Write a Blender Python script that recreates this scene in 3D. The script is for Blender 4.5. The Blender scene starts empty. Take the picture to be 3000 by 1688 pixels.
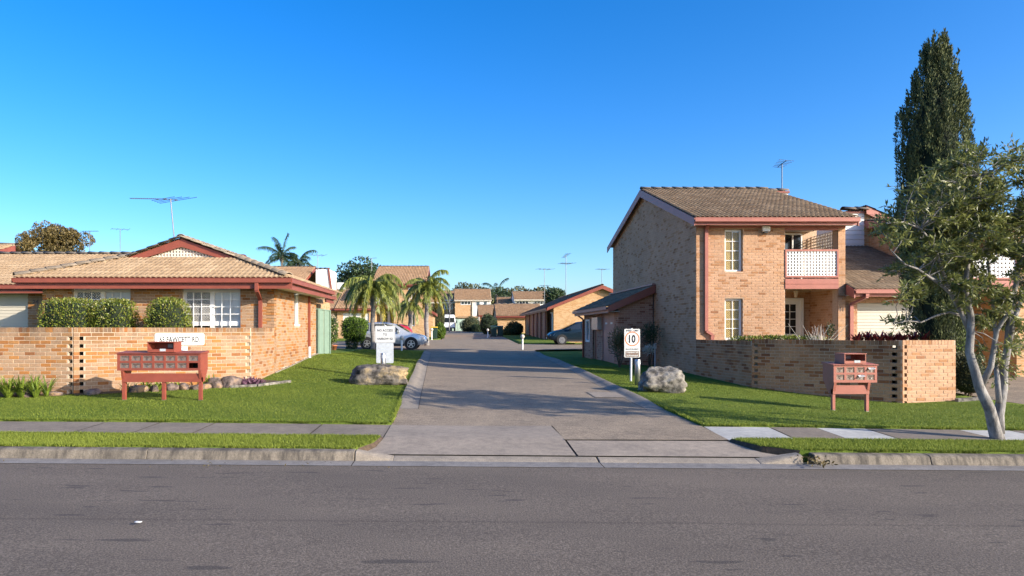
import bpy, bmesh, math, random
import numpy as np
from mathutils import Vector, Matrix, noise as mnoise
random.seed(7); rng = np.random.default_rng(11)
R = math.radians
scn = bpy.context.scene
COL = scn.collection
# ------------------------------------------------------------------ camera
F = 2000.0; PX, PY = 1340.0, 966.0; EYE = 1.75      # focal length and principal point in photograph pixels (3000 wide)
cd = bpy.data.cameras.new('camera'); cam = bpy.data.objects.new('camera', cd); COL.objects.link(cam)
cam.location = (0, 0, EYE); cam.rotation_euler = (R(90), 0, 0)
cd.sensor_width = 36; cd.lens = 24.0; cd.shift_x = (1500-PX)/3000; cd.shift_y = (PY-844)/3000
cd.clip_start = .1; cd.clip_end = 2000
scn.camera = cam
# ------------------------------------------------------------------ sky, sun, exposure
SUN_EL, SUN_AZ = R(20.5), R(58)                         # azimuth: degrees to the right of "behind the camera"
sdir = Vector((math.sin(SUN_AZ)*math.cos(SUN_EL), -math.cos(SUN_AZ)*math.cos(SUN_EL), math.sin(SUN_EL)))
w = bpy.data.worlds.new('World'); scn.world = w; w.use_nodes = True
nt = w.node_tree; nt.nodes.clear()
out = nt.nodes.new('ShaderNodeOutputWorld'); bg = nt.nodes.new('ShaderNodeBackground'); sky = nt.nodes.new('ShaderNodeTexSky')
hs = nt.nodes.new('ShaderNodeHueSaturation')
sky.sky_type = 'NISHITA'; sky.sun_disc = False; sky.sun_elevation = SUN_EL
sky.sun_rotation = math.atan2(sdir.x, sdir.y); sky.altitude = 0; sky.air_density = .85; sky.dust_density = 1.6; sky.ozone_density = 3.5
hs.inputs['Saturation'].default_value = 1.35; hs.inputs['Hue'].default_value = .507
bg.inputs[1].default_value = .15
nt.links.new(sky.outputs[0], hs.inputs['Color']); nt.links.new(hs.outputs[0], bg.inputs[0]); nt.links.new(bg.outputs[0], out.inputs[0])
sl = bpy.data.lights.new('sun', 'SUN'); sl.energy = 4.2; sl.angle = R(.55); sl.color = (1, .905, .76)
so = bpy.data.objects.new('sun', sl); COL.objects.link(so)
so.rotation_euler = (-sdir).to_track_quat('-Z', 'Y').to_euler(); so.location = (20, -20, 30)
scn.view_settings.view_transform = 'Standard'; scn.view_settings.look = 'None'; scn.view_settings.gamma = 1
scn.view_settings.exposure = 1.03
scn.render.engine = 'CYCLES'
try:
    scn.cycles.max_bounces = 6; scn.cycles.transparent_max_bounces = 6; scn.cycles.use_denoising = True
except Exception: pass

def X(px, y): return (px-PX)/F*y                      # world x of photograph column px at distance y
def Z(py, y): return EYE+(PY-py)/F*y
# ------------------------------------------------------------------ materials
M = {}
def nodes(name):
    m = bpy.data.materials.new(name); m.use_nodes = True; M[name] = m
    t = m.node_tree; return m, t, t.nodes['Principled BSDF']
def N(t, kind, **kw):
    n = t.nodes.new(kind)
    for k, v in kw.items():
        if k in n.inputs: n.inputs[k].default_value = v
        else: setattr(n, k, v)
    return n
def ramp(t, stops, interp='LINEAR'):
    r = t.nodes.new('ShaderNodeValToRGB'); e = r.color_ramp.elements; r.color_ramp.interpolation = interp
    while len(e) < len(stops): e.new(.5)
    for i, (p, c) in enumerate(stops): e[i].position = p; e[i].color = (*c, 1)
    return r
def mix(t, a, b, fac, mode='MIX'):
    m = t.nodes.new('ShaderNodeMix'); m.data_type = 'RGBA'; m.blend_type = mode
    for s, v in ((0, fac), (6, a), (7, b)):
        if hasattr(v, 'node'): t.links.new(v, m.inputs[s])
        elif s == 0: m.inputs[0].default_value = v
        else: m.inputs[s].default_value = (*v, 1)
    return m.outputs[2]
def pos(t): return t.nodes.new('ShaderNodeNewGeometry').outputs['Position']
def noise(t, scale, detail=4, rough=.55, vec=None, stretch=None):
    n = N(t, 'ShaderNodeTexNoise', Scale=scale, Detail=detail, Roughness=rough)
    v = vec if vec is not None else pos(t)
    if stretch:
        mp = t.nodes.new('ShaderNodeMapping'); mp.inputs['Scale'].default_value = stretch; t.links.new(v, mp.inputs[0]); v = mp.outputs[0]
    t.links.new(v, n.inputs['Vector']); return n.outputs[0]
def rnd(t, k=7.31):                                   # one random number per piece: mesh attribute + object random
    a = t.nodes.new('ShaderNodeAttribute'); a.attribute_name = 'rnd'
    o = t.nodes.new('ShaderNodeObjectInfo')
    m = N(t, 'ShaderNodeMath', operation='MULTIPLY_ADD'); t.links.new(o.outputs['Random'], m.inputs[0]); m.inputs[1].default_value = k
    t.links.new(a.outputs['Fac'], m.inputs[2])
    f = N(t, 'ShaderNodeMath', operation='FRACT'); t.links.new(m.outputs[0], f.inputs[0]); return f.outputs[0]
def bump(t, bs, h, strength=.3, dist=.01):
    b = N(t, 'ShaderNodeBump', Strength=strength, Distance=dist); t.links.new(h, b.inputs['Height']); t.links.new(b.outputs[0], bs.inputs['Normal'])
def plain(name, col, rough=.6, var=.12, scale=6, metal=0, bmp=0, bscale=60, spec=.4, coat=0, stretch=None):
    m, t, b = nodes(name)
    lo = tuple(c*(1-var) for c in col); hi = tuple(min(1, c*(1+var)) for c in col)
    r = ramp(t, [(.3, lo), (.7, hi)]); t.links.new(noise(t, scale, stretch=stretch), r.inputs[0]); t.links.new(r.outputs[0], b.inputs['Base Color'])
    b.inputs['Roughness'].default_value = rough; b.inputs['Metallic'].default_value = metal; b.inputs['Specular IOR Level'].default_value = spec
    b.inputs['Coat Weight'].default_value = coat
    if bmp: bump(t, b, noise(t, bscale, 3), bmp)
    return m
def brick_mat(name, stops, speck=(.16, .07, .03), stain=0.0, stain_z=None, speckamt=.5):
    m, t, b = nodes(name)
    r = ramp(t, stops); t.links.new(rnd(t), r.inputs[0]); c = r.outputs[0]
    blot = ramp(t, [(.35, (.78, .78, .78)), (.65, (1.15, 1.12, 1.08))]); t.links.new(noise(t, 22, 3), blot.inputs[0]); c = mix(t, c, blot.outputs[0], .55, 'MULTIPLY')
    lg = ramp(t, [(.32, (.80, .79, .78)), (.68, (1.08, 1.07, 1.06))]); t.links.new(noise(t, .75, 5, .6), lg.inputs[0]); c = mix(t, c, lg.outputs[0], .8, 'MULTIPLY')
    sp = ramp(t, [(.60, (0, 0, 0)), (.68, (1, 1, 1))]); t.links.new(noise(t, 48, 2), sp.inputs[0])
    m2 = N(t, 'ShaderNodeMath', operation='MULTIPLY'); t.links.new(sp.outputs[0], m2.inputs[0]); m2.inputs[1].default_value = speckamt
    c = mix(t, c, speck, m2.outputs[0])
    if stain: c = stained(t, c, stain, stain_z)
    t.links.new(c, b.inputs['Base Color']); b.inputs['Roughness'].default_value = .85; b.inputs['Specular IOR Level'].default_value = .2
    bump(t, b, noise(t, 90, 3), .25, .004)
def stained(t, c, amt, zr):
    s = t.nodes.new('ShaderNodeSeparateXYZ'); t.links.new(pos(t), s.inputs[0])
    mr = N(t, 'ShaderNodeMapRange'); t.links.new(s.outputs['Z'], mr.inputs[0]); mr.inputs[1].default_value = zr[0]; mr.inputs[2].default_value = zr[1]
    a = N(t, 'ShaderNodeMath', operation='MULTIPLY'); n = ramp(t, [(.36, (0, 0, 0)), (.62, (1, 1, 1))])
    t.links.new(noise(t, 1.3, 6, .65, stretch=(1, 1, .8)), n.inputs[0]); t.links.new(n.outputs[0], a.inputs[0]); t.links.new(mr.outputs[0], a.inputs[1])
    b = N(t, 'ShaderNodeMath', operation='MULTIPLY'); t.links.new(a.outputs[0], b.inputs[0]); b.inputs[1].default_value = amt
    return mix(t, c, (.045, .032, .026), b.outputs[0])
BR_L = [(0, (.35, .22, .135)), (.55, (.40, .26, .16)), (.66, (.385, .205, .088)), (.86, (.40, .18, .057)), (.95, (.32, .13, .045)), (1, (.22, .10, .05))]
BR_R = [(0, (.49, .29, .18)), (.6, (.53, .325, .205)), (.82, (.46, .255, .14)), (.95, (.40, .205, .10)), (1, (.31, .15, .08))]
brick_mat('brick_orange', BR_L)
brick_mat('brick_wall_left', BR_L, stain=.7, stain_z=(1.25, 1.75))
brick_mat('brick_tan', BR_R, speckamt=.65)
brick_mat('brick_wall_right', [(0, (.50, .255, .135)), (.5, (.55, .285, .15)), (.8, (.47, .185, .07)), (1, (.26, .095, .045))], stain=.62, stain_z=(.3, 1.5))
plain('mortar_light', (.46, .365, .27), .95, .1, 14, bmp=.3)
plain('mortar_tan', (.50, .355, .25), .95, .12, 14, bmp=.3)
def brick_texture(name, c1, c2, mortar):              # for walls too far away to tell the bricks apart
    m, t, b = nodes(name)
    g = t.nodes.new('ShaderNodeNewGeometry'); s = t.nodes.new('ShaderNodeSeparateXYZ'); t.links.new(g.outputs['Position'], s.inputs[0])
    ad = N(t, 'ShaderNodeMath', operation='ADD'); t.links.new(s.outputs[0], ad.inputs[0]); t.links.new(s.outputs[1], ad.inputs[1])
    cb = t.nodes.new('ShaderNodeCombineXYZ'); t.links.new(ad.outputs[0], cb.inputs[0]); t.links.new(s.outputs[2], cb.inputs[1])
    bt = N(t, 'ShaderNodeTexBrick'); bt.inputs['Scale'].default_value = 1; bt.inputs['Brick Width'].default_value = .24; bt.inputs['Row Height'].default_value = .086
    bt.inputs['Mortar Size'].default_value = .006; bt.inputs['Bias'].default_value = -.2
    bt.inputs['Color1'].default_value = (*c1, 1); bt.inputs['Color2'].default_value = (*c2, 1); bt.inputs['Mortar'].default_value = (*mortar, 1)
    t.links.new(cb.outputs[0], bt.inputs['Vector'])
    n = ramp(t, [(.3, (.8, .8, .8)), (.7, (1.12, 1.1, 1.08))]); t.links.new(noise(t, 9, 4), n.inputs[0])
    t.links.new(mix(t, bt.outputs[0], n.outputs[0], .7, 'MULTIPLY'), b.inputs['Base Color']); b.inputs['Roughness'].default_value = .9
    bump(t, b, bt.outputs['Fac'], -.4, .006)
brick_texture('brick_far', (.52, .33, .17), (.40, .19, .06), (.50, .38, .26))
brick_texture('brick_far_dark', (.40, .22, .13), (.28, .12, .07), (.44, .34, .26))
def tile_mat(name, stops, lichen):
    m, t, b = nodes(name)
    r = ramp(t, stops); t.links.new(rnd(t), r.inputs[0])
    n = ramp(t, [(.42, (0, 0, 0)), (.72, (1, 1, 1))]); t.links.new(noise(t, 2.2, 6, .7), n.inputs[0])
    n2 = ramp(t, [(.5, (0, 0, 0)), (.75, (1, 1, 1))]); t.links.new(noise(t, 30, 4, .7), n2.inputs[0])
    c = mix(t, r.outputs[0], lichen, n.outputs[0]); c = mix(t, c, tuple(x*.5 for x in stops[0][1]), n2.outputs[0])
    t.links.new(c, b.inputs['Base Color']); b.inputs['Roughness'].default_value = .9; b.inputs['Specular IOR Level'].default_value = .15
    bump(t, b, noise(t, 120, 3), .3, .004)
tile_mat('tile_sand', [(0, (.30, .205, .125)), (.5, (.35, .245, .15)), (1, (.40, .29, .185))], (.27, .19, .12))
tile_mat('tile_brown', [(0, (.17, .115, .075)), (.5, (.21, .15, .10)), (1, (.26, .19, .13))], (.11, .085, .06))
tile_mat('tile_far', [(0, (.31, .19, .11)), (.5, (.35, .22, .13)), (1, (.40, .26, .16))], (.27, .18, .11))
tile_mat('ridge_tile', [(0, (.24, .19, .14)), (.5, (.29, .23, .17)), (1, (.33, .26, .19))], (.15, .13, .105))
plain('red_paint', (.24, .064, .04), .42, .10, 3, spec=.45)
plain('pink_paint', (.36, .125, .095), .5, .10, 3)
plain('mail_red', (.25, .062, .04), .45, .12, 5)
plain('mail_pink', (.36, .125, .092), .5, .10, 5)
plain('door_pink', (.40, .19, .15), .5, .06, 3)
plain('white_paint', (.78, .77, .75), .45, .03, 3)
plain('cream_panel', (.66, .58, .49), .5, .05, 2)
plain('weatherboard', (.72, .68, .63), .55, .05, 2)
plain('soffit', (.62, .57, .49), .7, .05, 2)
plain('garage_cream', (.52, .47, .38), .5, .05, 2)
plain('garage_grey', (.30, .29, .30), .5, .05, 2)
plain('sign_white', (.62, .62, .61), .35, .04, 4)
plain('sign_faded', (.46, .49, .52), .4, .14, 12)
plain('ink_black', (.015, .015, .022), .5, .05)
plain('ink_grey', (.05, .052, .06), .5, .25, 30)
plain('ink_faint', (.44, .48, .53), .5, .2, 40)
plain('ink_brown', (.14, .09, .07), .5, .2, 30)
plain('ink_blue', (.03, .10, .20), .5, .05)
plain('ink_orange', (.75, .14, .02), .5, .05)
plain('steel', (.42, .43, .45), .38, .12, 20, metal=.9)
plain('grey_post', (.50, .52, .55), .4, .06)
plain('door_metal', (.26, .19, .16), .4, .2, 25, metal=.35)
plain('dark_metal', (.03, .03, .035), .5, .1)
plain('antenna_metal', (.16, .18, .20), .45, .1, metal=.6)
plain('fence_green', (.19, .27, .21), .5, .08)
plain('fence_mint', (.42, .52, .42), .5, .08)
plain('terracotta', (.40, .14, .06), .7, .15)
plain('glaze_brown', (.10, .03, .02), .2, .1)
plain('bin_green', (.02, .045, .035), .5, .1)
plain('bin_yellow', (.65, .42, .02), .5, .1)
plain('black_interior', (.012, .011, .010), .8, .1)
plain('curtain_white', (.74, .74, .74), .8, .06, 8, stretch=(6, 6, .5))
plain('tyre', (.022, .022, .023), .75, .1)
plain('alloy', (.62, .63, .65), .3, .05, metal=.8)
plain('car_silver', (.52, .54, .57), .26, .02, metal=.45, coat=.6)
plain('car_red', (.36, .02, .035), .3, .02, coat=.8)
plain('car_blue', (.006, .016, .026), .3, .02, coat=.35, spec=.3)
plain('van_white', (.74, .75, .77), .35, .02, coat=.4)
plain('plastic_black', (.02, .02, .022), .55, .1)
plain('lamp_red', (.40, .02, .02), .2, .05)
plain('lamp_clear', (.70, .72, .74), .12, .05)
def glass(name, col, rough=.06):
    m, t, b = nodes(name); b.inputs['Base Color'].default_value = (*col, 1); b.inputs['Roughness'].default_value = rough; b.inputs['Specular IOR Level'].default_value = .9
glass('glass_dark', (.015, .020, .026)); glass('glass_blue', (.05, .075, .10)); glass('glass_car', (.02, .025, .03), .04)
def clear_glass():
    m, t, b = nodes('glass_clear'); o = t.nodes['Material Output']
    tr = t.nodes.new('ShaderNodeBsdfTransparent'); gl = t.nodes.new('ShaderNodeBsdfGlossy'); gl.inputs['Roughness'].default_value = .03
    fr = t.nodes.new('ShaderNodeFresnel'); mx = t.nodes.new('ShaderNodeMixShader'); t.links.new(fr.outputs[0], mx.inputs[0]); t.links.new(tr.outputs[0], mx.inputs[1]); t.links.new(gl.outputs[0], mx.inputs[2]); t.links.new(mx.outputs[0], o.inputs[0])
clear_glass()
def lace():                                           # amber patterned glass with pale dots
    m, t, b = nodes('glass_amber'); s = t.nodes.new('ShaderNodeSeparateXYZ'); t.links.new(pos(t), s.inputs[0])
    cb = t.nodes.new('ShaderNodeCombineXYZ'); t.links.new(s.outputs[0], cb.inputs[0]); t.links.new(s.outputs[2], cb.inputs[1])
    mp = t.nodes.new('ShaderNodeMapping'); mp.inputs['Rotation'].default_value = (0, 0, R(45)); t.links.new(cb.outputs[0], mp.inputs[0])
    v = N(t, 'ShaderNodeTexVoronoi', Scale=23.0, Randomness=.15); t.links.new(mp.outputs[0], v.inputs['Vector'])
    r = ramp(t, [(.30, (.62, .48, .22)), (.42, (.10, .062, .008))]); t.links.new(v.outputs['Distance'], r.inputs[0])
    t.links.new(r.outputs[0], b.inputs['Base Color']); b.inputs['Roughness'].default_value = .25
lace()
def asphalt():
    m, t, b = nodes('asphalt')
    r = ramp(t, [(.28, (.058, .046, .035)), (.5, (.131, .106, .083)), (.72, (.285, .23, .18))]); t.links.new(noise(t, 62, 3, .75), r.inputs[0])
    big = ramp(t, [(.3, (.80, .80, .81)), (.7, (1.14, 1.13, 1.12))]); t.links.new(noise(t, .55, 5, .6, stretch=(.45, 1.3, 1)), big.inputs[0])
    c = mix(t, r.outputs[0], big.outputs[0], 1, 'MULTIPLY')
    s = t.nodes.new('ShaderNodeSeparateXYZ'); t.links.new(pos(t), s.inputs[0])
    wv = N(t, 'ShaderNodeMath', operation='MULTIPLY_ADD'); t.links.new(noise(t, .8, 3), wv.inputs[0]); wv.inputs[1].default_value = .12; t.links.new(s.outputs[1], wv.inputs[2])
    seam = ramp(t, [(.0, (1, 1, 1)), (.48, (1, 1, 1)), (.5, (.62, .62, .62)), (.52, (1, 1, 1))])
    mr = N(t, 'ShaderNodeMapRange'); t.links.new(wv.outputs[0], mr.inputs[0]); mr.inputs[1].default_value = 5.2; mr.inputs[2].default_value = 7.2
    t.links.new(mr.outputs[0], seam.inputs[0]); c = mix(t, c, seam.outputs[0], .6, 'MULTIPLY')
    st = ramp(t, [(.66, (0, 0, 0)), (.70, (1, 1, 1))]); t.links.new(noise(t, 2.6, 2, .5, stretch=(.5, 2.4, 1)), st.inputs[0])
    m2 = N(t, 'ShaderNodeMath', operation='MULTIPLY'); t.links.new(st.outputs[0], m2.inputs[0]); m2.inputs[1].default_value = .55
    c = mix(t, c, (.035, .032, .032), m2.outputs[0])
    t.links.new(c, b.inputs['Base Color']); b.inputs['Roughness'].default_value = .9; b.inputs['Specular IOR Level'].default_value = .25
    bump(t, b, noise(t, 75, 3, .7), .6, .008)
asphalt()
def concrete(name, a, bcol, fine=90, amt=.5, stain=.35, stain_col=(.07, .062, .055), streak=None):
    m, t, b = nodes(name)
    r = ramp(t, [(.3, a), (.7, bcol)]); t.links.new(noise(t, fine, 3, .75), r.inputs[0])
    big = ramp(t, [(.3, (.76, .76, .77)), (.7, (1.15, 1.14, 1.12))]); t.links.new(noise(t, 1.1, 6, .62), big.inputs[0])
    c = mix(t, r.outputs[0], big.outputs[0], .9, 'MULTIPLY')
    md = ramp(t, [(.34, (.82, .82, .83)), (.66, (1.16, 1.15, 1.13))]); t.links.new(noise(t, 9, 4, .7), md.inputs[0]); c = mix(t, c, md.outputs[0], .8, 'MULTIPLY')
    st = ramp(t, [(.42 if streak else .55, (0, 0, 0)), (.62 if streak else .8, (1, 1, 1))]); t.links.new(noise(t, 3.1, 5, .7, stretch=streak), st.inputs[0])
    m2 = N(t, 'ShaderNodeMath', operation='MULTIPLY'); t.links.new(st.outputs[0], m2.inputs[0]); m2.inputs[1].default_value = stain
    c = mix(t, c, stain_col, m2.outputs[0])
    t.links.new(c, b.inputs['Base Color']); b.inputs['Roughness'].default_value = .92; b.inputs['Specular IOR Level'].default_value = .2
    bump(t, b, noise(t, fine, 3, .7), .35, .005)
concrete('drive_aggregate', (.125, .097, .068), (.41, .325, .235), 46, stain=.5)
concrete('slab_grey', (.21, .175, .14), (.35, .295, .24), 85, stain=.4)
concrete('path_old', (.16, .13, .10), (.28, .235, .19), 80, stain=.5)
concrete('path_new', (.38, .37, .345), (.49, .48, .45), 80, stain=.15, stain_col=(.25, .28, .20))
concrete('kerb_concrete', (.15, .128, .102), (.27, .232, .185), 60, stain=.8, stain_col=(.05, .045, .04), streak=(2.2, 1, .5))
concrete('kerb_clean', (.19, .165, .135), (.32, .275, .225), 60, stain=.4)
concrete('gutter', (.15, .14, .13), (.27, .25, .235), 70, stain=.5)
plain('joint', (.055, .048, .036), .95, .2, 20)
plain('soil', (.075, .050, .032), .95, .35, 18, bmp=.6)
def rockmat(name, a, b_, c_, scale=2.3):
    m, t, b = nodes(name)
    tc = t.nodes.new('ShaderNodeTexCoord').outputs['Object']
    r = ramp(t, [(.34, a), (.5, b_), (.64, c_)]); t.links.new(noise(t, scale, 9, .7, vec=tc), r.inputs[0])
    d = ramp(t, [(.40, (.22, .21, .20)), (.54, (1.1, 1.1, 1.1))]); t.links.new(noise(t, 5, 9, .75, vec=tc), d.inputs[0])
    t.links.new(mix(t, r.outputs[0], d.outputs[0], .8, 'MULTIPLY'), b.inputs['Base Color']); b.inputs['Roughness'].default_value = .95
    bump(t, b, noise(t, 14, 8, .7, vec=tc), .9, .05)
rockmat('sandstone', (.05, .046, .042), (.15, .13, .11), (.34, .25, .13))
rockmat('sandstone_pale', (.075, .07, .063), (.21, .19, .165), (.32, .29, .24))
rockmat('garden_rock', (.10, .075, .07), (.20, .15, .13), (.36, .22, .10))
def leafmat(name, a, b_, rough=.5, trans=.25, spec=.35):
    m, t, b = nodes(name); r = ramp(t, [(0, a), (.6, b_), (1, tuple(min(1, x*1.35) for x in b_))]); t.links.new(rnd(t), r.inputs[0]); t.links.new(r.outputs[0], b.inputs['Base Color'])
    b.inputs['Roughness'].default_value = rough; b.inputs['Specular IOR Level'].default_value = spec
    if trans:
        o = t.nodes['Material Output']; tl = t.nodes.new('ShaderNodeBsdfTranslucent'); mx = t.nodes.new('ShaderNodeMixShader'); mx.inputs[0].default_value = trans
        t.links.new(r.outputs[0], tl.inputs[0]); t.links.new(b.outputs[0], mx.inputs[1]); t.links.new(tl.outputs[0], mx.inputs[2]); t.links.new(mx.outputs[0], o.inputs[0])
leafmat('leaf_gum', (.060, .080, .022), (.19, .205, .058), .42, .35, .4)
leafmat('leaf_cypress', (.022, .034, .013), (.095, .11, .045), .65, .1, .2)
leafmat('leaf_hedge', (.045, .080, .012), (.17, .205, .026), .40, .2, .45)
leafmat('leaf_hedge_rust', (.07, .085, .014), (.20, .175, .028), .42, .2, .45)
leafmat('leaf_bush', (.035, .080, .012), (.13, .20, .025), .5, .25)
leafmat('leaf_palm', (.07, .105, .018), (.22, .24, .045), .42, .25, .4)
leafmat('leaf_palm_yellow', (.22, .19, .02), (.38, .30, .025), .5, .3)
leafmat('leaf_dark', (.014, .030, .012), (.045, .075, .028), .5, .15)
leafmat('leaf_olive', (.040, .050, .020), (.105, .105, .045), .55, .15)
leafmat('leaf_brown_tree', (.055, .045, .016), (.135, .100, .036), .55, .15)
leafmat('leaf_strap', (.050, .100, .014), (.17, .23, .030), .38, .25, .5)
leafmat('leaf_purple', (.055, .025, .045), (.17, .08, .125), .5, .2)
leafmat('leaf_red', (.13, .018, .020), (.30, .045, .045), .4, .25, .5)
leafmat('leaf_flower', (.16, .20, .04), (.55, .42, .30), .5, .3)
leafmat('twig_pale', (.42, .36, .29), (.60, .54, .46), .7, 0)
leafmat('grass_blade', (.080, .125, .014), (.205, .245, .038), .6, .3, .2)
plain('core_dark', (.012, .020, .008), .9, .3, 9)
def turf():
    m, t, b = nodes('turf')
    r = ramp(t, [(.3, (.075, .125, .018)), (.7, (.17, .22, .042))]); t.links.new(noise(t, 38, 4, .8), r.inputs[0])
    p = ramp(t, [(.35, (.80, .86, .7)), (.7, (1.25, 1.12, 1.2))]); t.links.new(noise(t, .9, 5, .6), p.inputs[0])
    t.links.new(mix(t, r.outputs[0], p.outputs[0], .9, 'MULTIPLY'), b.inputs['Base Color']); b.inputs['Roughness'].default_value = .95; b.inputs['Specular IOR Level'].default_value = .1
    bump(t, b, noise(t, 60, 3, .8), .9, .03)
turf()
def barkmat():
    m, t, b = nodes('bark')
    r = ramp(t, [(.3, (.065, .057, .05)), (.5, (.21, .195, .18)), (.74, (.38, .36, .335))]); t.links.new(noise(t, 9, 7, .7, stretch=(1, 1, .35)), r.inputs[0])
    t.links.new(r.outputs[0], b.inputs['Base Color']); b.inputs['Roughness'].default_value = .9; bump(t, b, noise(t, 26, 6, .7, stretch=(1, 1, .3)), .7, .02)
barkmat()
plain('palm_bark', (.22, .20, .19), .9, .3, 5, bmp=.6, bscale=20, stretch=(.3, .3, 4))
plain('palm_boot', (.36, .29, .24), .85, .3, 9, bmp=.5, bscale=25, stretch=(3, 3, .5))
plain('bark_brown', (.10, .07, .045), .9, .3, 12, bmp=.5)
# ------------------------------------------------------------------ object helpers
W = {}                                                # world offset of a parent (parents are never rotated unless built locally)
def tag(o, label=None, cat=None, group=None, kind=None):
    if label: o['label'] = label
    if cat: o['category'] = cat
    if group: o['group'] = group
    if kind: o['kind'] = kind
    return o
def thing(name, loc, label, cat, group=None, local=False, rz=0):
    o = bpy.data.objects.new(name, None); COL.objects.link(o); o.location = loc; o.rotation_euler = (0, 0, rz); o.empty_display_size = .2
    W[o.name] = Vector((0, 0, 0)) if local else Vector(loc)
    return tag(o, label, cat, group)
def off(p): return W.get(p.name, Vector((0, 0, 0))) if p else Vector((0, 0, 0))
def link(name, me, mat, parent=None, kind=None, smooth=False):
    if mat is not None and not me.materials: me.materials.append(M[mat] if isinstance(mat, str) else mat)
    if smooth: me.polygons.foreach_set('use_smooth', [True]*len(me.polygons))
    o = bpy.data.objects.new(name, me); COL.objects.link(o); o.parent = parent
    W[o.name] = off(parent)
    if kind: o['kind'] = kind
    return o
def from_np(name, V, Fc, mat, parent=None, kind=None, rn=None, smooth=False):
    """V (n,3), Fc (m,k) with constant k; rn: one random number per face"""
    V = np.asarray(V, dtype=np.float64).reshape(-1, 3) - np.array(off(parent)); Fc = np.asarray(Fc, dtype=np.int32)
    me = bpy.data.meshes.new(name); k = Fc.shape[1]
    me.vertices.add(len(V)); me.vertices.foreach_set('co', V.astype(np.float32).ravel())
    me.loops.add(Fc.size); me.loops.foreach_set('vertex_index', Fc.ravel())
    me.polygons.add(len(Fc)); me.polygons.foreach_set('loop_start', np.arange(len(Fc), dtype=np.int32)*k)
    try: me.polygons.foreach_set('loop_total', np.full(len(Fc), k, dtype=np.int32))
    except Exception: pass
    me.update(calc_edges=True); me.validate()
    if rn is not None:
        a = me.attributes.new('rnd', 'FLOAT', 'FACE'); a.data.foreach_set('value', np.asarray(rn, dtype=np.float32)[:len(me.polygons)])
    if not smooth: me.polygons.foreach_set('use_smooth', [False]*len(me.polygons))
    return link(name, me, mat, parent, kind, smooth)
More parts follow.
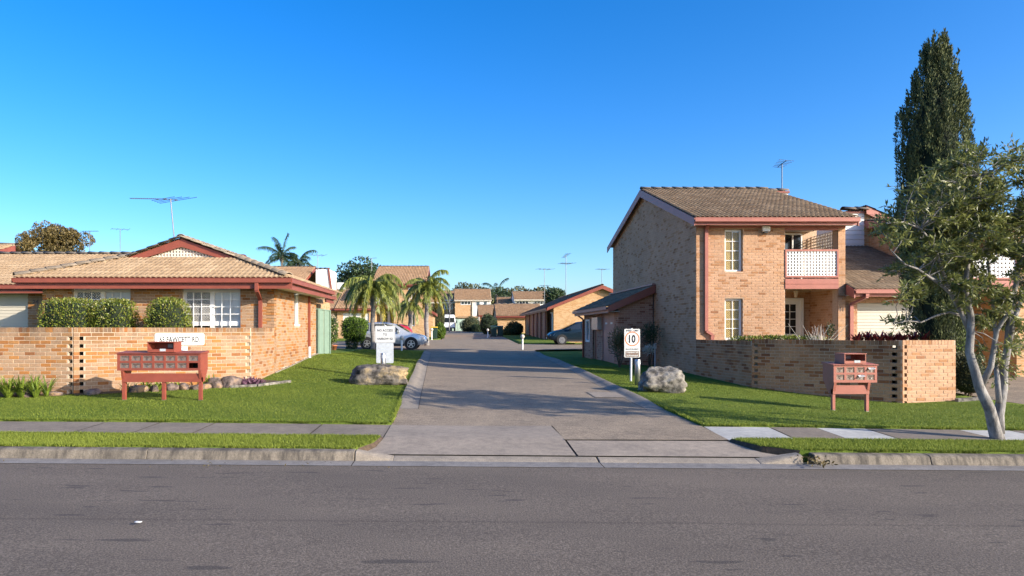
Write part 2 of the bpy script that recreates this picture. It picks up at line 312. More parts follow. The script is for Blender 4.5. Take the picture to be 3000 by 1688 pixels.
class MB:
    def __init__(s): s.v = []; s.f = []
    def add(s, vs, fs):
        n = len(s.v); s.v += [tuple(v) for v in vs]; s.f += [tuple(i+n for i in f) for f in fs]; return s
    def hexa(s, p): return s.add(p, [(0, 3, 2, 1), (4, 5, 6, 7), (0, 1, 5, 4), (1, 2, 6, 5), (2, 3, 7, 6), (3, 0, 4, 7)])
    def box(s, x0, x1, y0, y1, z0, z1):
        return s.hexa([(x0, y0, z0), (x1, y0, z0), (x1, y1, z0), (x0, y1, z0), (x0, y0, z1), (x1, y0, z1), (x1, y1, z1), (x0, y1, z1)])
    def obox(s, p, u, n, u0, u1, n0, n1, z0, z1):      # box in a wall's own frame: u along, n outward
        q = lambda a, b, z: (p[0]+u[0]*a+n[0]*b, p[1]+u[1]*a+n[1]*b, z)
        return s.hexa([q(u0, n0, z0), q(u1, n0, z0), q(u1, n1, z0), q(u0, n1, z0), q(u0, n0, z1), q(u1, n0, z1), q(u1, n1, z1), q(u0, n1, z1)])
    def bar(s, a, b, w_, h_, up=(0, 0, 1)):
        a = Vector(a); b = Vector(b); d = (b-a).normalized(); up = Vector(up)
        if abs(d.dot(up)) > .98: up = Vector((0, 1, 0))
        r = d.cross(up).normalized()*w_/2; u = r.cross(d).normalized()*h_/2
        return s.hexa([a-r-u, a+r-u, b+r-u, b-r-u, a-r+u, a+r+u, b+r+u, b-r+u])
    def tube(s, pts, rad, n=8, cap=True):
        pts = [Vector(p) for p in pts]; rad = rad if hasattr(rad, '__len__') else [rad]*len(pts); base = len(s.v); prev = None
        for i, p in enumerate(pts):
            d = (pts[min(i+1, len(pts)-1)]-pts[max(i-1, 0)]).normalized()
            r = prev - d*prev.dot(d) if prev is not None else d.cross(Vector((0, 0, 1)) if abs(d.z) < .9 else Vector((1, 0, 0)))
            r.normalize(); prev = r; q = d.cross(r)
            for k in range(n):
                a = 2*math.pi*k/n; s.v.append(tuple(p+(r*math.cos(a)+q*math.sin(a))*rad[i]))
        for i in range(len(pts)-1):
            for k in range(n):
                a = base+i*n+k; b = base+i*n+(k+1) % n; s.f.append((a, b, b+n, a+n))
        if cap:
            s.f.append(tuple(base+k for k in range(n))[::-1]); s.f.append(tuple(base+(len(pts)-1)*n+k for k in range(n)))
        return s
    def prism(s, poly, axis, a, b):                    # poly in the other two axes, extruded along axis
        def P(c, t):
            if axis == 'x': return (t, c[0], c[1])
            if axis == 'y': return (c[0], t, c[1])
            return (c[0], c[1], t)
        n = len(poly)
        return s.add([P(c, a) for c in poly]+[P(c, b) for c in poly], [tuple(range(n))[::-1], tuple(range(n, 2*n))]+[(i, (i+1) % n, n+(i+1) % n, n+i) for i in range(n)])
    def quad(s, a, b, c, d): return s.add([a, b, c, d], [(0, 1, 2, 3)])
    def disc(s, c, axis, r, n=20, r2=None):
        c = Vector(c); ax = Vector(axis).normalized(); u = ax.orthogonal().normalized(); v = ax.cross(u)
        ring = lambda rr: [tuple(c+(u*math.cos(2*math.pi*k/n)+v*math.sin(2*math.pi*k/n))*rr) for k in range(n)]
        if r2 is None: return s.add(ring(r), [tuple(range(n))])
        return s.add(ring(r)+ring(r2), [(k, (k+1) % n, n+(k+1) % n, n+k) for k in range(n)])
    def lathe(s, c, prof, n=16):
        base = len(s.v)
        for r, z in prof:
            for k in range(n): a = 2*math.pi*k/n; s.v.append((c[0]+r*math.cos(a), c[1]+r*math.sin(a), c[2]+z))
        for i in range(len(prof)-1):
            for k in range(n): s.f.append((base+i*n+k, base+i*n+(k+1) % n, base+(i+1)*n+(k+1) % n, base+(i+1)*n+k))
        s.f.append(tuple(base+k for k in range(n))[::-1]); s.f.append(tuple(base+(len(prof)-1)*n+k for k in range(n))); return s
    def build(s, name, mat, parent=None, kind=None, smooth=False, bevel=0, world=None):
        o = off(parent); me = bpy.data.meshes.new(name); me.from_pydata([(v[0]-o[0], v[1]-o[1], v[2]-o[2]) for v in s.v], [], s.f)
        bm = bmesh.new(); bm.from_mesh(me); bmesh.ops.recalc_face_normals(bm, faces=bm.faces)
        if bevel: bmesh.ops.bevel(bm, geom=list(bm.edges), offset=bevel, segments=1, affect='EDGES', clamp_overlap=True)
        bm.to_mesh(me); bm.free(); me.update()
        return link(name, me, mat, parent, kind, smooth)
def world_place(o, mat4, parent):
    o.matrix_local = Matrix.Translation(-off(parent)) @ mat4
_dg = None
def text(body, cx, cz, width, height, mat, parent, place, name='lettering'):
    """flat lettering; place(x, z) gives the world point on the sign's face"""
    cu = bpy.data.curves.new('t', 'FONT'); cu.body = body; cu.align_x = 'CENTER'; cu.size = 1; cu.resolution_u = 2; cu.offset = .032
    ob = bpy.data.objects.new('t', cu); COL.objects.link(ob); bpy.context.view_layer.update()
    me = bpy.data.meshes.new_from_object(ob.evaluated_get(bpy.context.evaluated_depsgraph_get()))
    bpy.data.objects.remove(ob); bpy.data.curves.remove(cu)
    v = np.empty(len(me.vertices)*3); me.vertices.foreach_get('co', v); v = v.reshape(-1, 3)
    lo, hi = v.min(0), v.max(0); sx = width/(hi[0]-lo[0]); sz = height/(hi[1]-lo[1]); o = off(parent)
    for i, vert in enumerate(me.vertices):
        p = place(cx+(v[i, 0]-(lo[0]+hi[0])/2)*sx, cz+(v[i, 1]-(lo[1]+hi[1])/2)*sz); vert.co = Vector(p)-o
    me.materials.clear(); me.update()
    return link(name, me, mat, parent)
# ------------------------------------------------------------------ terrain height
CP = np.array([(-10.3, 9.1, .19), (0, 9.1, .11), (10, 9.1, .035), (-10, 10.2, .21), (0, 10.2, .135), (10, 10.2, .06), (-10, 11.4, .22), (0, 11.4, .14), (10, 11.4, .06),
    (-10.3, 13, .23), (-10.3, 15.4, .24), (-8.66, 15.4, .27), (-6.9, 16.5, .30), (-5.285, 17.5, .34), (-5.3, 18.8, .42), (-5.3, 22, .60), (-5.3, 25.5, .80), (-6.5, 14.2, .255), (-4, 14, .24), (-4, 17, .32),
    (-1.2, 13, .19), (-1.4, 18, .28), (-1.5, 23, .35), (-1.7, 30, .41), (-1.9, 41, .52), (4, 13, .17), (4.1, 18, .25), (4.2, 23, .34), (4.4, 30, .40), (4.6, 41, .52),
    (4.85, 16.3, .2), (8.4, 14.2, .03), (10.9, 16.7, -.08), (12.3, 16.8, -.03), (8.15, 18.9, .115), (7.82, 22.3, .238), (7.8, 27, .30), (6.4, 27, .33), (6.4, 34.4, .33), (6.2, 18, .2),
    (-6, 41.5, .58), (-8, 34, .80), (-13, 30, .85), (-14, 20, .5), (-14, 15, .25), (-14, 11, .24), (8, 42, .62), (9, 48, .72), (6, 48, .70), (0, 50, .72),
    (-4, 62, 1.02), (0, 60, .93), (4, 60, .93), (0, 80, 1.2), (0, 107, 1.5), (0, 150, 1.7), (-30, 60, 1.1), (30, 60, .9), (-30, 110, 1.6), (30, 110, 1.5), (-30, 30, .7), (22, 30, .3), (16, 14, -.02), (16, 20, .15), (22, 20, .15), (28, 12, -.08), (-25, 12, .28)])
_d = lambda A, B: np.sqrt(((A[:, None, :]-B[None, :, :])**2).sum(-1)+4.0)
_n = len(CP); _A = np.zeros((_n+3, _n+3)); _A[:_n, :_n] = _d(CP[:, :2], CP[:, :2])+np.eye(_n)*-.02
_P = np.c_[np.ones(_n), CP[:, :2]]; _A[:_n, _n:] = _P; _A[_n:, :_n] = _P.T
_w = np.linalg.solve(_A, np.r_[CP[:, 2], 0, 0, 0])
def GA(x, y):
    x = np.clip(np.asarray(x, float).ravel(), -30, 30); y = np.clip(np.asarray(y, float).ravel(), 9, 150)
    Q = np.c_[x, y]; return _d(Q, CP[:, :2]) @ _w[:_n] + np.c_[np.ones(len(Q)), Q] @ _w[_n:]
def G(x, y): return float(GA([x], [y])[0])
def road_z(x): return -.0075*max(-40, min(40, x))
# ------------------------------------------------------------------ the setting: road, kerb, paths, driveway, lawns
def strip(name, xl, xr, ys, nx, dz, mat, parent=None, kind=None, zf=None, skirt=0):
    ys = np.asarray(ys, float); a = np.array([xl(y) for y in ys]); b = np.array([xr(y) for y in ys]); t = np.linspace(0, 1, nx+1)
    XX = a[:, None]+(b-a)[:, None]*t[None, :]; YY = np.repeat(ys[:, None], nx+1, 1)
    ZZ = (GA(XX, YY) if zf is None else np.array([zf(x, y) for x, y in zip(XX.ravel(), YY.ravel())])).reshape(XX.shape)+dz
    if skirt:                                           # turned-down edge all round, so a sheet of turf has a cut edge of soil
        pad = lambda A: np.pad(A, 1, mode='edge'); XX, YY, ZZ = pad(XX), pad(YY), pad(ZZ); ZZ[0] -= skirt; ZZ[-1] -= skirt; ZZ[1:-1, 0] -= skirt; ZZ[1:-1, -1] -= skirt; nx += 2; ys = np.arange(len(XX))
    V = np.stack([XX, YY, ZZ], -1).reshape(-1, 3); i = np.arange(len(ys)-1)[:, None]*(nx+1)+np.arange(nx)[None, :]; i = i.ravel()
    return from_np(name, V, np.c_[i, i+1, i+nx+2, i+nx+1], mat, parent, kind, smooth=True)
ip = lambda pts: (lambda y: float(np.interp(y, [p[0] for p in pts], [p[1] for p in pts])))
k_ = lambda c: (lambda y: c)
XL = ip([(9, -1.1), (11.4, -1.1), (18, -1.3), (25, -1.5), (38, -1.85)])
XR = ip([(9, 4.05), (11.4, 4.05), (18, 4.1), (25, 4.25), (38, 4.55)])
# far ground out to the horizon, well under the sheets laid on it
gx = np.r_[-900, -400, -200, -100, np.arange(-60, 61, 3), 100, 200, 400, 900]; gy = np.r_[9.35, 9.6, 10, 11, np.arange(12, 60, 2), np.arange(60, 160, 6), 200, 300, 500, 1200]
XX, YY = np.meshgrid(gx, gy); i = (np.arange(len(gy)-1)[:, None]*len(gx)+np.arange(len(gx)-1)[None, :]).ravel()
tag(from_np('ground', np.c_[XX.ravel(), YY.ravel(), GA(XX, YY)-.16], np.c_[i, i+1, i+len(gx)+1, i+len(gx)], 'turf'), kind='structure')
rd = MB()
for a, b in zip([-900, -40, 40], [-40, 40, 900]):
    for y0, y1, za, zb in ((-60, -4, -.03, .05), (-4, 3, .05, .05), (3, 8.72, .05, 0)):
        rd.quad((a, y0, road_z(a)+za), (b, y0, road_z(b)+za), (b, y1, road_z(b)+zb), (a, y1, road_z(a)+zb))
tag(rd.build('road', 'asphalt'), kind='structure')
# kerb and gutter: one stone after another, the broken end and the low crossing for the driveway
def kerb_piece(name, x0, x1, prof0, prof1, mat, parent, bev=.007):
    m = MB(); n = len(prof0)
    m.add([(x0, y, z+road_z(x0)) for y, z in prof0]+[(x1, y, z+road_z(x1)) for y, z in prof1], [tuple(range(n)), tuple(range(2*n-1, n-1, -1))]+[(i, n+i, n+(i+1) % n, (i+1) % n) for i in range(n)])
    return m.build(name, mat, parent, bevel=bev)
HI = [(9.02, -.2), (8.99, .008), (9.025, .115), (9.06, .132), (9.19, .135), (9.19, -.2)]
LO = [(9.02, -.2), (8.99, .008), (9.025, .022), (9.10, .040), (9.19, .052), (9.19, -.2)]
kb = bpy.data.objects.new('kerb', None); COL.objects.link(kb); kb['kind'] = 'structure'
ends = [-60, -30, -20, -14.3, -11.8, -9.2, -6.7, -4.1, -1.36]
for a, b in zip(ends[:-1], ends[1:]): kerb_piece('kerb_stone', a+.003, b-.003, HI, HI, 'kerb_concrete', kb)
kerb_piece('kerb_stone', -1.35, -.85, HI, LO, 'kerb_clean', kb); kerb_piece('kerb_stone', -.85, 1.86, LO, LO, 'kerb_clean', kb); kerb_piece('kerb_stone', 1.88, 4.0, LO, LO, 'kerb_clean', kb); kerb_piece('kerb_stone', 4.0, 4.56, LO, HI, 'kerb_clean', kb)
ends = [4.72, 6.25, 8.7, 11.2, 13.7, 20, 30, 60]
for a, b in zip(ends[:-1], ends[1:]): kerb_piece('kerb_stone', a+.003, b-.003, HI, HI, 'kerb_concrete', kb)
gt = MB()
for a, b in ((-60, -9.2), (-9.2, -4.1), (-4.1, -1.36), (-1.35, 1.87), (1.88, 8.7), (8.71, 60)):
    gt.add([(a, 8.70, road_z(a)+.006), (b, 8.70, road_z(b)+.006), (b, 9.0, road_z(b)+.012), (a, 9.0, road_z(a)+.012)], [(0, 1, 2, 3)])
tag(gt.build('gutter_tray', 'gutter'), kind='structure')
# joints show a dark bed underneath the concrete
tag(strip('path_bed', k_(-30), k_(-1.05), [10.1, 11.45], 40, -.012, 'soil'), kind='structure')
tag(strip('path_bed', k_(3.9), k_(30), [9.98, 11.37], 40, -.012, 'soil'), kind='structure')
ap = lambda x, y: (lambda t: (road_z(x)+.052)*(1-t)+G(x, y)*t)(min(1, max(0, (y-9.19)/1.0)))
tag(strip('crossing_bed', k_(-1.12), k_(4.05), np.linspace(9.18, 11.42, 14), 12, -.006, 'joint', zf=ap), kind='structure')
tag(strip('driveway_bed', lambda y: XL(y)-.02, lambda y: XR(y)+.02, np.linspace(11.42, 38, 40), 6, -.03, 'joint'), kind='structure')
def slab(name, xa0, xa1, xb0, xb1, y0, y1, mat, parent, nx=4, ny=3, dz=0):
    f = lambda p, q: (lambda y: p+(q-p)*(y-y0)/(y1-y0))
    return strip(name, f(xa0, xb0), f(xa1, xb1), np.linspace(y0, y1, ny+1), nx, dz, mat, parent)
fp = bpy.data.objects.new('footpath', None); COL.objects.link(fp); fp['kind'] = 'structure'
js = [-22, -18, -14.8, -13.0, -11.2, -9.45, -7.65, -5.85, -4.95, -4.04, -2.25, -1.1]
for a, b in zip(js[:-1], js[1:]): slab('path_slab', a+.008, b-.012, a+.008, b-.012, 10.15, 11.4, 'path_old', fp, dz=.004+.004*math.sin(a*7))
js = [(3.98, 4.07), (5.03, 5.16), (5.84, 5.94), (6.64, 6.76), (8.15, 8.3), (9.0, 9.15), (10.3, 10.45), (12, 12.1), (15, 15), (22, 22)]
for q, (a, b) in enumerate(zip(js[:-1], js[1:])):
    slab('path_slab', a[0]+.01, b[0]-.012, a[1]+.01, b[1]-.012, 10.05, 11.3, ('path_new', 'path_old', 'path_new', 'path_old', 'path_new')[q] if q < 5 else 'path_old', fp, dz=.006+.003*(q % 2))
dw = bpy.data.objects.new('driveway', None); COL.objects.link(dw); dw['kind'] = 'structure'
ap = lambda x, y: (lambda t: (road_z(x)+.052)*(1-t)+G(x, y)*t)(min(1, max(0, (y-9.19)/1.0)))
strip('crossing_slab', ip([(9.2, -1.32), (9.6, -1.15), (10.1, -1.09), (11.35, -1.1)]), ip([(9.2, 1.60), (11.35, 1.555)]), np.linspace(9.2, 11.35, 12), 10, .012, 'slab_grey', dw, zf=ap)
strip('crossing_slab', ip([(9.2, 1.63), (10.05, 1.61)]), ip([(9.2, 4.52), (9.45, 4.2), (10.04, 3.96)]), np.linspace(9.2, 10.04, 8), 10, .012, 'slab_grey', dw, zf=ap)
strip('driveway_slab', k_(1.58), lambda y: 4.0+.04*(y-10), np.linspace(10.055, 11.36, 6), 8, .010, 'drive_aggregate', dw)
yj = [11.372, 13.35, 19.6, 26.0, 32.0, 38.0]
for a, b in zip(yj[:-1], yj[1:]):
    strip('driveway_slab', lambda y: XL(y)+(.40 if y > 13.35 else .0), lambda y: XR(y)-(.36 if y > 13.35 else 0), np.linspace(a+.006, b-.006, 10), 10, .008, 'drive_aggregate', dw)
def side_kerb(edge, sgn, y0, wd):                      # rolled concrete edge beside the drive
    ys = np.linspace(y0, 38, 36); prof = [(0, .085), (.10, .085), (.2, .045), (.28, .012), (wd, .010)]; V = []
    for y in ys:
        t = min(1, max(0, (y-y0)/1.6))
        for d, h in prof: x = edge(y)+sgn*d; V.append((x, y, G(x, y)+.010+(h-.010)*t))
    n = len(prof); i = (np.arange(len(ys)-1)[:, None]*n+np.arange(n-1)[None, :]).ravel(); q = np.c_[i, i+1, i+n+1, i+n]
    from_np('edge_kerb', V, q if sgn > 0 else q[:, ::-1], 'kerb_clean', dw, smooth=True)
side_kerb(XL, 1, 13.352, .39); side_kerb(XR, -1, 13.352, .35)
# shared court behind
tag(strip('courtyard', ip([(38, -13), (50, -13), (56, -3.4), (58, -1.3), (112, -2.6)]), ip([(38, 4.55), (41, 4.6), (42, 16), (47, 16), (49, 4.4), (112, 4.6)]), np.r_[np.arange(38.01, 58, .5), np.arange(58, 113, 3)], 16, .012, 'drive_aggregate'), kind='structure')
tag(slab('pit_lid', X(1738, 15.6), X(1880, 15.6), X(1716, 16.6), X(1845, 16.6), 15.35, 16.5, 'slab_grey', None, dz=.02), kind='structure')
tag(strip('neighbour_driveway', ip([(11.35, 17), (13, 15.2), (16, 13.2), (20, 13.4), (22, 13.4)]), k_(30), np.linspace(11.36, 22.2, 20), 12, .02, 'drive_aggregate'), kind='structure')
# lawns
lawn = lambda n, a, b, ys, nx: tag(strip(n, a, b, ys, nx, .03, 'turf', skirt=.15), kind='structure')
lawn('lawn', k_(-30), XL, np.r_[np.arange(11.43, 40, .5), 40.0], 60)
lawn('lawn', XR, ip([(11.43, 30), (11.6, 16.8), (13, 15.1), (16, 13.1), (20, 13), (40, 13)]), np.r_[np.arange(11.34, 39, .5), 39.2], 30)
lawn('verge', k_(-30), ip([(9.2, -1.34), (9.6, -1.18), (10.13, -1.13)]), np.linspace(9.2, 10.13, 5), 50)
lawn('verge', ip([(9.2, 4.62), (9.5, 4.22), (10.03, 4.02)]), k_(30), np.linspace(9.2, 10.03, 5), 40)
def skirt(edge, y0, y1, sgn):
    ys = np.linspace(y0, y1, 10); V = []
    for y in ys: x = edge(y); V += [(x, y, G(x, y)+.03), (x+sgn*.05, y, ap(x+sgn*.05, y)-.01)]
    i = np.arange(9)*2; tag(from_np('verge_edge', V, np.c_[i, i+1, i+3, i+2], 'soil'), kind='structure')
skirt(ip([(9.2, -1.34), (9.6, -1.18), (10.13, -1.13)]), 9.2, 10.13, 1); skirt(ip([(9.2, 4.62), (9.5, 4.22), (10.03, 4.02)]), 9.2, 10.03, -1)
lawn('lawn', ip([(55.6, -6), (59, -5.4), (66, -5)]), ip([(55.6, -3.2), (58, -1.5), (66, -1.4)]), np.linspace(55.7, 66, 12), 6)
lawn('lawn', ip([(47.6, 4.7), (50, 4.4), (112, 4.6)]), k_(8.5), np.linspace(49.3, 112, 30), 6)
def blades(name, region, n, hmin, hmax, wd, mat='grass_blade', label=None, clump=False):
    """region(n) -> x, y ; one mesh of grass blades"""
    x, y = region(n); z = GA(x, y)+.025; n = len(x); a = rng.uniform(0, 2*np.pi, n); h = rng.uniform(hmin, hmax, n)
    lean = rng.normal(0, .45, (n, 2))*h[:, None]; dx = np.cos(a)*wd/2; dy = np.sin(a)*wd/2
    V = np.empty((n, 3, 3)); V[:, 0] = np.c_[x-dx, y-dy, z]; V[:, 1] = np.c_[x+dx, y+dy, z]; V[:, 2] = np.c_[x+lean[:, 0], y+lean[:, 1], z+h]
    patch = .5+.3*np.sin(x*1.7+2*np.sin(y*.9))*np.cos(y*1.3+x*.4)
    o = from_np(name, V.reshape(-1, 3), np.arange(n*3).reshape(-1, 3), mat, None, 'stuff', rn=np.clip(patch*.62+rng.uniform(-.05, .5, n), 0, .99))
    return tag(o, label, 'grass')
def reg(x0f, x1f, y0, y1, bad=None, bias=1.0):
    def f(n):
        y = y0+(y1-y0)*rng.uniform(0, 1, n)**bias; a = np.array([x0f(v) for v in y]); b = np.array([x1f(v) for v in y]); x = a+(b-a)*rng.uniform(0, 1, n)
        if bad is not None: k = ~bad(x, y); x, y = x[k], y[k]
        return x, y
    return f
WLY = lambda x: np.interp(x, [-12, -8.66, -5.285], [15.4, 15.4, 17.5])
blades('grass', reg(k_(-10.8), lambda y: XL(y)-.02, 11.43, 17.3, lambda x, y: (y > WLY(x)-.25) & (x < -5.2)), 105000, .014, .038, .010, label='short mown green lawn between the left brick wall and the driveway')
blades('grass', reg(k_(-5.2), lambda y: XL(y)-.02, 17.3, 38), 50000, .018, .045, .016, label='green lawn strip running back beside the left house and driveway')
blades('grass', reg(lambda y: XR(y)+.02, ip([(11.4, 13), (13, 14.8), (16, 12.9), (17, 10.8), (19, 8.1), (27, 7.8)]), 11.36, 26.5, lambda x, y: (y > np.interp(x, [4, 8.155, 10.88, 12.3], [30, 18.85, 16.6, 16.75])), 1.3), 95000, .014, .038, .011, label='short mown green lawn between the driveway and the shaded brick wall')
blades('grass', reg(k_(-8), lambda y: ip([(9.2, -1.36), (9.6, -1.18), (10.13, -1.13)])(y), 9.21, 10.12), 46000, .018, .050, .009, label='narrow grass verge between footpath and kerb left of the driveway')
blades('grass', reg(lambda y: ip([(9.2, 4.64), (9.5, 4.22), (10.03, 4.02)])(y), k_(10), 9.21, 10.02), 40000, .018, .050, .009, label='narrow grass verge between footpath and kerb right of the driveway')
wob = lambda x: .03*np.sin(x*5.3)+.02*np.sin(x*13.1+1)
def edge_reg(x0, x1, yc, dy):
    def f(n):
        x = rng.uniform(x0, x1, n); return x, yc+wob(x)*.6+rng.normal(0, 1, n)*dy
    return f
for x0, x1, yc, dy, n, lb in ((-8, -1.15, 11.44, .018, 5000, 'ragged grass edge overhanging the back of the left footpath'), (-8, -1.15, 10.115, .018, 5000, 'ragged grass edge overhanging the front of the left footpath'), (4.1, 10, 11.34, .018, 4200, 'ragged grass edge overhanging the back of the right footpath'), (4.1, 10, 10.02, .02, 4200, 'ragged grass edge overhanging the front of the right footpath'), (-8, -1.4, 9.205, .012, 4600, 'grass fringe creeping over the left kerb top'), (4.75, 10, 9.205, .012, 3600, 'grass fringe creeping over the right kerb top')):
    blades('grass_edge', edge_reg(x0, x1, yc, dy), n, .018, .05, .010, label=lb)
blades('grass_edge', lambda n: (lambda y: (np.array([XL(v) for v in y])+rng.normal(0, .012, n), y))(rng.uniform(11.5, 36, n)), 6000, .03, .08, .014, label='grass fringe along the left driveway kerb')
blades('grass_edge', lambda n: (lambda y: (np.array([XR(v) for v in y])+rng.normal(.01, .012, n), y))(rng.uniform(11.4, 36, n)), 6000, .03, .08, .014, label='grass fringe along the right driveway kerb')
# ------------------------------------------------------------------ brick walls and tiled roofs
BL, BH, GP = .230, .076, .010
def _boxtemplate(l, d, h): return np.array([(0, 0, 0), (l, 0, 0), (l, d, 0), (0, d, 0), (0, 0, h), (l, 0, h), (l, d, h), (0, d, h)], float)
BF = np.array([(0, 1, 5, 4), (1, 2, 6, 5), (3, 0, 4, 7), (4, 5, 6, 7), (0, 3, 2, 1)])
_bm = {}
def brick_mesh(mat, l=BL, h=BH):
    key = (mat, round(l, 3), round(h, 3))
    if key not in _bm:
        me = bpy.data.meshes.new('brick'); bm = bmesh.new()
        v = [bm.verts.new(p) for p in _boxtemplate(l, .05, h)]
        for f in BF: bm.faces.new([v[i] for i in f])
        bmesh.ops.recalc_face_normals(bm, faces=bm.faces)
        bmesh.ops.bevel(bm, geom=[e for e in bm.edges if all(abs(q.co.y) < 1e-6 for q in e.verts)], offset=.006, segments=1, affect='EDGES')
        bm.to_mesh(me); bm.free(); me.materials.append(M[mat]); _bm[key] = me
    return _bm[key]
def bricks(parent, p, u, n, length, z0, z1, mat, n_ind=0, holes=(), span=None, prefer=None, soldier=False, proud=.007, zbot=None, skip=None):
    """courses of stretcher bricks standing proud of the mortar; p: base point of the wall face, u: along it, n: outward"""
    u = Vector((u[0], u[1], 0)).normalized(); n = Vector((n[0], n[1], 0)).normalized(); P0 = Vector((p[0], p[1], 0)); full = []; cut = []
    top = z1-(.115 if soldier else 0); row = 0; z = z0
    while z+BH <= top+.02:
        zc = z+BH/2; a, b = (0, length) if span is None else span(zc)
        if b-a > .05:
            s = a-((row % 2)*.12+.24); s = (math.floor(a/.24)-1)*.24+(row % 2)*.12
            while s < b:
                l, r = max(s, a), min(s+BL, b); segs = [(l, r)]
                for (h0, h1, q0, q1) in holes:
                    if q0 < zc < q1:
                        ns = []
                        for (l, r) in segs:
                            if r <= h0 or l >= h1: ns.append((l, r))
                            else:
                                if l < h0: ns.append((l, h0))
                                if r > h1: ns.append((h1, r))
                        segs = ns
                for l, r in segs:
                    if r-l > .03 and not (zbot and zc < zbot(l)) and not (skip and skip(l, zc, row)): (full if r-l > BL-.002 else cut).append((l, z, r-l, BH))
                s += .24
        z += BH+GP; row += 1
    if soldier:
        s = 0
        while s+.076 <= length+.001: cut.append((s, top+.004, .076, .111)); s += .086
    if n_ind:
        full.sort(key=(prefer or (lambda q: -q[1])))
        ind, rest = full[:n_ind], full[n_ind:]
    else: ind, rest = [], full
    for (l, z, w_, h) in ind:
        o = bpy.data.objects.new('brick', brick_mesh(mat)); COL.objects.link(o); o.parent = parent
        q = P0+u*l+n*(proud+random.uniform(-.002, .002)); mt = Matrix(((u.x, -n.x, 0, q.x), (u.y, -n.y, 0, q.y), (0, 0, 1, z), (0, 0, 0, 1))); world_place(o, mt, parent)
    al = rest+cut
    if al:
        A = np.array(al); k = len(A); T = np.empty((k, 8, 3))
        lx = np.array([0, 1, 1, 0, 0, 1, 1, 0]); dy = np.array([0, 0, 1, 1, 0, 0, 1, 1]); hz = np.array([0, 0, 0, 0, 1, 1, 1, 1])
        L_ = A[:, 0:1]+A[:, 2:3]*lx; D_ = proud+rng.uniform(-.002, .002, (k, 1))-.05*dy; Z_ = A[:, 1:2]+A[:, 3:4]*hz
        T[..., 0] = P0.x+u.x*L_+n.x*D_; T[..., 1] = P0.y+u.y*L_+n.y*D_; T[..., 2] = Z_
        Fc = (np.arange(k)[:, None, None]*8+BF[None]).reshape(-1, 4)
        from_np('brickwork', T.reshape(-1, 3), Fc, mat, parent, 'stuff', rn=np.repeat(rng.uniform(0, 1, k), 5))
def panel(m, p, u, n, length, z0, z1, thick, holes=(), proud=0):
    """a wall slab with rectangular openings, cut into cells; n points outward, thickness goes inward"""
    us = sorted({0, length, *[h[0] for h in holes], *[h[1] for h in holes]}); zs = sorted({z0, z1, *[h[2] for h in holes], *[h[3] for h in holes]})
    us = [q for q in us if 0 <= q <= length]; zs = [q for q in zs if z0 <= q <= z1]
    for a, b in zip(us[:-1], us[1:]):
        for c, d in zip(zs[:-1], zs[1:]):
            if any(h[0] <= (a+b)/2 <= h[1] and h[2] <= (c+d)/2 <= h[3] for h in holes): continue
            m.obox(p, u, n, a, b, -thick, proud, c, d)
    return m
TW, TG, TL = .30, .33, .41
def tile_profile(amp, seg=8):
    us = np.linspace(0, TW, seg+1); ph = us/(TW/2)*2*np.pi; return us, amp*(.5-.5*np.cos(ph+.5*np.sin(ph)))
_tm = {}
def tile_geo(amp, seg=8):
    us, h = tile_profile(amp, seg); n = seg+1
    V = np.r_[np.c_[us, np.zeros(n), h+.034], np.c_[us, np.full(n, TL), h+.004], np.c_[us, np.zeros(n), h+.008]]; i = np.arange(seg)
    Fc = np.r_[np.c_[i, i+1, i+1+n, i+n], np.c_[i+2*n, i+2*n+1, i+1, i]]; return V, Fc
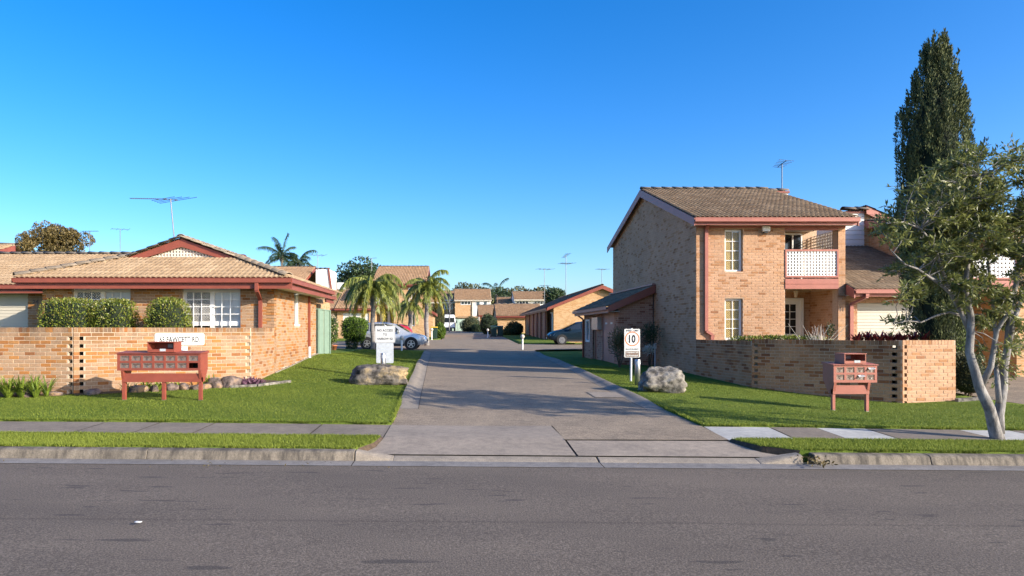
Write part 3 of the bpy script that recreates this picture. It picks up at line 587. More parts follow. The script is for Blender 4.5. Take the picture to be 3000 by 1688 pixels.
def tiles(parent, p0, eu, ev, width, length, mat, n_ind=0, inside=None, amp=.03, planes=(), seg=8, prefer=None, over=.05):
    """rows of overlapping profiled tiles; p0 eave corner, eu along the eave, ev up the slope; planes: (point, normal) clip, keeping the side the normal points away from"""
    p0 = Vector(p0); eu = Vector(eu).normalized(); ev = Vector(ev).normalized(); nn = eu.cross(ev).normalized()
    if nn.z < 0: nn = -nn
    V, Fc = tile_geo(amp, seg); rows = max(1, int(round(length/TG))); g = length/rows; cols = max(1, int(round(width/TW))); cw = width/cols; full = []; part = []
    for r in range(rows):
        for c in range(cols):
            o = p0+eu*(c*cw)+ev*(r*g-over); cs = [o+eu*a+ev*b for a in (0, cw) for b in (0, TL)]
            if planes:
                d = [max((q-Vector(pt)).dot(Vector(nr)) for pt, nr in planes) for q in cs]
                if min(d) > .0: continue
                (full if max(d) <= 0 else part).append(o)
            else: full.append(o)
    full.sort(key=prefer or (lambda q: q.y)); ind, rest = full[:n_ind], full[n_ind:]
    key = (mat, amp, seg, round(cw, 4))
    if ind and key not in _tm:
        VV = V.copy(); VV[:, 0] *= cw/TW
        me = bpy.data.meshes.new('roof_tile'); me.from_pydata(VV.tolist(), [], Fc.tolist()); me.materials.append(M[mat]); me.polygons.foreach_set('use_smooth', [True]*len(me.polygons)); _tm[key] = me
    for q in ind:
        o = bpy.data.objects.new('roof_tile', _tm[key]); COL.objects.link(o); o.parent = parent
        world_place(o, Matrix(((eu.x, ev.x, nn.x, q.x), (eu.y, ev.y, nn.y, q.y), (eu.z, ev.z, nn.z, q.z), (0, 0, 0, 1))), parent)
    def mass(lst, cutp):
        if not lst: return
        B = np.array([eu, ev, nn]); S = V.copy(); S[:, 0] *= cw/TW; base = S @ B; A = np.array([tuple(q) for q in lst]); k = len(A)
        VV = (A[:, None, :]+base[None]).reshape(-1, 3); FF = (np.arange(k)[:, None, None]*len(V)+Fc[None]).reshape(-1, 4)
        ob = from_np('tiling', VV, FF, mat, parent, 'stuff', rn=np.repeat(rng.uniform(0, 1, k), len(Fc)), smooth=True)
        if cutp:
            bm = bmesh.new(); bm.from_mesh(ob.data); of = off(parent)
            for pt, nr in planes: bmesh.ops.bisect_plane(bm, geom=bm.verts[:]+bm.edges[:]+bm.faces[:], plane_co=Vector(pt)-of, plane_no=Vector(nr), clear_outer=True)
            bm.to_mesh(ob.data); bm.free()
    if planes and part: mass(rest, False); mass(part, True)
    else: mass(rest, False)
def caps(parent, a, b, mat='ridge_tile', r=.12, length=.42, name='ridge_cap', tip=True):
    """half-round ridge tiles laid end to end, each lapping the next"""
    a = Vector(a); b = Vector(b); d = b-a; L = d.length; d.normalize(); s = d.cross(Vector((0, 0, 1))).normalized(); up = s.cross(d); n = max(1, int(round(L/length))); st = L/n
    me = bpy.data.meshes.new('ridge_cap'); seg = 6; V = []; Fc = []
    for t, rr, lift in ((0, r*1.12, .022), (st*1.08, r, .0)):
        for k in range(seg+1): an = math.pi*k/seg; V.append((math.cos(an)*rr, t, math.sin(an)*rr*.62+lift))
    for k in range(seg): Fc.append((k, k+1, k+seg+2, k+seg+1))
    m0 = len(V); V += [(v[0]*.86, v[1], v[2]-.018) for v in V[:seg+1]]
    for k in range(seg): Fc.append((k+1, k, m0+k, m0+k+1))
    me.from_pydata(V, [], Fc); me.materials.append(M[mat]); me.polygons.foreach_set('use_smooth', [True]*len(Fc))
    for i in range(n):
        o = bpy.data.objects.new(name, me); COL.objects.link(o); o.parent = parent; q = a+d*(i*st)
        world_place(o, Matrix(((s.x, d.x, up.x, q.x), (s.y, d.y, up.y, q.y), (s.z, d.z, up.z, q.z), (0, 0, 0, 1))), parent)
def gutter(parent, a, b, mat='red_paint', out=(0, -1), h=.11, fascia=.17, name='gutter'):
    """quad gutter with a fascia board under and behind it"""
    a = Vector(a); b = Vector(b); o = Vector((out[0], out[1], 0)); m = MB()
    def seg(o0, o1, z0, z1):
        m.hexa([a+o*o0+Vector((0, 0, z0)), b+o*o0+Vector((0, 0, z0)), b+o*o1+Vector((0, 0, z0)), a+o*o1+Vector((0, 0, z0)), a+o*o0+Vector((0, 0, z1)), b+o*o0+Vector((0, 0, z1)), b+o*o1+Vector((0, 0, z1)), a+o*o1+Vector((0, 0, z1))])
    seg(0, .115, -.004, .012); seg(.10, .115, .0121, h); seg(.095, .125, h+.0005, h+.018); seg(0, .012, .0121, h)
    m.build(name, mat, parent)
    m = MB(); m.hexa([a+Vector((0, 0, -fascia)), b+Vector((0, 0, -fascia)), b-o*.03+Vector((0, 0, -fascia)), a-o*.03+Vector((0, 0, -fascia)), a+Vector((0, 0, h-.02)), b+Vector((0, 0, h-.02)), b-o*.03+Vector((0, 0, h-.02)), a-o*.03+Vector((0, 0, h-.02))])
    m.build('fascia', mat, parent)
def lattice(parent, x0, x1, z0, z1, y, step=.085, w_=.05, mat='white_paint', name='lattice', axis='x'):
    """square lattice of upright and level slats"""
    def bx(m, a, b, c, d, e, f):
        if axis == 'x': m.box(a, b, c, d, e, f)
        else: m.box(c, d, a, b, e, f)
    n = int((x1-x0)/step)
    for k in range(n+1):
        m = MB(); c = x0+(x1-x0)*k/n; bx(m, max(x0, c-w_/2), min(x1, c+w_/2), y-.008, y, z0, z1); m.build('slat', mat, parent)
    n = int((z1-z0)/step)
    for k in range(n+1):
        m = MB(); c = z0+(z1-z0)*k/n; bx(m, x0, x1, y+.0005, y+.009, max(z0, c-w_/2), min(z1, c+w_/2)); m.build('slat', mat, parent)
def window(parent, x0, x1, z0, z1, y, cols, rows, glassmat='glass_dark', frame=.05, mun=.022, mat='white_paint', name='window', back=None):
    """timber window in the plane y (facing -y): frame, glazing bars and one pane per light"""
    f = MB(); f.box(x0, x0+frame, y-.02, y+.04, z0, z1); f.box(x1-frame, x1, y-.02, y+.04, z0, z1); f.box(x0+frame, x1-frame, y-.022, y+.04, z1-frame, z1); f.box(x0+frame, x1-frame, y-.03, y+.04, z0, z0+frame*1.3)
    win = f.build(name, mat, parent); a, b, c, d = x0+frame, x1-frame, z0+frame*1.3, z1-frame
    for k in range(1, cols): m = MB(); q = a+(b-a)*k/cols; m.box(q-mun/2, q+mun/2, y-.012, y+.012, c, d); m.build('glazing_bar', mat, win)
    for k in range(1, rows): m = MB(); q = c+(d-c)*k/rows; m.box(a, b, y-.010, y+.014, q-mun/2, q+mun/2); m.build('glazing_bar', mat, win)
    for i in range(cols):
        for j in range(rows):
            m = MB(); m.box(a+(b-a)*i/cols+mun*.4, a+(b-a)*(i+1)/cols-mun*.4, y+.016, y+.022, c+(d-c)*j/rows+mun*.4, c+(d-c)*(j+1)/rows-mun*.4); m.build('pane', glassmat, win)
    return win
def roller_door(parent, x0, x1, z0, z1, y, mat='garage_cream', pitch=.105):
    door = MB().box(x0, x1, y+.012, y+.03, z0, z1).build('garage_door', mat, parent); z = z0
    while z < z1-.02:
        t = min(z+pitch-.012, z1); MB().hexa([(x0, y-.006, z), (x1, y-.006, z), (x1, y+.0115, z), (x0, y+.0115, z), (x0, y+.004, t), (x1, y+.004, t), (x1, y+.0115, t), (x0, y+.0115, t)]).build('door_slat', mat, door); z += pitch
    return door
def downpipe(parent, pts, w_=.09, mat='red_paint'):
    m = MB()
    for a, b in zip(pts[:-1], pts[1:]): m.bar(a, b, w_, w_*.75)
    return m.build('downpipe', mat, parent)
# ------------------------------------------------------------------ boundary walls
def wall_base(p, q): return lambda s: G(p[0]+(q[0]-p[0])*s/math.hypot(q[0]-p[0], q[1]-p[1]), p[1]+(q[1]-p[1])*s/math.hypot(q[0]-p[0], q[1]-p[1]))-.04
def wall_seg(t, p, q, top, mat, mortar, n_ind, thick=.23, holes=(), prefer=None, zb=-.4, soldier=True, n=None):
    p = Vector((*p, 0)); q = Vector((*q, 0)); L = (q-p).length; u = (q-p).normalized(); n = Vector((u.y, -u.x, 0)) if n is None else Vector((*n, 0))
    k = int((top-.115-zb)/.086); z0 = top-.115-k*.086
    panel(MB(), p, u, n, L, zb, top-.005, thick, holes).build('wall_core', mortar, t)
    bricks(t, p, u, n, L, z0, top, mat, n_ind, holes, soldier=soldier, zbot=wall_base(p, q), prefer=prefer)
    return p, u, n, L
def tooth(L, z0, top, a0, a1, b0=None, b1=None):        # alternate half-brick voids of an unbonded joint
    k = int((top-.115-z0)/.086); base = top-.115-k*.086; h = []
    for r in range(1, k):
        if r % 2 == 0: h.append((a0, a1, base+r*.086-.005, base+r*.086+.081))
        elif b0 is not None: h.append((b0, b1, base+r*.086-.005, base+r*.086+.081))
    return h
PA, PB, TOPL = (-8.66, 15.4), (-5.285, 17.5), 1.80
WL = thing('boundary_wall', (-8.6, 15.45, .2), 'low orange brick boundary wall carrying the white street name board', 'wall')
wall_seg(WL, (-16, 15.4), (-8.68, 15.4), TOPL, 'brick_wall_left', 'mortar_light', 130, holes=tooth(7.3, -.4, TOPL, 7.32-.10, 7.32-.005), prefer=lambda q: -q[0])
LB = math.hypot(PB[0]-PA[0], PB[1]-PA[1])
pB, uB, nB, _ = wall_seg(WL, PA, PB, TOPL, 'brick_wall_left', 'mortar_light', 170, holes=tooth(LB, -.4, TOPL, .12, .20)+[h for h in tooth(LB, -.4, TOPL, LB-.11, LB-.02)])
MB().obox(pB, uB, nB, -.03, LB-.01, -.30, -.15, -.4, 1.7).build('void_shade', 'black_interior', WL)  # black backing; shade of the open joint put into its colour
wall_seg(WL, PB, (-5.285, 19.69), TOPL, 'brick_wall_left', 'mortar_light', 0)
WR = thing('boundary_wall', (9, 18, .1), 'weathered dark-stained low brick wall behind the pink letterboxes, corner end sunlit', 'wall')
PE, PJ, PH = (10.88, 16.7), (8.155, 18.9), (7.80, 22.29); LR = math.hypot(PE[0]-PJ[0], PE[1]-PJ[1])
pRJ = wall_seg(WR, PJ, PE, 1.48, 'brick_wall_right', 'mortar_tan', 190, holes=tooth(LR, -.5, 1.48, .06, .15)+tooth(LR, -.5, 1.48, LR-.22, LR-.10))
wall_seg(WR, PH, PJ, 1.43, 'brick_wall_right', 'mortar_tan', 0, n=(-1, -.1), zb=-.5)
MB().obox((*PJ, 0), pRJ[1], pRJ[2], .02, LR-.03, -.34, -.235, -.5, 1.3).build('void_shade', 'black_interior', WR)  # black slab painted as the shade inside the voids
brick_mat('brick_wall_lit', BR_R)  # sunlit end's paler copy: light put into the colour, stain left off
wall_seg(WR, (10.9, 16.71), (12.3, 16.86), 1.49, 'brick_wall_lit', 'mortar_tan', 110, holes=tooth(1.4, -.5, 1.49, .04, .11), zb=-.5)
# ------------------------------------------------------------------ left house
LH = thing('bungalow', (-8.6, 22, .3), 'single-storey orange brick bungalow with sandy tiled roof and white lattice gable', 'house')
y0, xa, xb, ztop = 19.7, -11.97, -5.285, 3.06
wins = [(-11.11, -9.43), (-7.94, -6.26)]
hol = [(a-xa, b-xa, 1.30, 3.07) for a, b in wins]
wf = panel(MB(), (xa, y0), (1, 0), (0, -1), xb-xa, -.1, ztop, .23, hol)
lw = wf.build('front_wall', 'mortar_light', LH)
bricks(lw, (xa, y0), (1, 0), (0, -1), xb-xa, .02, ztop, 'brick_orange', 230, hol, prefer=lambda q: (0 if q[1] > 1.76 else 1, -q[0]))
sh = [(2.42, 3.12, 1.86, 3.07)]
sw = panel(MB(), (xb, y0), (0, 1), (1, 0), 5.8, -.1, ztop, .23, sh).build('side_wall', 'mortar_light', LH)
bricks(sw, (xb, y0), (0, 1), (1, 0), 5.8, .02, ztop, 'brick_orange', 70, sh, zbot=lambda s: G(xb, y0+s)+.06, prefer=lambda q: q[0]+(0 if q[1] > 1.2 else 3))
MB().box(xb-.02, xb+.05, y0-2, y0+5.8, -.4, .0).build('footing', 'slab_grey', LH)
mm = MB()
for s in np.linspace(0, 5.6, 15): zz = G(xb+.1, y0+s); mm.box(xb+.0075, xb+.06, y0+s, y0+s+.399, zz-.3, zz+.07)
mm.build('concrete_plinth', 'kerb_clean', LH)
# side window
f = MB(); f.box(xb-.13, xb-.04, y0+2.43, y0+2.52, 1.87, 3.05); f.box(xb-.13, xb-.04, y0+3.02, y0+3.11, 1.87, 3.05); f.box(xb-.15, xb+.03, y0+2.43, y0+3.11, 1.862, 1.93); f.box(xb-.13, xb-.04, y0+2.52, y0+3.02, 2.98, 3.05)
swn = f.build('window', 'white_paint', LH); MB().box(xb-.11, xb-.10, y0+2.52, y0+3.02, 1.93, 2.98).build('pane', 'glass_blue', swn)
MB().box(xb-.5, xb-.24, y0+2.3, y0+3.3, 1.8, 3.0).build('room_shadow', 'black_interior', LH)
# front windows: head panel, sashes, outside bars, diamond security mesh, blinds behind
for wi, (a, b) in enumerate(wins):
    c = (a+b)/2; yw = y0+.10; zb, zt = 1.30, 2.86
    fr = MB(); fr.box(a+.002, b-.002, yw-.02, yw+.04, zt+.001, 3.055); fr.box(a+.002, a+.09, yw-.03, yw+.04, zb, zt); fr.box(b-.05, b-.002, yw-.03, yw+.04, zb, zt); fr.box(c-.055, c+.055, yw-.045, yw+.04, zb, zt); fr.box(a+.09, c-.055, yw-.03, yw+.04, zt-.03, zt); fr.box(c+.055, b-.05, yw-.03, yw+.04, zt-.03, zt)
    fr.box(a+.09, c-.055, yw-.04, yw+.04, 1.865, 1.99); fr.box(c+.055, b-.05, yw-.04, yw+.04, 1.865, 1.99)
    win = fr.build('window', 'white_paint', LH)
    for side, (p, q) in enumerate(((a+.09, c-.055), (c+.055, b-.05))):
        gl = 'glass_dark' if side == 0 else 'glass_clear'
        for i in range(3):
            for (r0, r1) in ((1.99, 2.2), (2.2, 2.41), (2.41, 2.62), (2.62, 2.83), (1.35, 1.865)):
                MB().box(p+(q-p)*i/3+.004, p+(q-p)*(i+1)/3-.004, yw+.02, yw+.026, r0+.004, r1-.004).build('pane', gl, win)
        for i in (1, 2): s = p+(q-p)*i/3; MB().box(s-.011, s+.011, yw-.10, yw-.085, 1.5, zt-.001).build('bar', 'white_paint', win)
        for z in (2.2, 2.41, 2.62): MB().box(p-.01, q+.01, yw-.0845, yw-.07, z-.011, z+.011).build('bar', 'white_paint', win)
        if side == 0:
            g = MB(); st = .075
            for k in range(-30, 40):                   # diamond mesh
                for sg in (1, -1):
                    x_ = p+k*st; pts = []
                    zA, zB = 2.0, 2.83
                    xA, xB = x_, x_+sg*(zB-zA)
                    t0, t1 = 0., 1.
                    dx = xB-xA
                    for lim, s_ in ((p, 1), (q, -1)):
                        fa, fb = (xA-lim)*s_, (xB-lim)*s_
                        if fa < 0 and fb < 0: t0 = 2
                        elif fa < 0: t0 = max(t0, fa/(fa-fb))
                        elif fb < 0: t1 = min(t1, fa/(fa-fb))
                    if t1-t0 > .02: g.bar((xA+dx*t0, yw-.055, zA+(zB-zA)*t0), (xA+dx*t1, yw-.055, zA+(zB-zA)*t1), .008, .006, up=(0, 1, 0))
            g.build('security_mesh', 'white_paint', win)
            MB().box(p, q, yw+.10, yw+.11, 1.3, 2.9).build('lace_curtain', 'ink_grey', win)
        else: MB().box(p, q, yw+.05, yw+.06, 1.3, 2.9).build('blind', 'curtain_white', win)
    MB().box(c-.31, c+.24, yw-.12, yw-.021, 2.955, 3.02).build('awning_housing', 'white_paint', win)
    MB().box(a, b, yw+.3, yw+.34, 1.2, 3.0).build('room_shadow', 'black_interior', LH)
# roof
PT = .36; ex0, ex1, ey, ez = -12.4, -4.75, 19.15, 3.21; gy_, hw = 2.2, 3.825; xc = (ex0+ex1)/2; yg = ey+gy_; zg = ez+PT*gy_; za = ez+PT*hw; ye = 28.0; nrm = math.sqrt(1+PT*PT)
dk = MB(); dz = -.012
V3 = lambda x, y, z: (x, y, z+dz)
dk.add([V3(ex0, ey, ez), V3(ex1, ey, ez), V3(ex1-gy_, yg, zg), V3(ex0+gy_, yg, zg)], [(0, 1, 2, 3)])
dk.add([V3(ex1, ey, ez), V3(ex1, ye, ez), V3(xc, ye, za), V3(xc, yg-.12, za), V3(ex1-gy_, yg-.12, zg)], [(0, 1, 2, 3, 4)])
dk.add([V3(ex0, ye, ez), V3(ex0, ey, ez), V3(ex0+gy_, yg-.12, zg), V3(xc, yg-.12, za), V3(xc, ye, za)], [(0, 1, 2, 3, 4)])
rf = dk.build('roof', 'ridge_tile', LH)
s2 = math.sqrt(.5)
tiles(rf, (ex0, ey, ez), (1, 0, 0), (0, 1, PT), ex1-ex0, gy_*nrm, 'tile_sand', 190, planes=[((ex1, ey, 0), (s2, s2, 0)), ((ex0, ey, 0), (-s2, s2, 0))], amp=.034)
tiles(rf, (ex1, ey, ez), (0, 1, 0), (-1, 0, PT), ye-ey, gy_*nrm, 'tile_sand', 0, planes=[((ex1, ey, 0), (-s2, -s2, 0))], amp=.034)
tiles(rf, (ex1-gy_, yg-.15, zg), (0, 1, 0), (-1, 0, PT), ye-yg, (hw-gy_)*nrm, 'tile_sand', 0, amp=.034)
tiles(rf, (ex0, ey, ez), (0, 1, 0), (1, 0, PT), 5.5, gy_*nrm, 'tile_sand', 0, planes=[((ex0, ey, 0), (s2, -s2, 0))], amp=.034)
tiles(rf, (ex0+gy_, yg-.15, zg), (0, 1, 0), (1, 0, PT), ye-yg, (hw-gy_)*nrm, 'tile_sand', 0, amp=.034)
caps(rf, (ex1+.02, ey-.02, ez+.05), (ex1-gy_, yg, zg+.06)); caps(rf, (ex0-.02, ey-.02, ez+.05), (ex0+gy_, yg, zg+.06)); caps(rf, (xc, yg-.2, za+.03), (xc, ye, za+.03))
# edge tiles along the gablet rakes
for sg in (1, -1):
    a = Vector((xc+sg*(hw-gy_+.08), yg-.17, zg+.0)); b = Vector((xc, yg-.17, za+.045))
    caps(rf, a, b, r=.075, length=.36, name='verge_tile')
gb = MB(); gb.add([(xc-(hw-gy_), yg+.02, zg-.1), (xc+hw-gy_, yg+.02, zg-.1), (xc+hw-gy_, yg+.02, zg), (xc, yg+.02, za), (xc-(hw-gy_), yg+.02, zg)], [(0, 1, 2, 3, 4)])
gab = gb.build('gable', 'black_interior', LH)
for sg in (1, -1):
    m = MB(); m.prism([(xc+sg*(hw-gy_+.14), zg-.05), (xc+sg*(hw-gy_+.14), zg-.21), (xc, za-.26), (xc, za-.015)], 'y', yg-.14, yg-.10); m.build('barge_board', 'red_paint', LH)
hh = hw-gy_-.32; k = int(2*hh/.095)
for i in range(k+1):
    x_ = xc-hh+2*hh*i/k; zt = za-.2-abs(x_-xc)*PT
    if zt > zg+.03: MB().box(x_-.027, x_+.027, yg-.05, yg-.042, zg-.02, zt).build('lattice_slat', 'cream_panel', gab)
z_ = zg+.03
while z_ < za-.25:
    q = min(hh, (za-.2-z_)/PT)
    MB().box(xc-q, xc+q, yg-.0415, yg-.033, z_-.027, z_+.027).build('lattice_slat', 'cream_panel', gab); z_ += .095
MB().box(xc-(hw-gy_), xc+(hw-gy_), yg-.13, yg-.05, zg-.03, zg-.0).build('apron_flashing', 'ridge_tile', LH)
gutter(LH, (ex0, ey, 3.07), (ex1+.11, ey, 3.07), fascia=.17)
gutter(LH, (ex1, ey+.001, 3.07), (ex1, 25.9, 3.07), out=(1, 0), fascia=.17)
gutter(LH, (ex0, ey+.001, 3.07), (ex0, 22.0, 3.07), out=(-1, 0), fascia=.17)
so_ = MB(); so_.box(ex0+.01, ex1-.04, ey+.005, y0-.012, 2.935, 2.95); so_.box(xb+.012, ex1-.04, y0-.011, 25.88, 2.935, 2.95); so_.build('soffit', 'soffit', LH)
downpipe(LH, [(X(755, 19.12)-.02, ey-.06, 3.07), (X(755, 19.12)-.02, ey-.06, 2.84), (X(762, 19.6), y0-.07, 2.62), (X(762, 19.6), y0-.07, .3)], .10)
downpipe(LH, [(xb+.06, 24.1, 2.95), (xb+.06, 24.1, 1.05)], .075); MB().tube([(xb+.06, 24.1, 1.15), (xb+.06, 24.1, .78), (xb+.12, 24.05, .72)], .045).build('pipe_foot', 'white_paint', LH)
# rear step of the side wall
MB().box(-9, -5.6, 25.5, 30, .2, 3.0).build('rear_wall', 'brick_far', LH); gutter(LH, (-5.0, 25.9, 2.95), (-5.0, 27.6, 2.95), out=(1, 0), fascia=.15)
# garage wing
gw = panel(MB(), (-22, 22.6), (1, 0), (0, -1), 10, -.1, 3.06, .23, [(2.0, 7.78, -.2, 2.95)]).build('garage_wall', 'mortar_light', LH)
bricks(gw, (-22, 22.6), (1, 0), (0, -1), 10, .02, 3.06, 'brick_orange', 0, [(2.0, 7.78, -.2, 2.95)])
roller_door(LH, -20, -14.22, .5, 2.95, 22.68)
gutter(LH, (-22, 22.1, 3.07), (-12.45, 22.1, 3.07), fascia=.14); MB().box(-22, -12.5, 22.12, 22.588, 2.94, 2.955).build('soffit', 'soffit', LH)
dk = MB(); dk.add([(-22, 22.1, 3.20), (-12.4, 22.1, 3.20), (-8.5, 26, 4.595), (-22, 26, 4.595)], [(0, 1, 2, 3)]); dk.add([(-22, 26, 4.595), (-8.5, 26, 4.595), (-8.5, 29, 3.4), (-22, 29, 3.4)], [(0, 1, 2, 3)])
wr = dk.build('wing_roof', 'ridge_tile', LH)
tiles(wr, (-22, 22.1, 3.21), (1, 0, 0), (0, 1, .358), 13.5, 3.9*nrm, 'tile_sand', 110, planes=[((-12.4, 22.1, 0), (s2, -s2, 0))], amp=.034, prefer=lambda q: -q.x)
caps(wr, (-22, 26, 4.63), (-9.4, 26, 4.63))
text('24', X(104, 22.58), Z(884, 22.58), .20, .13, 'ink_brown', LH, lambda x, z: (x, 22.58, z), 'house_number')
ve = MB().lathe((X(705, 23), 23, 0), [(.05, 3.9), (.05, Z(757, 23)), (.19, Z(755, 23)), (.20, Z(750, 23)), (.15, Z(746, 23)), (.02, Z(745, 23))], 16).build('roof_vent', 'glaze_brown', LH, smooth=True)
# ------------------------------------------------------------------ two-storey townhouses (one plan, some mirrored)
def townhouse(name, label, x0, Y, zf, mirror=False, detail=True, garage=True, gw_=3.4, tile='tile_brown', zg_=None, red='pink_paint', depth=12.1, sidebrick=True, rise=6.85):
    Wd = 4.87; T = thing(name, (x0+Wd/2, Y+2, zf-.4), label, 'house'); zb = (zg_ if zg_ is not None else zf-.6)
    fx = (lambda s: x0+s) if not mirror else (lambda s: x0+Wd-s)
    def bx(m, s0, s1, a, b, c, d): q = sorted((fx(s0), fx(s1))); return m.box(q[0], q[1], a, b, c, d)
    def span(s0, s1): return sorted((fx(s0), fx(s1)))
    E = zf+4.45; bm_, mo = ('brick_tan', 'mortar_tan') if detail else (None, 'brick_far')
    wn = [(.93, 1.53, zf+.68, zf+2.05), (.93, 1.53, zf+2.91, zf+4.31)]
    # front wall with two narrow windows
    a, b = span(0, 2.90); hol = [(min(fx(h[0]), fx(h[1]))-a, max(fx(h[0]), fx(h[1]))-a, h[2], h[3]) for h in wn]
    fw = panel(MB(), (a, Y), (1, 0), (0, -1), b-a, zb, E, .22, hol).build('front_wall', mo, T)
    if detail: bricks(fw, (a, Y), (1, 0), (0, -1), b-a, zf-.5, E, bm_, 300, hol, prefer=lambda q: (0 if q[1] > 1.55 else 1, q[1]))
    for h in wn:
        q = span(h[0], h[1]); window(T, q[0]+.02, q[1]-.02, h[2]+.01, h[3]-.01, Y+.13, 2, 4, 'glass_amber', .055, .022)
        MB().box(q[0], q[1], Y-.01, Y+.10, h[2]-.03, h[2]-.002).build('sill', mo, T)
    # side wall with gable
    sx = fx(0); sn = -1 if not mirror else 1; D = depth-.2; rY = Y+6.1; rZ = zf+rise; bZ = zf+min(5.2, rise-.9); pf = (rZ-(E+.18))/6.5
    zt = lambda y: E+.12+pf*(y-(Y-.4)) if y < rY else rZ-.06-(y-rY)*(rZ-bZ)/(D+.4-6.1)
    m = MB(); m.prism([(Y+.221, zb), (Y+D, zb), (Y+D, zt(Y+D)-.03), (rY, zt(rY)-.03), (Y+.221, zt(Y+.221)-.03)], 'x', sx, sx-sn*.22); gwl = m.build('side_wall', mo, T)
    MB().box(min(sx, sx-sn*.22), max(sx, sx-sn*.22), Y+.0, Y+.22, E, zt(Y)-.03).build('side_wall', mo, T)
    if detail and sidebrick:
        def sp(zc):
            if zc < E+.1: a_ = 0
            else: a_ = min(6.1, (zc+.06-(E+.12))/pf-.4+.1)
            b_ = D if zc+.06 < zt(Y+D)-.03 else 6.1+(rZ-.06-zc-.08)/((rZ-bZ)/(D+.4-6.1))
            return (max(0, a_), min(D, b_))
        bricks(gwl, (sx, Y), (0, 1), (sn, 0), D, zf-.7, rZ, bm_, 0, span=sp, zbot=lambda s: G(sx, Y+s)-.05)
    # balcony and entry
    a, b = span(2.90, 4.64); pa, pb = span(4.64, 4.87)
    pw = MB(); bx(pw, 4.64, 4.87, Y, Y+.35, zb, E); pl = pw.build('pillar', mo, T)
    if detail: bricks(pl, (pa, Y), (1, 0), (0, -1), pb-pa, zf-.5, E, bm_, 0)
    pm = MB(); bx(pm, 4.64, 4.87, Y+.351, Y+1.77, zb, zf+2.42); bx(pm, 4.64, 4.87, Y+1.771, Y+D, zb, E+.3); pms = pm.build('porch_side_wall', mo, T)
    pk = panel(MB(), (a, Y+1.77), (1, 0), (0, -1), b-a, zb, E+.5, .2).build('porch_back_wall', mo, T)
    if detail:
        bricks(pk, (a, Y+1.77), (1, 0), (0, -1), b-a, zf-.4, zf+2.4, bm_, 0)
        q = fx(4.64); bricks(pms, (q, Y+.35), (0, 1), (-1 if not mirror else 1, 0), 1.42, zf-.4, zf+2.4, bm_, 0)
    pi_ = MB(); bx(pi_, 2.68, 2.90, Y+.221, Y+1.77, zb, E); pi_.build('porch_side_wall', mo, T)
    bf = MB().box(a, b, Y-.03, Y+.04, zf+2.36, zf+2.69).build('balcony_fascia', red, T)
    MB().box(a-.01, b+.01, Y-.045, Y-.03, zf+2.52, zf+2.535).build('fascia_bead', red, T)
    MB().box(a, b, Y+.04, Y+1.77, zf+2.42, zf+2.6).build('balcony_floor', 'soffit', T)
    rl = MB(); z0, z1 = zf+2.73, zf+3.65; rl.box(a, b, Y-.03, Y+.03, z1-.06, z1); rl.box(a, b, Y-.03, Y+.03, z0, z0+.06); rl.box(a, a+.05, Y-.03, Y+.03, z0+.06, z1-.06); rl.box(b-.05, b, Y-.03, Y+.03, z0+.06, z1-.06)
    bal = rl.build('balustrade', red, T); lattice(bal, a+.05, b-.05, z0+.06, z1-.06, Y, step=.098 if detail else .12, w_=.052 if detail else .075, mat='white_paint')
    MB().box(a, b, Y-.02, Y+.08, E-.17, E+.02).build('balcony_beam', red, T)
    # upstairs glazed door and lattice screen
    gd = MB(); gd.box(a+.02, b-.35, Y+1.70, Y+1.74, zf+2.6, zf+4.4); gd.build('balcony_door', 'glass_dark', T)
    fr = MB()
    for s in (a+.02, a+.55, a+1.05, b-.38): fr.box(s, s+.045, Y+1.66, Y+1.699, zf+2.6, zf+4.4)
    fr.box(a+.02, b-.35, Y+1.66, Y+1.6995, zf+4.36, zf+4.42); fr.build('door_frame', 'white_paint', T)
    sc = MB(); q = fx(4.70); sc.box(q-.02, q+.02, Y+.36, Y+.42, zf+2.6, E-.05); scn_ = sc.build('lattice_screen', red, T)
    if detail: lattice(scn_, Y+.42, Y+1.76, zf+2.65, zf+4.3, q, step=.10, w_=.045, mat='cream_panel', axis='y')
    MB().box(a, b, Y+.05, Y+1.76, E+.02, E+.06).build('balcony_ceiling', 'soffit', T)
    # entry door
    dz0 = zf; dx0, dx1 = span(3.42, 4.36)
    df = MB(); yq = Y+1.72; df.box(dx0, dx0+.09, yq-.05, yq+.04, dz0, dz0+2.14); df.box(dx1-.09, dx1, yq-.05, yq+.04, dz0, dz0+2.14); df.box(dx0+.09, dx1-.09, yq-.05, yq+.04, dz0+2.05, dz0+2.14); dfo = df.build('door_frame', 'white_paint', T)
    dd = panel(MB(), (dx0+.09, yq-.005), (1, 0), (0, -1), dx1-dx0-.18, dz0, dz0+2.05, .035, [(.16, .60, .88+dz0, 1.92+dz0), (.16, .60, .3+dz0, .72+dz0)]).build('entry_door', 'white_paint', T)
    for r0, r1, nr in ((.88, 1.92, 4), (.3, .72, 2)):
        MB().box(dx0+.25, dx0+.69, yq+.01, yq+.016, dz0+r0, dz0+r1).build('pane', 'black_interior', dd)
        MB().box(dx0+.46, dx0+.48, yq-.015, yq+.009, dz0+r0, dz0+r1).build('glazing_bar', 'white_paint', dd)
        for k in range(1, nr): MB().box(dx0+.25, dx0+.69, yq-.014, yq+.008, dz0+r0+(r1-r0)*k/nr-.01, dz0+r0+(r1-r0)*k/nr+.01).build('glazing_bar', 'white_paint', dd)
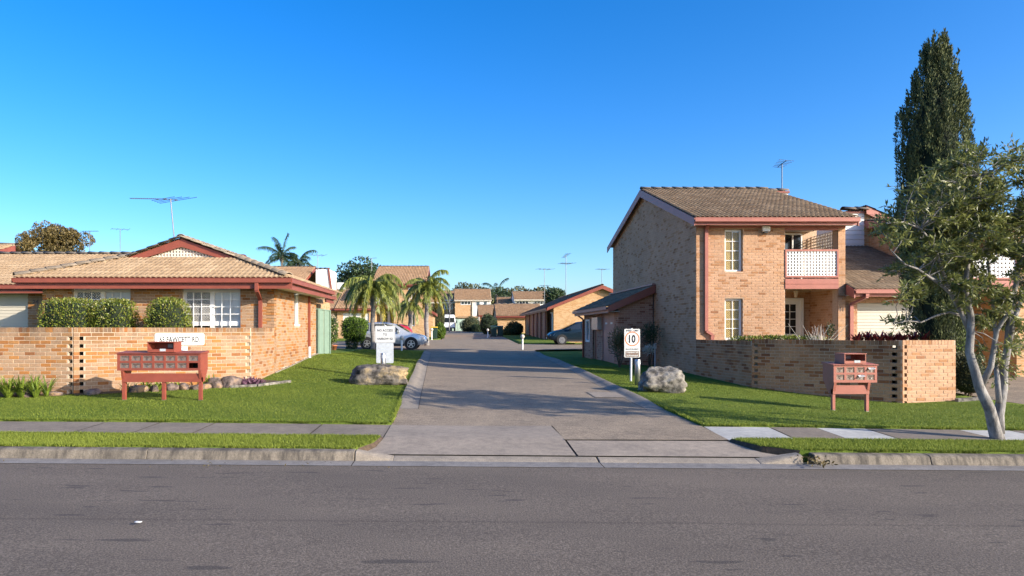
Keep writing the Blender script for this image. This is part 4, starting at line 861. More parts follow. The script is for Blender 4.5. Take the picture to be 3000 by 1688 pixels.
    if detail:
        c = (dx0+dx1)/2+.15; ln = MB(); ln.lathe((c, yq-.14, dz0+2.16), [(.045, 0), (.05, .02), (.085, .2), (.09, .21), (.02, .27)], 6); ln.build('porch_lantern', 'cream_panel', T)
        MB().bar((c, yq-.14, dz0+2.42), (c, yq-.14, zf+2.43), .02, .02).build('lantern_stem', 'dark_metal', T)
        q = span(2.12, 2.37); fl = MB(); fl.box(q[0], q[1], Y-.14, Y-.03, zf+4.22, zf+4.40); fl.build('flood_lamp', 'white_paint', T, bevel=.02); MB().box(q[0]+.06, q[1]-.06, Y-.12, Y-.008, zf+4.17, zf+4.22).build('lamp_bracket', 'dark_metal', T)
        downpipe(T, [(fx(.31), Y-.22, E+.1), (fx(.31), Y-.22, E-.05), (fx(.31), Y-.06, E-.15), (fx(.31), Y-.06, zf+.98), (fx(.50), Y-.06, zf+.86), (fx(.50), Y-.06, zf-.3)], .105, red)
    # roof
    ea, eb = span(-.18, 5.05); ev = Vector((0, 6.5, rZ-E-.18)); L = ev.length
    dk = MB(); dk.add([(ea, Y-.4, E+.17), (eb, Y-.4, E+.17), (eb, rY, rZ-.02), (ea, rY, rZ-.02)], [(0, 1, 2, 3)]); dk.add([(ea, rY, rZ-.02), (eb, rY, rZ-.02), (eb, Y+D+.4, bZ-.02), (ea, Y+D+.4, bZ-.02)], [(0, 1, 2, 3)])
    rf = dk.build('roof', 'ridge_tile', T)
    tiles(rf, (ea, Y-.4, E+.18), (1, 0, 0), ev, eb-ea, L, tile, 300 if detail else 0, amp=.05 if detail else .06, seg=8 if detail else 6)
    tiles(rf, (eb, Y+D+.4, bZ), (-1, 0, 0), (0, -(D+.4-6.1), rZ-bZ), eb-ea, math.hypot(D+.4-6.1, rZ-bZ), tile, 0, amp=.026, seg=4)
    caps(rf, (ea, rY, rZ+.03), (eb, rY, rZ+.03))
    for e, d in ((ea, -1), (eb, 1)):
        q = sorted((e, e+d*.03)); m = MB()
        m.prism([(Y-.42, E+.16), (Y-.42, E-.09), (rY, rZ-.30), (rY, rZ-.0)], 'x', q[0], q[1]); m.prism([(rY, rZ-.0), (rY, rZ-.30), (Y+D+.45, bZ-.27), (Y+D+.45, bZ+.0)], 'x', q[0]+.0015, q[1]+.0015); m.build('barge_board', red, T)
    gutter(T, (ea-.02, Y-.4, E+.04), (eb+.02, Y-.4, E+.04), red, fascia=.10)
    MB().box(ea, eb, Y-.37, Y-.009, E-.03, E-.015).build('soffit', 'soffit', T); MB().box(ea+.2, eb-.2, Y-.06, Y-.0085, E-.10, E-.031).build('frieze', red, T)
    if garage:
        g0, g1 = span(4.87, 4.87+gw_); gz = zf+2.18
        gwall = panel(MB(), (g0, Y+.05), (1, 0), (0, -1), g1-g0, zb, gz, .22, [(.42 if not mirror else gw_-.25-2.6, (.42 if not mirror else gw_-.25-2.6)+2.45, zb-.1, zf+1.92)]).build('garage_wall', mo, T)
        gd0 = g0+(.42 if not mirror else gw_-.25-2.6)
        if detail: bricks(gwall, (g0, Y+.05), (1, 0), (0, -1), g1-g0, zf-.5, gz, bm_, 0, [(.42, 2.87, zb-.1, zf+1.92)])
        if detail: roller_door(T, gd0, gd0+2.45, zf-.3, zf+1.92, Y+.14)
        else:
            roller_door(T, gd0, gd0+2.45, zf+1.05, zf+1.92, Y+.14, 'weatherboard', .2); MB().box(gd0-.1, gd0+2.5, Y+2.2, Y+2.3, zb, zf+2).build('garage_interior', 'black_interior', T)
        gv = Vector((0, 5.2, 2.0)); dk = MB(); o0, o1 = (g0+.0, g1+.15) if not mirror else (g0-.15, g1-.0)
        dk.add([(o0, Y-.5, gz+.14), (o1, Y-.5, gz+.14), (o1, Y+4.7, gz+2.14), (o0, Y+4.7, gz+2.14)], [(0, 1, 2, 3)]); gr = dk.build('garage_roof', 'ridge_tile', T)
        tiles(gr, (o0, Y-.5, gz+.15), (1, 0, 0), gv, o1-o0, gv.length, tile, 0, amp=.026 if detail else .06, seg=8 if detail else 6)
        gutter(T, (o0, Y-.5, gz+.01), (o1, Y-.5, gz+.01), red, fascia=.10); MB().box(o0, o1, Y-.47, Y+.04, gz-.05, gz-.035).build('soffit', 'soffit', T)
        e = o0 if not mirror else o1; m = MB(); m.prism([(Y-.55, gz+.13), (Y-.55, gz-.15), (Y-.1, gz+.0), (Y-.1, gz+.31)], 'x', e-.03, e+.01); m.build('barge_board', red, T)
        if detail: downpipe(T, [(g0+.38, Y-.55, gz), (g0+.38, Y-.55, gz-.1), (g0+.18, Y-.03, gz-.32), (g0+.18, Y-.03, zf-.3)], .11, red)
        MB().box(min(o0, o1)+.05, max(o0, o1)-.05, Y+4.5, Y+4.7, zf+1, gz+2.0).build('rear_wall', 'weatherboard', T)
        if not mirror: MB().box(g1-.2, g1, Y+.28, Y+4.4, zb, gz).build('garage_side_wall', mo, T)
        else: MB().box(g0, g0+.2, Y+.28, Y+4.4, zb, gz).build('garage_side_wall', mo, T)
    return T
TR = townhouse('townhouse', 'two-storey tan brick townhouse with pink-framed lattice balcony beside the speed sign', 7.80, 22.3, .72, zg_=-.2)
text('41', X(2466, 22.25), Z(906, 22.25), .17, .14, 'ink_brown', TR, lambda x, z: (x, 22.288, z), 'house_number')
MB().box(13.35, 14.05, 29.0, 29.6, 6.3, Z(570, 29.3)).build('parapet', 'weatherboard', TR); MB().box(13.3, 14.1, 28.95, 29.65, Z(570, 29.3)+.001, Z(565, 29.3)).build('parapet_trim', 'red_paint', TR)
caps(TR, (13.25, 29.3, Z(562, 29.3)), (14.12, 29.3, Z(562, 29.3)), r=.2, length=.44)
TN = townhouse('townhouse', 'tan brick townhouse half hidden behind the leafy street tree and cypress', 16.3, 22.3, .66, mirror=True, detail=False, garage=False, zg_=-.2, tile='tile_brown', red='pink_paint', rise=5.6)
yq = 27.0; cl = MB()
z_ = Z(728, yq)
while z_ < Z(626, yq): t_ = min(z_+.175, Z(625, yq)); cl.hexa([(X(2473, yq), yq-.03, z_), (X(2531, yq), yq-.03, z_), (X(2531, yq), yq+.1, z_), (X(2473, yq), yq+.1, z_), (X(2473, yq), yq-.008, t_), (X(2531, yq), yq-.008, t_), (X(2531, yq), yq+.1, t_), (X(2473, yq), yq+.1, t_)]); z_ += .18
cl.build('cladding', 'weatherboard', TN)
xa_, xe_ = X(2531, yq), X(2790, yq); zA, zE = Z(606, yq), Z(725, yq)
m = MB(); m.prism([(xa_, 3), (xe_, 3), (xe_, zE), (xa_, zA)], 'y', yq, yq+.3); m.build('gable_wall', 'brick_far', TN)
m = MB(); m.prism([(xa_, zA+.02), (xa_, zA-.3), (xe_, zE-.28), (xe_, zE+.04)], 'y', yq-.18, yq-.14); m.build('barge_board', 'pink_paint', TN)
m = MB(); m.add([(xa_, yq-.2, zA), (xe_, yq-.2, zE), (xe_, yq+5, zE), (xa_, yq+5, zA)], [(0, 1, 2, 3)]); r2 = m.build('upper_roof', 'ridge_tile', TN)
tiles(r2, (xe_, yq-.22, zE+.01), (0, 1, 0), (xa_-xe_, 0, zA-zE), 5, math.hypot(xa_-xe_, zA-zE), 'tile_brown', 0, amp=.026, seg=4)
caps(TN, (X(2466, yq), yq-.05, Z(616, yq)), (xa_+.1, yq-.05, Z(616, yq)), r=.17, length=.5); MB().box(X(2470, yq), xa_-.001, yq-.06, yq+.3, Z(625, yq)+.001, Z(620, yq)).build('parapet_trim', 'pink_paint', TN)
MB().box(X(2473, yq)-.0, xa_, yq+.101, yq+5, 3, Z(627, yq)).build('upper_wall', 'weatherboard', TN)
brick_mat('brick_meter', [(0, (.44, .22, .15)), (.6, (.49, .26, .175)), (.9, (.34, .14, .085)), (1, (.22, .09, .055))])
# ------------------------------------------------------------------ meter room leaning on the townhouse
MR = thing('meter_room', (7.1, 30, .3), 'low brick meter room with pink doors and lean-to tiled roof', 'shed')
mx0, mx1, my0, my1 = 6.39, 7.785, 27.1, 34.4; zl, zh = 2.62, 3.45
hol = [(.7, 2.9, 0, 2.42), (4.2, 5.1, 0, 2.38), (5.8, 6.8, 1.15, 2.25)]
mw = panel(MB(), (mx0, my0), (0, 1), (-1, 0), my1-my0, -.1, zl, .2, hol).build('door_wall', 'mortar_tan', MR)
bricks(mw, (mx0, my0), (0, 1), (-1, 0), my1-my0, .1, zl, 'brick_meter', 60, hol, prefer=lambda q: q[0])
m = MB(); m.prism([(mx0+.201, -.1), (mx1, -.1), (mx1, zh-.05), (mx0+.201, zl+.12)], 'y', my0, my0+.2); m.box(mx0, mx0+.2, my0, my0-.0005, -.1, .1); fw = m.build('end_wall', 'mortar_tan', MR)
bricks(fw, (mx0, my0), (1, 0), (0, -1), mx1-mx0, .1, zh-.1, 'brick_meter', 50, span=lambda z: (0, 1.395) if z < zl else ((z-zl)/((zh-zl)/1.395)+.08, 1.395))
for a_ in (.7, 1.805): MB().box(mx0+.02, mx0+.06, my0+a_+.003, my0+a_+1.09, .2, 2.42).build('door', 'door_pink', MR)
m = MB(); m.box(mx0-.012, mx0+.05, my0+.65, my0+.699, .2, 2.46); m.box(mx0-.012, mx0+.05, my0+2.901, my0+2.95, .2, 2.46); m.box(mx0-.012, mx0+.05, my0+.65, my0+2.95, 2.421, 2.47); m.build('door_frame', 'door_pink', MR)
for s_ in (1.1, 2.1): MB().box(mx0+.012, mx0+.019, my0+s_, my0+s_+.36, 1.98, 2.06).build('door_label', 'sign_white', MR)
MB().tube([(mx0+.019, my0+1.75, 1.42), (mx0-.02, my0+1.75, 1.42)], .03).build('door_knob', 'dark_metal', MR)
MB().box(mx0+.1, mx0+.14, my0+4.2, my0+5.1, .2, 2.38).build('door', 'red_paint', MR)
MB().box(mx0-.2, mx0-.008, my0+3.1, my0+4.4, 1.75, 2.3).build('meter_box', 'steel', MR)
f = MB(); f.box(mx0-.03, mx0+.05, my0+5.8, my0+5.93, 1.15, 2.25); f.box(mx0-.03, mx0+.05, my0+6.67, my0+6.8, 1.15, 2.25); f.box(mx0-.029, mx0+.05, my0+5.93, my0+6.67, 1.15, 1.24); f.box(mx0-.029, mx0+.05, my0+5.93, my0+6.67, 2.16, 2.25)
wn_ = f.build('window', 'white_paint', MR); MB().box(mx0+.03, mx0+.04, my0+5.93, my0+6.67, 1.24, 2.16).build('pane', 'glass_blue', wn_)
m = MB(); m.add([(mx0-.45, my0-.3, zl+.05), (mx1, my0-.3, zh+.03), (mx1, my1+.2, zh+.03), (mx0-.45, my1+.2, zl+.05)], [(0, 1, 2, 3)]); mr = m.build('roof', 'ridge_tile', MR)
sv = Vector((mx1-mx0+.45, 0, zh-zl-.02)); tiles(mr, (mx0-.45, my1+.2, zl+.06), (0, -1, 0), sv, my1-my0+.5, sv.length, 'tile_brown', 60, amp=.028, prefer=lambda q: q.y)
m = MB(); m.prism([(mx0-.47, zl+.06), (mx0-.47, zl-.2), (mx1-.01, zh-.25), (mx1-.01, zh+.07)], 'y', my0-.335, my0-.3); m.build('barge_board', 'red_paint', MR)
MB().box(mx1-.14, mx1-.005, my0-.28, my1+.1, zh+.06, zh+.12).build('flashing', 'door_pink', MR)
gutter(MR, (mx0-.45, my1+.2, zl-.08), (mx0-.45, my0-.3, zl-.08), 'door_pink', out=(-1, 0), fascia=.12)
MB().box(mx0-.44, mx0-.01, my0-.29, my1+.15, zl-.16, zl-.145).build('soffit', 'soffit', MR); downpipe(MR, [(mx0-.4, my1+.1, zl-.1), (mx0-.06, my1-.05, zl-.35), (mx0-.06, my1-.05, .3)], .09)
MB().box(mx1-.03, mx1+.0, my0-.02, my0-.008, .2, zh-.1).build('corner_pipe', 'dark_metal', MR)
# ------------------------------------------------------------------ houses round the court and beyond
TM = townhouse('townhouse', 'two-storey brick townhouse behind the palms with half-open garage', -7.97, 64.5, 1.40, mirror=True, detail=False, tile='tile_far', red='red_paint', zg_=.6)
m = MB(); m.prism([(-3.09, .6), (-2.3, .6), (-2.3, 3.25), (-3.09, 3.75)], 'y', 64.8, 70); m.build('lean_to', 'brick_far', TM); m = MB(); m.prism([(-3.12, 3.98), (-3.12, 3.72), (-2.05, 3.08), (-2.05, 3.34)], 'y', 64.6, 70.2); m.build('lean_to_roof', 'red_paint', TM)
TB = townhouse('townhouse', 'two-storey brick townhouse with white clad upper wall beyond the bungalow', -19.75, 64.8, 1.40, mirror=False, detail=False, tile='tile_far', red='red_paint', zg_=.6)
MB().box(-14.1, -12.75, 68, 72, 4.2, 7.75).build('cladding', 'weatherboard', TB)
for k in range(17): MB().box(-14.1, -12.75, 67.975, 67.999, 4.3+k*.2, 4.475+k*.2).build('cladding_board', 'weatherboard', TB)
m = MB(); m.prism([(-12.9, 7.9), (-12.76, 7.9), (-12.4, 5.3), (-12.6, 5.3)], 'y', 67.9, 67.97); m.build('barge_board', 'red_paint', TB); caps(TB, (-14.2, 68.2, 7.8), (-12.8, 68.2, 7.8), r=.2, length=.5)
MB().box(-14.9, -14.2, 67.5, 67.95, 5.2, 6.2).build('air_conditioner', 'white_paint', TB, bevel=.03); MB().tube([(-14.55, 67.49, 5.7), (-14.55, 67.46, 5.7)], .3, 16).build('fan_grille', 'ink_grey', TB)
def gable_house(name, label, x0, x1, y0, y1, zb, ze, zr, axis='x', wall='brick_far', tile='tile_far', trim='red_paint', ov=.45, xr=None, parts=(), hip=0):
    """a plain gabled house: ridge along x (slope faces the camera) or along y (gable faces the camera)"""
    T = thing(name, ((x0+x1)/2, (y0+y1)/2, zb), label, 'house'); yc = (y0+y1)/2; xc = xr if xr is not None else (x0+x1)/2
    m = MB()
    if axis == 'x':
        zw = ze; m.box(x0, x1, y0, y1, zb, ze)
        for q in (x0, x1): m.prism([(y0, ze), (y1, ze), (yc, zr-.15)], 'x', q-.001 if q == x0 else q-.2, q+.2 if q == x0 else q+.001)
        wl = m.build('wall', wall, T); d = MB(); d.add([(x0-.15, y0-ov, ze), (x1+.15, y0-ov, ze), (x1+.15, yc, zr), (x0-.15, yc, zr)], [(0, 1, 2, 3)]); d.add([(x0-.15, yc, zr), (x1+.15, yc, zr), (x1+.15, y1+ov, ze), (x0-.15, y1+ov, ze)], [(0, 1, 2, 3)])
        rf = d.build('roof', 'ridge_tile', T); ev = Vector((0, yc-y0+ov, zr-ze)); tiles(rf, (x0-.15, y0-ov, ze+.01), (1, 0, 0), ev, x1-x0+.3, ev.length, tile, 0, amp=.075, seg=6)
        gutter(T, (x0-.15, y0-ov, ze-.13), (x1+.15, y0-ov, ze-.13), trim, fascia=.12); caps(rf, (x0-.15, yc, zr+.03), (x1+.15, yc, zr+.03), length=.8, r=.15)
        for q in (x0-.17, x1+.15): b = MB(); b.prism([(y0-ov, ze+.02), (y0-ov, ze-.2), (yc, zr-.24), (yc, zr+.02)], 'x', q, q+.03); b.build('barge_board', trim, T)
    else:
        m.prism([(x0, zb), (x1, zb), (x1, ze), (xc, zr-.1), (x0, ze)], 'y', y0, y1); wl = m.build('wall', wall, T); sl_ = (zr-ze)/(xc-x0); sr = (zr-ze)/(x1-xc)
        d = MB(); d.add([(x0-ov, y0-.4, ze-ov*sl_), (xc, y0-.4, zr), (xc, y1+.3, zr), (x0-ov, y1+.3, ze-ov*sl_)], [(0, 1, 2, 3)]); d.add([(xc, y0-.4, zr), (x1+ov, y0-.4, ze-ov*sr), (x1+ov, y1+.3, ze-ov*sr), (xc, y1+.3, zr)], [(0, 1, 2, 3)]); rf = d.build('roof', 'ridge_tile', T)
        ev = Vector((xc-x0+ov, 0, zr-ze+ov*sl_)); tiles(rf, (x0-ov, y1+.3, ze-ov*sl_+.01), (0, -1, 0), ev, y1-y0+.7, ev.length, tile, 0, amp=.04, seg=4)
        ev = Vector((xc-x1-ov, 0, zr-ze+ov*sr)); tiles(rf, (x1+ov, y0-.4, ze-ov*sr+.01), (0, 1, 0), ev, y1-y0+.7, ev.length, tile, 0, amp=.04, seg=4)
        for a, b, s in ((x0-ov, xc, sl_), (x1+ov, xc, sr)): q = MB(); q.prism([(a, ze-ov*s+.03), (a, ze-ov*s-.2), (b, zr-.27), (b, zr+.02)], 'y', y0-.43, y0-.40); q.build('barge_board', trim, T)
        gutter(T, (x0-ov, y1+.3, ze-ov*sl_-.13), (x0-ov, y0-.4, ze-ov*sl_-.13), trim, out=(-1, 0), fascia=.1); caps(rf, (xc, y0-.4, zr+.03), (xc, y1+.3, zr+.03), length=.6, r=.14)
    return T
GH = gable_house('gable_house', 'brick house with long sloping roof and red barge boards behind the dark car', 7.9, 15.6, 56, 79, .5, 3.75, 5.35, 'y', tile='tile_brown', xr=11.8, ov=.6)
for k, y_ in enumerate((57.5, 60.5, 63.5, 66.5, 70, 74)): MB().box(7.35, 7.45, y_, y_+.1, .7, 3.4).build('porch_post', 'red_paint', GH)
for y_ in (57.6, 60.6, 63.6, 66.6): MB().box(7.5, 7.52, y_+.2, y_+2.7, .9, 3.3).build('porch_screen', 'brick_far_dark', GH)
MB().box(7.2, 7.9, 55.8, 79, .5, .85).build('porch_slab', 'kerb_clean', GH); MB().box(7.80, 7.895, 56.4, 57.4, 1.2, 3.2).build('window', 'white_paint', GH); MB().box(7.79, 7.799, 56.5, 57.3, 1.3, 3.1).build('pane', 'glass_dark', GH)
H2 = gable_house('row_house', 'small brick row house whose front wall carries a pitched shadow', X(1456, 86), X(1530, 86)+2.5, 86, 94, .8, 3.45, 5.1, 'x')
MB().box(X(1452, 86)-.5, X(1452, 86)-.4, 85.4, 85.5, .9, 3.3).build('porch_post', 'cream_panel', H2)
H3 = gable_house('row_house', 'narrow brick row house with cream porch posts beside the van', X(1404, 104), X(1445, 104)+1, 104, 112, 1.2, 3.9, 5.6, 'x')
for k in range(3): MB().box(X(1402, 104)+k*.5, X(1402, 104)+k*.5+.14, 103.3, 103.45, 1.3, 3.7).build('porch_post', 'cream_panel', H3)
yq = 128
H4 = gable_house('terrace_house', 'distant two-storey house, half brick half white, above the van', X(1333, yq), X(1437, yq), yq, yq+9, 1.5, 7.3, 9.6, 'x', trim='cream_panel')
MB().box(X(1385, yq), X(1437, yq)+.05, yq-.15, yq-.01, 3.5, 7.2).build('cladding', 'weatherboard', H4)
def farwin(T, px0, px1, py0, py1, y, n, mat='glass_dark'):
    a, b, c, d = X(px0, y), X(px1, y), Z(py1, y), Z(py0, y); fr = MB().box(a-.08, b+.08, y-.05, y-.02, c-.08, d+.08).build('window', 'white_paint', T)
    for k in range(n): MB().box(a+(b-a)*k/n+.05, a+(b-a)*(k+1)/n-.05, y-.07, y-.051, c+.03, d-.03).build('pane', mat if not (mat == 'glass_blue' and k == 1) else 'curtain_white', fr)
farwin(H4, 1351, 1379, 880, 892, yq, 3); farwin(H4, 1395, 1427, 879, 896, yq-.15, 3, 'glass_blue')
MB().box(X(1383, yq), X(1387, yq), yq-.2, yq-.151, 2, 7.2).build('downpipe', 'cream_panel', H4)
MB().box(X(1340, yq), X(1420, yq), yq-3, yq-.2, 3.9, 4.2).build('verandah_roof', 'tile_far', H4)
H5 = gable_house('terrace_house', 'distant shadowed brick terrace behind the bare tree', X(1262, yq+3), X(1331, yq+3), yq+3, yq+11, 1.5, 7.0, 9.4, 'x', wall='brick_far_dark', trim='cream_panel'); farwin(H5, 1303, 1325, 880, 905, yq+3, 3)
H6 = gable_house('terrace_house', 'distant terrace with low ridge and mauve end wall near the far palm', X(1462, yq), X(1500, yq), yq, yq+10, 1.5, 6.6, 8.0, 'x', wall='weatherboard', trim='cream_panel')
H7 = gable_house('terrace_house', 'distant terrace with long tiled roof over a strip of upper windows', X(1508, yq-4), X(1606, yq-4), yq-4, yq+5, 1.5, 7.2, 8.9, 'x', wall='weatherboard', trim='cream_panel'); farwin(H7, 1512, 1548, 882, 892, yq-4, 4); farwin(H7, 1565, 1600, 882, 892, yq-4, 4)
H8 = gable_house('terrace_house', 'brick terrace with tiled roof rising behind the palm crown', X(962, 86), X(1030, 86), 86, 94, 1, 6.2, 8.0, 'x'); farwin(H8, 990, 1010, 830, 846, 86, 2, 'curtain_white')
H9 = gable_house('neighbour_house', 'neighbouring roof with red barge board at the far end of the garage', X(-60, 27), X(-4, 27), 24.5, 31, .2, 4.0, 5.15, 'x', tile='tile_sand')
# green fences
def fence(name, label, pts, h, mat, pitch=.25, posts=True):
    T = thing(name, (pts[0][0], pts[0][1], G(*pts[0])), label, 'fence')
    for (a, b) in zip(pts[:-1], pts[1:]):
        A, B = Vector((*a, 0)), Vector((*b, 0)); L = (B-A).length; u = (B-A).normalized(); n = Vector((u.y, -u.x, 0)); k = max(1, int(L/pitch))
        for i in range(k):
            s = L*i/k; q = A+u*s; zg = G(q.x, q.y); m = MB(); m.obox((q.x, q.y), u, n, .004, L/k*.55, -.01, .012, zg-.1, zg+h-.05); m.obox((q.x, q.y), u, n, L/k*.55, L/k-.004, -.03, -.01, zg-.1, zg+h-.05); m.build('sheet', mat, T)
        for i in range(max(1, int(L/2.4))+1):
            q = A+u*(L*i/max(1, int(L/2.4))); zg = G(q.x, q.y); MB().obox((q.x, q.y), u, n, -.025, .025, -.04, .045, zg-.1, zg+h).build('post', mat, T)
        zg = (G(*a)+G(*b))/2; MB().bar((a[0], a[1], G(*a)+h-.02), (b[0], b[1], G(*b)+h-.02), .06, .04).build('rail', mat, T)
    return T
fence('metal_fence', 'grey-green sheet metal side fence joined to the bungalow', [(-5.55, 25.75), (-5.25, 25.8), (-5.0, 26.7)], 1.75, 'fence_green', .35)
fence('metal_fence', 'pale mint sheet fence across the court behind the van', [(X(1325, 116), 116), (X(1450, 116), 116)], 2.0, 'fence_mint', .9)
# ------------------------------------------------------------------ foliage helpers
def leaves(name, C, size, mat, parent=None, up=None, wd=.45, kind='stuff', out=None, jit=.35, rn=None, bias=0):
    """one rhombic leaf per centre; size (n,) length; up: preferred direction(s); out: preferred normal"""
    C = np.asarray(C, float); n = len(C); size = np.broadcast_to(np.asarray(size, float), (n,))
    d = rng.normal(0, 1, (n, 3)); d /= np.linalg.norm(d, axis=1)[:, None]
    if up is not None: d = np.asarray(up)+d*jit*2; d /= np.linalg.norm(d, axis=1)[:, None]
    a = rng.normal(0, 1, (n, 3))
    if out is not None: a = np.cross(d, np.asarray(out)+a*.5)
    s = a-d*(a*d).sum(1)[:, None]; s /= np.linalg.norm(s, axis=1)[:, None]+1e-9
    L = d*size[:, None]; S = s*size[:, None]*wd/2
    V = np.stack([C, C+L*.5+S, C+L, C+L*.5-S], 1).reshape(-1, 3)
    return from_np(name, V, np.arange(n*4).reshape(-1, 4), mat, parent, kind, rn=np.clip(rng.uniform(0, 1, n) if rn is None else rn, 0, .995))
def ball(n, c, r, shell=.75, p=2.0):
    d = rng.normal(0, 1, (n, 3)); d /= (np.abs(d)**p).sum(1)[:, None]**(1/p); rr = shell+(1-shell)*rng.uniform(0, 1, (n, 1)); return np.asarray(c)+d*np.asarray(r)*rr, d/np.linalg.norm(d, axis=1)[:, None]
def lump(name, c, r, mat, parent, p=2.0, seed=0, rough=.12, sub=3, kind=None, facets=0):
    bm = bmesh.new(); bmesh.ops.create_icosphere(bm, subdivisions=sub, radius=1); rs = random.Random(seed); ph = [rs.uniform(0, 6.28) for _ in range(9)]
    pl = []
    for _ in range(facets): n_ = Vector((rs.gauss(0, 1), rs.gauss(0, 1), rs.gauss(.1, .8))).normalized(); pl.append((n_, rs.uniform(.70, .9)))
    for v in bm.verts:
        for n_, d_ in pl:
            q = v.co.dot(n_)-d_
            if q > 0: v.co -= n_*q*.92
        ln_ = v.co.length
        d = v.co.normalized(); s = ln_*(abs(d.x)**p+abs(d.y)**p+abs(d.z)**p)**(-1/p)
        k = 1+rough*(math.sin(d.x*5+ph[0])*math.sin(d.y*5+ph[1])+.6*math.sin(d.z*9+ph[2]+d.x*4)*math.sin(d.y*8+ph[3])+.5*math.sin(d.x*15+ph[4])*math.sin(d.z*13+ph[5]))
        v.co = Vector((d.x*r[0], d.y*r[1], d.z*r[2]))*s*(k+(.10*mnoise.fractal(d*3.1+Vector((seed, 0, 0)), 1.0, 2.0, 5) if facets else 0))+Vector(c)-off(parent)
    me = bpy.data.meshes.new(name); bm.to_mesh(me); bm.free(); return link(name, me, mat, parent, kind, smooth=True)
def shrub(name, label, c, r, n, size, mat, p=2.4, cat='shrub', stem=True, mat2=None, group=None, lumps=0, wd=.5, flat=False):
    """clipped or loose shrub: stem, an added dark core that blocks see-through and a shell of leaves"""
    zb = c[2]-r[2]; T = thing(name, (c[0], c[1], zb), label, cat, group); m = MB()
    for k in range(3): a = k*2.1; m.tube([(c[0]+.05*math.cos(a), c[1]+.05*math.sin(a), min(zb, G(c[0], c[1]))-.05), (c[0]+r[0]*.4*math.cos(a), c[1]+r[1]*.4*math.sin(a), c[2])], [.03, .012], 5)
    m.build('stem', 'bark_brown', T); lump('filler_core', c, (r[0]*.80, r[1]*.80, r[2]*.80), 'core_dark', T, p, seed=int(abs(c[0])*100))  # dark core added to block light and see-through gaps
    C, d = ball(n, c, r, .80, p)
    if lumps:
        k = rng.integers(0, lumps, n); a = rng.normal(0, 1, (lumps, 3)); a /= np.linalg.norm(a, axis=1)[:, None]; w_ = np.exp(-((d[:, None, :]-a[None])**2).sum(-1)*5).max(1); C = np.asarray(c)+(C-np.asarray(c))*(.82+.30*w_)[:, None]
    leaves('foliage', C, rng.uniform(size*.7, size*1.3, n), mat, T, up=d*.7+np.array([0, 0, .5]), wd=wd, out=d)
    if mat2: C2, d2 = ball(n//4, c, (r[0]*1.02, r[1]*1.02, r[2]*1.02), .93, p); leaves('new_growth', C2, rng.uniform(size*.7, size*1.2, n//4), mat2, T, up=d2*.6+np.array([0, 0, .6]), wd=wd, out=d2)
    return T
# clipped hedges in front of the bungalow
def hx(px, py, y): return (X(px, y), y, Z(py, y))
yh = 18.7
shrub('hedge', 'clipped square hedge under the window next to the house corner', (X(209, yh), yh, 1.9), (.70, .55, .69), 5200, .055, 'leaf_hedge', 4.5, 'hedge', mat2='leaf_hedge_rust')
shrub('hedge', 'smaller clipped square hedge touching the wider hedge', (X(336, yh), yh+.05, 1.9), (.49, .5, .67), 4000, .055, 'leaf_hedge', 4.5, 'hedge', mat2='leaf_hedge_rust')
shrub('hedge', 'rounded clipped bush standing between the two bungalow windows', (X(494, yh), yh, 1.9), (.58, .52, .72), 5000, .052, 'leaf_hedge', 2.7, 'hedge', mat2='leaf_hedge_rust')
# strap-leaved plants along the wall foot
def strappy(name, label, pts, h, n, mat='leaf_strap', group=None, cat='plant', wd=.028):
    T = thing(name, (pts[0][0], pts[0][1], G(*pts[0])), label, cat, group); V = []; Fc = []; rn = []
    for (px_, py_) in pts:
        z = G(px_, py_)+.03
        for k in range(n):
            a = random.uniform(0, 6.28); L = h*random.uniform(.6, 1.15); o = random.uniform(.35, 1.0); dx, dy = math.cos(a), math.sin(a); sx, sy = -dy*wd/2, dx*wd/2; b = len(V); R_ = random.random()
            for t, ww in ((0, 1), (.35, 1.1), (.7, .85), (1, .1)):
                r = L*o*t**1.3*.85; zz = L*(t*1.0-.62*o*t*t); cx, cy = px_+dx*(.03+r), py_+dy*(.03+r); V += [(cx-sx*ww, cy-sy*ww, z+zz), (cx+sx*ww, cy+sy*ww, z+zz)]
            for i in range(3): Fc.append((b+2*i, b+2*i+1, b+2*i+3, b+2*i+2)); rn.append(R_)
    from_np('foliage', V, Fc, mat, T, 'stuff', rn=rn); return T
onB = lambda s, d: (PA[0]+uB.x*s+nB.x*d, PA[1]+uB.y*s+nB.y*d)
strappy('strap_plant', 'broad clump of green strap leaves against the brick wall left of the letterboxes', [(X(20+i*13, 15), 15.0-.12*(i % 3)) for i in range(10)], .62, 26)
strappy('strap_plant', 'green strap-leaved plant behind the middle leg of the letterboxes', [onB(1.45+.14*i, .35) for i in range(3)], .42, 20)
strappy('strap_plant', 'dark strap-leaved plant in the shade of the letterboxes', [onB(1.02+.12*i, .4) for i in range(2)], .36, 14)
strappy('strap_plant', 'low strap-leaved plant between two grey garden rocks', [onB(2.02+.16*i, .33) for i in range(2)], .34, 16)
strappy('strap_plant', 'bright strap-leaved plant growing from the largest brown rock', [onB(2.75+.12*i, .3) for i in range(3)], .40, 20)
C = []
for i in range(40):
    s = random.uniform(3.35, 4.15); p = onB(s, random.uniform(.06, .35)); C.append((p[0], p[1], G(*p)+.03))
PUR = thing('purple_plant', (*onB(3.8, .2), .33), 'low purple-leaved plants at the corner of the orange brick wall', 'plant')
C = np.repeat(np.array(C), 26, 0)+rng.normal(0, .05, (1040, 3)); C[:, 2] = np.abs(C[:, 2]-.36)*.9+.36; leaves('foliage', C, rng.uniform(.06, .13, len(C)), 'leaf_purple', PUR, up=np.array([0, 0, .8]), wd=.28)
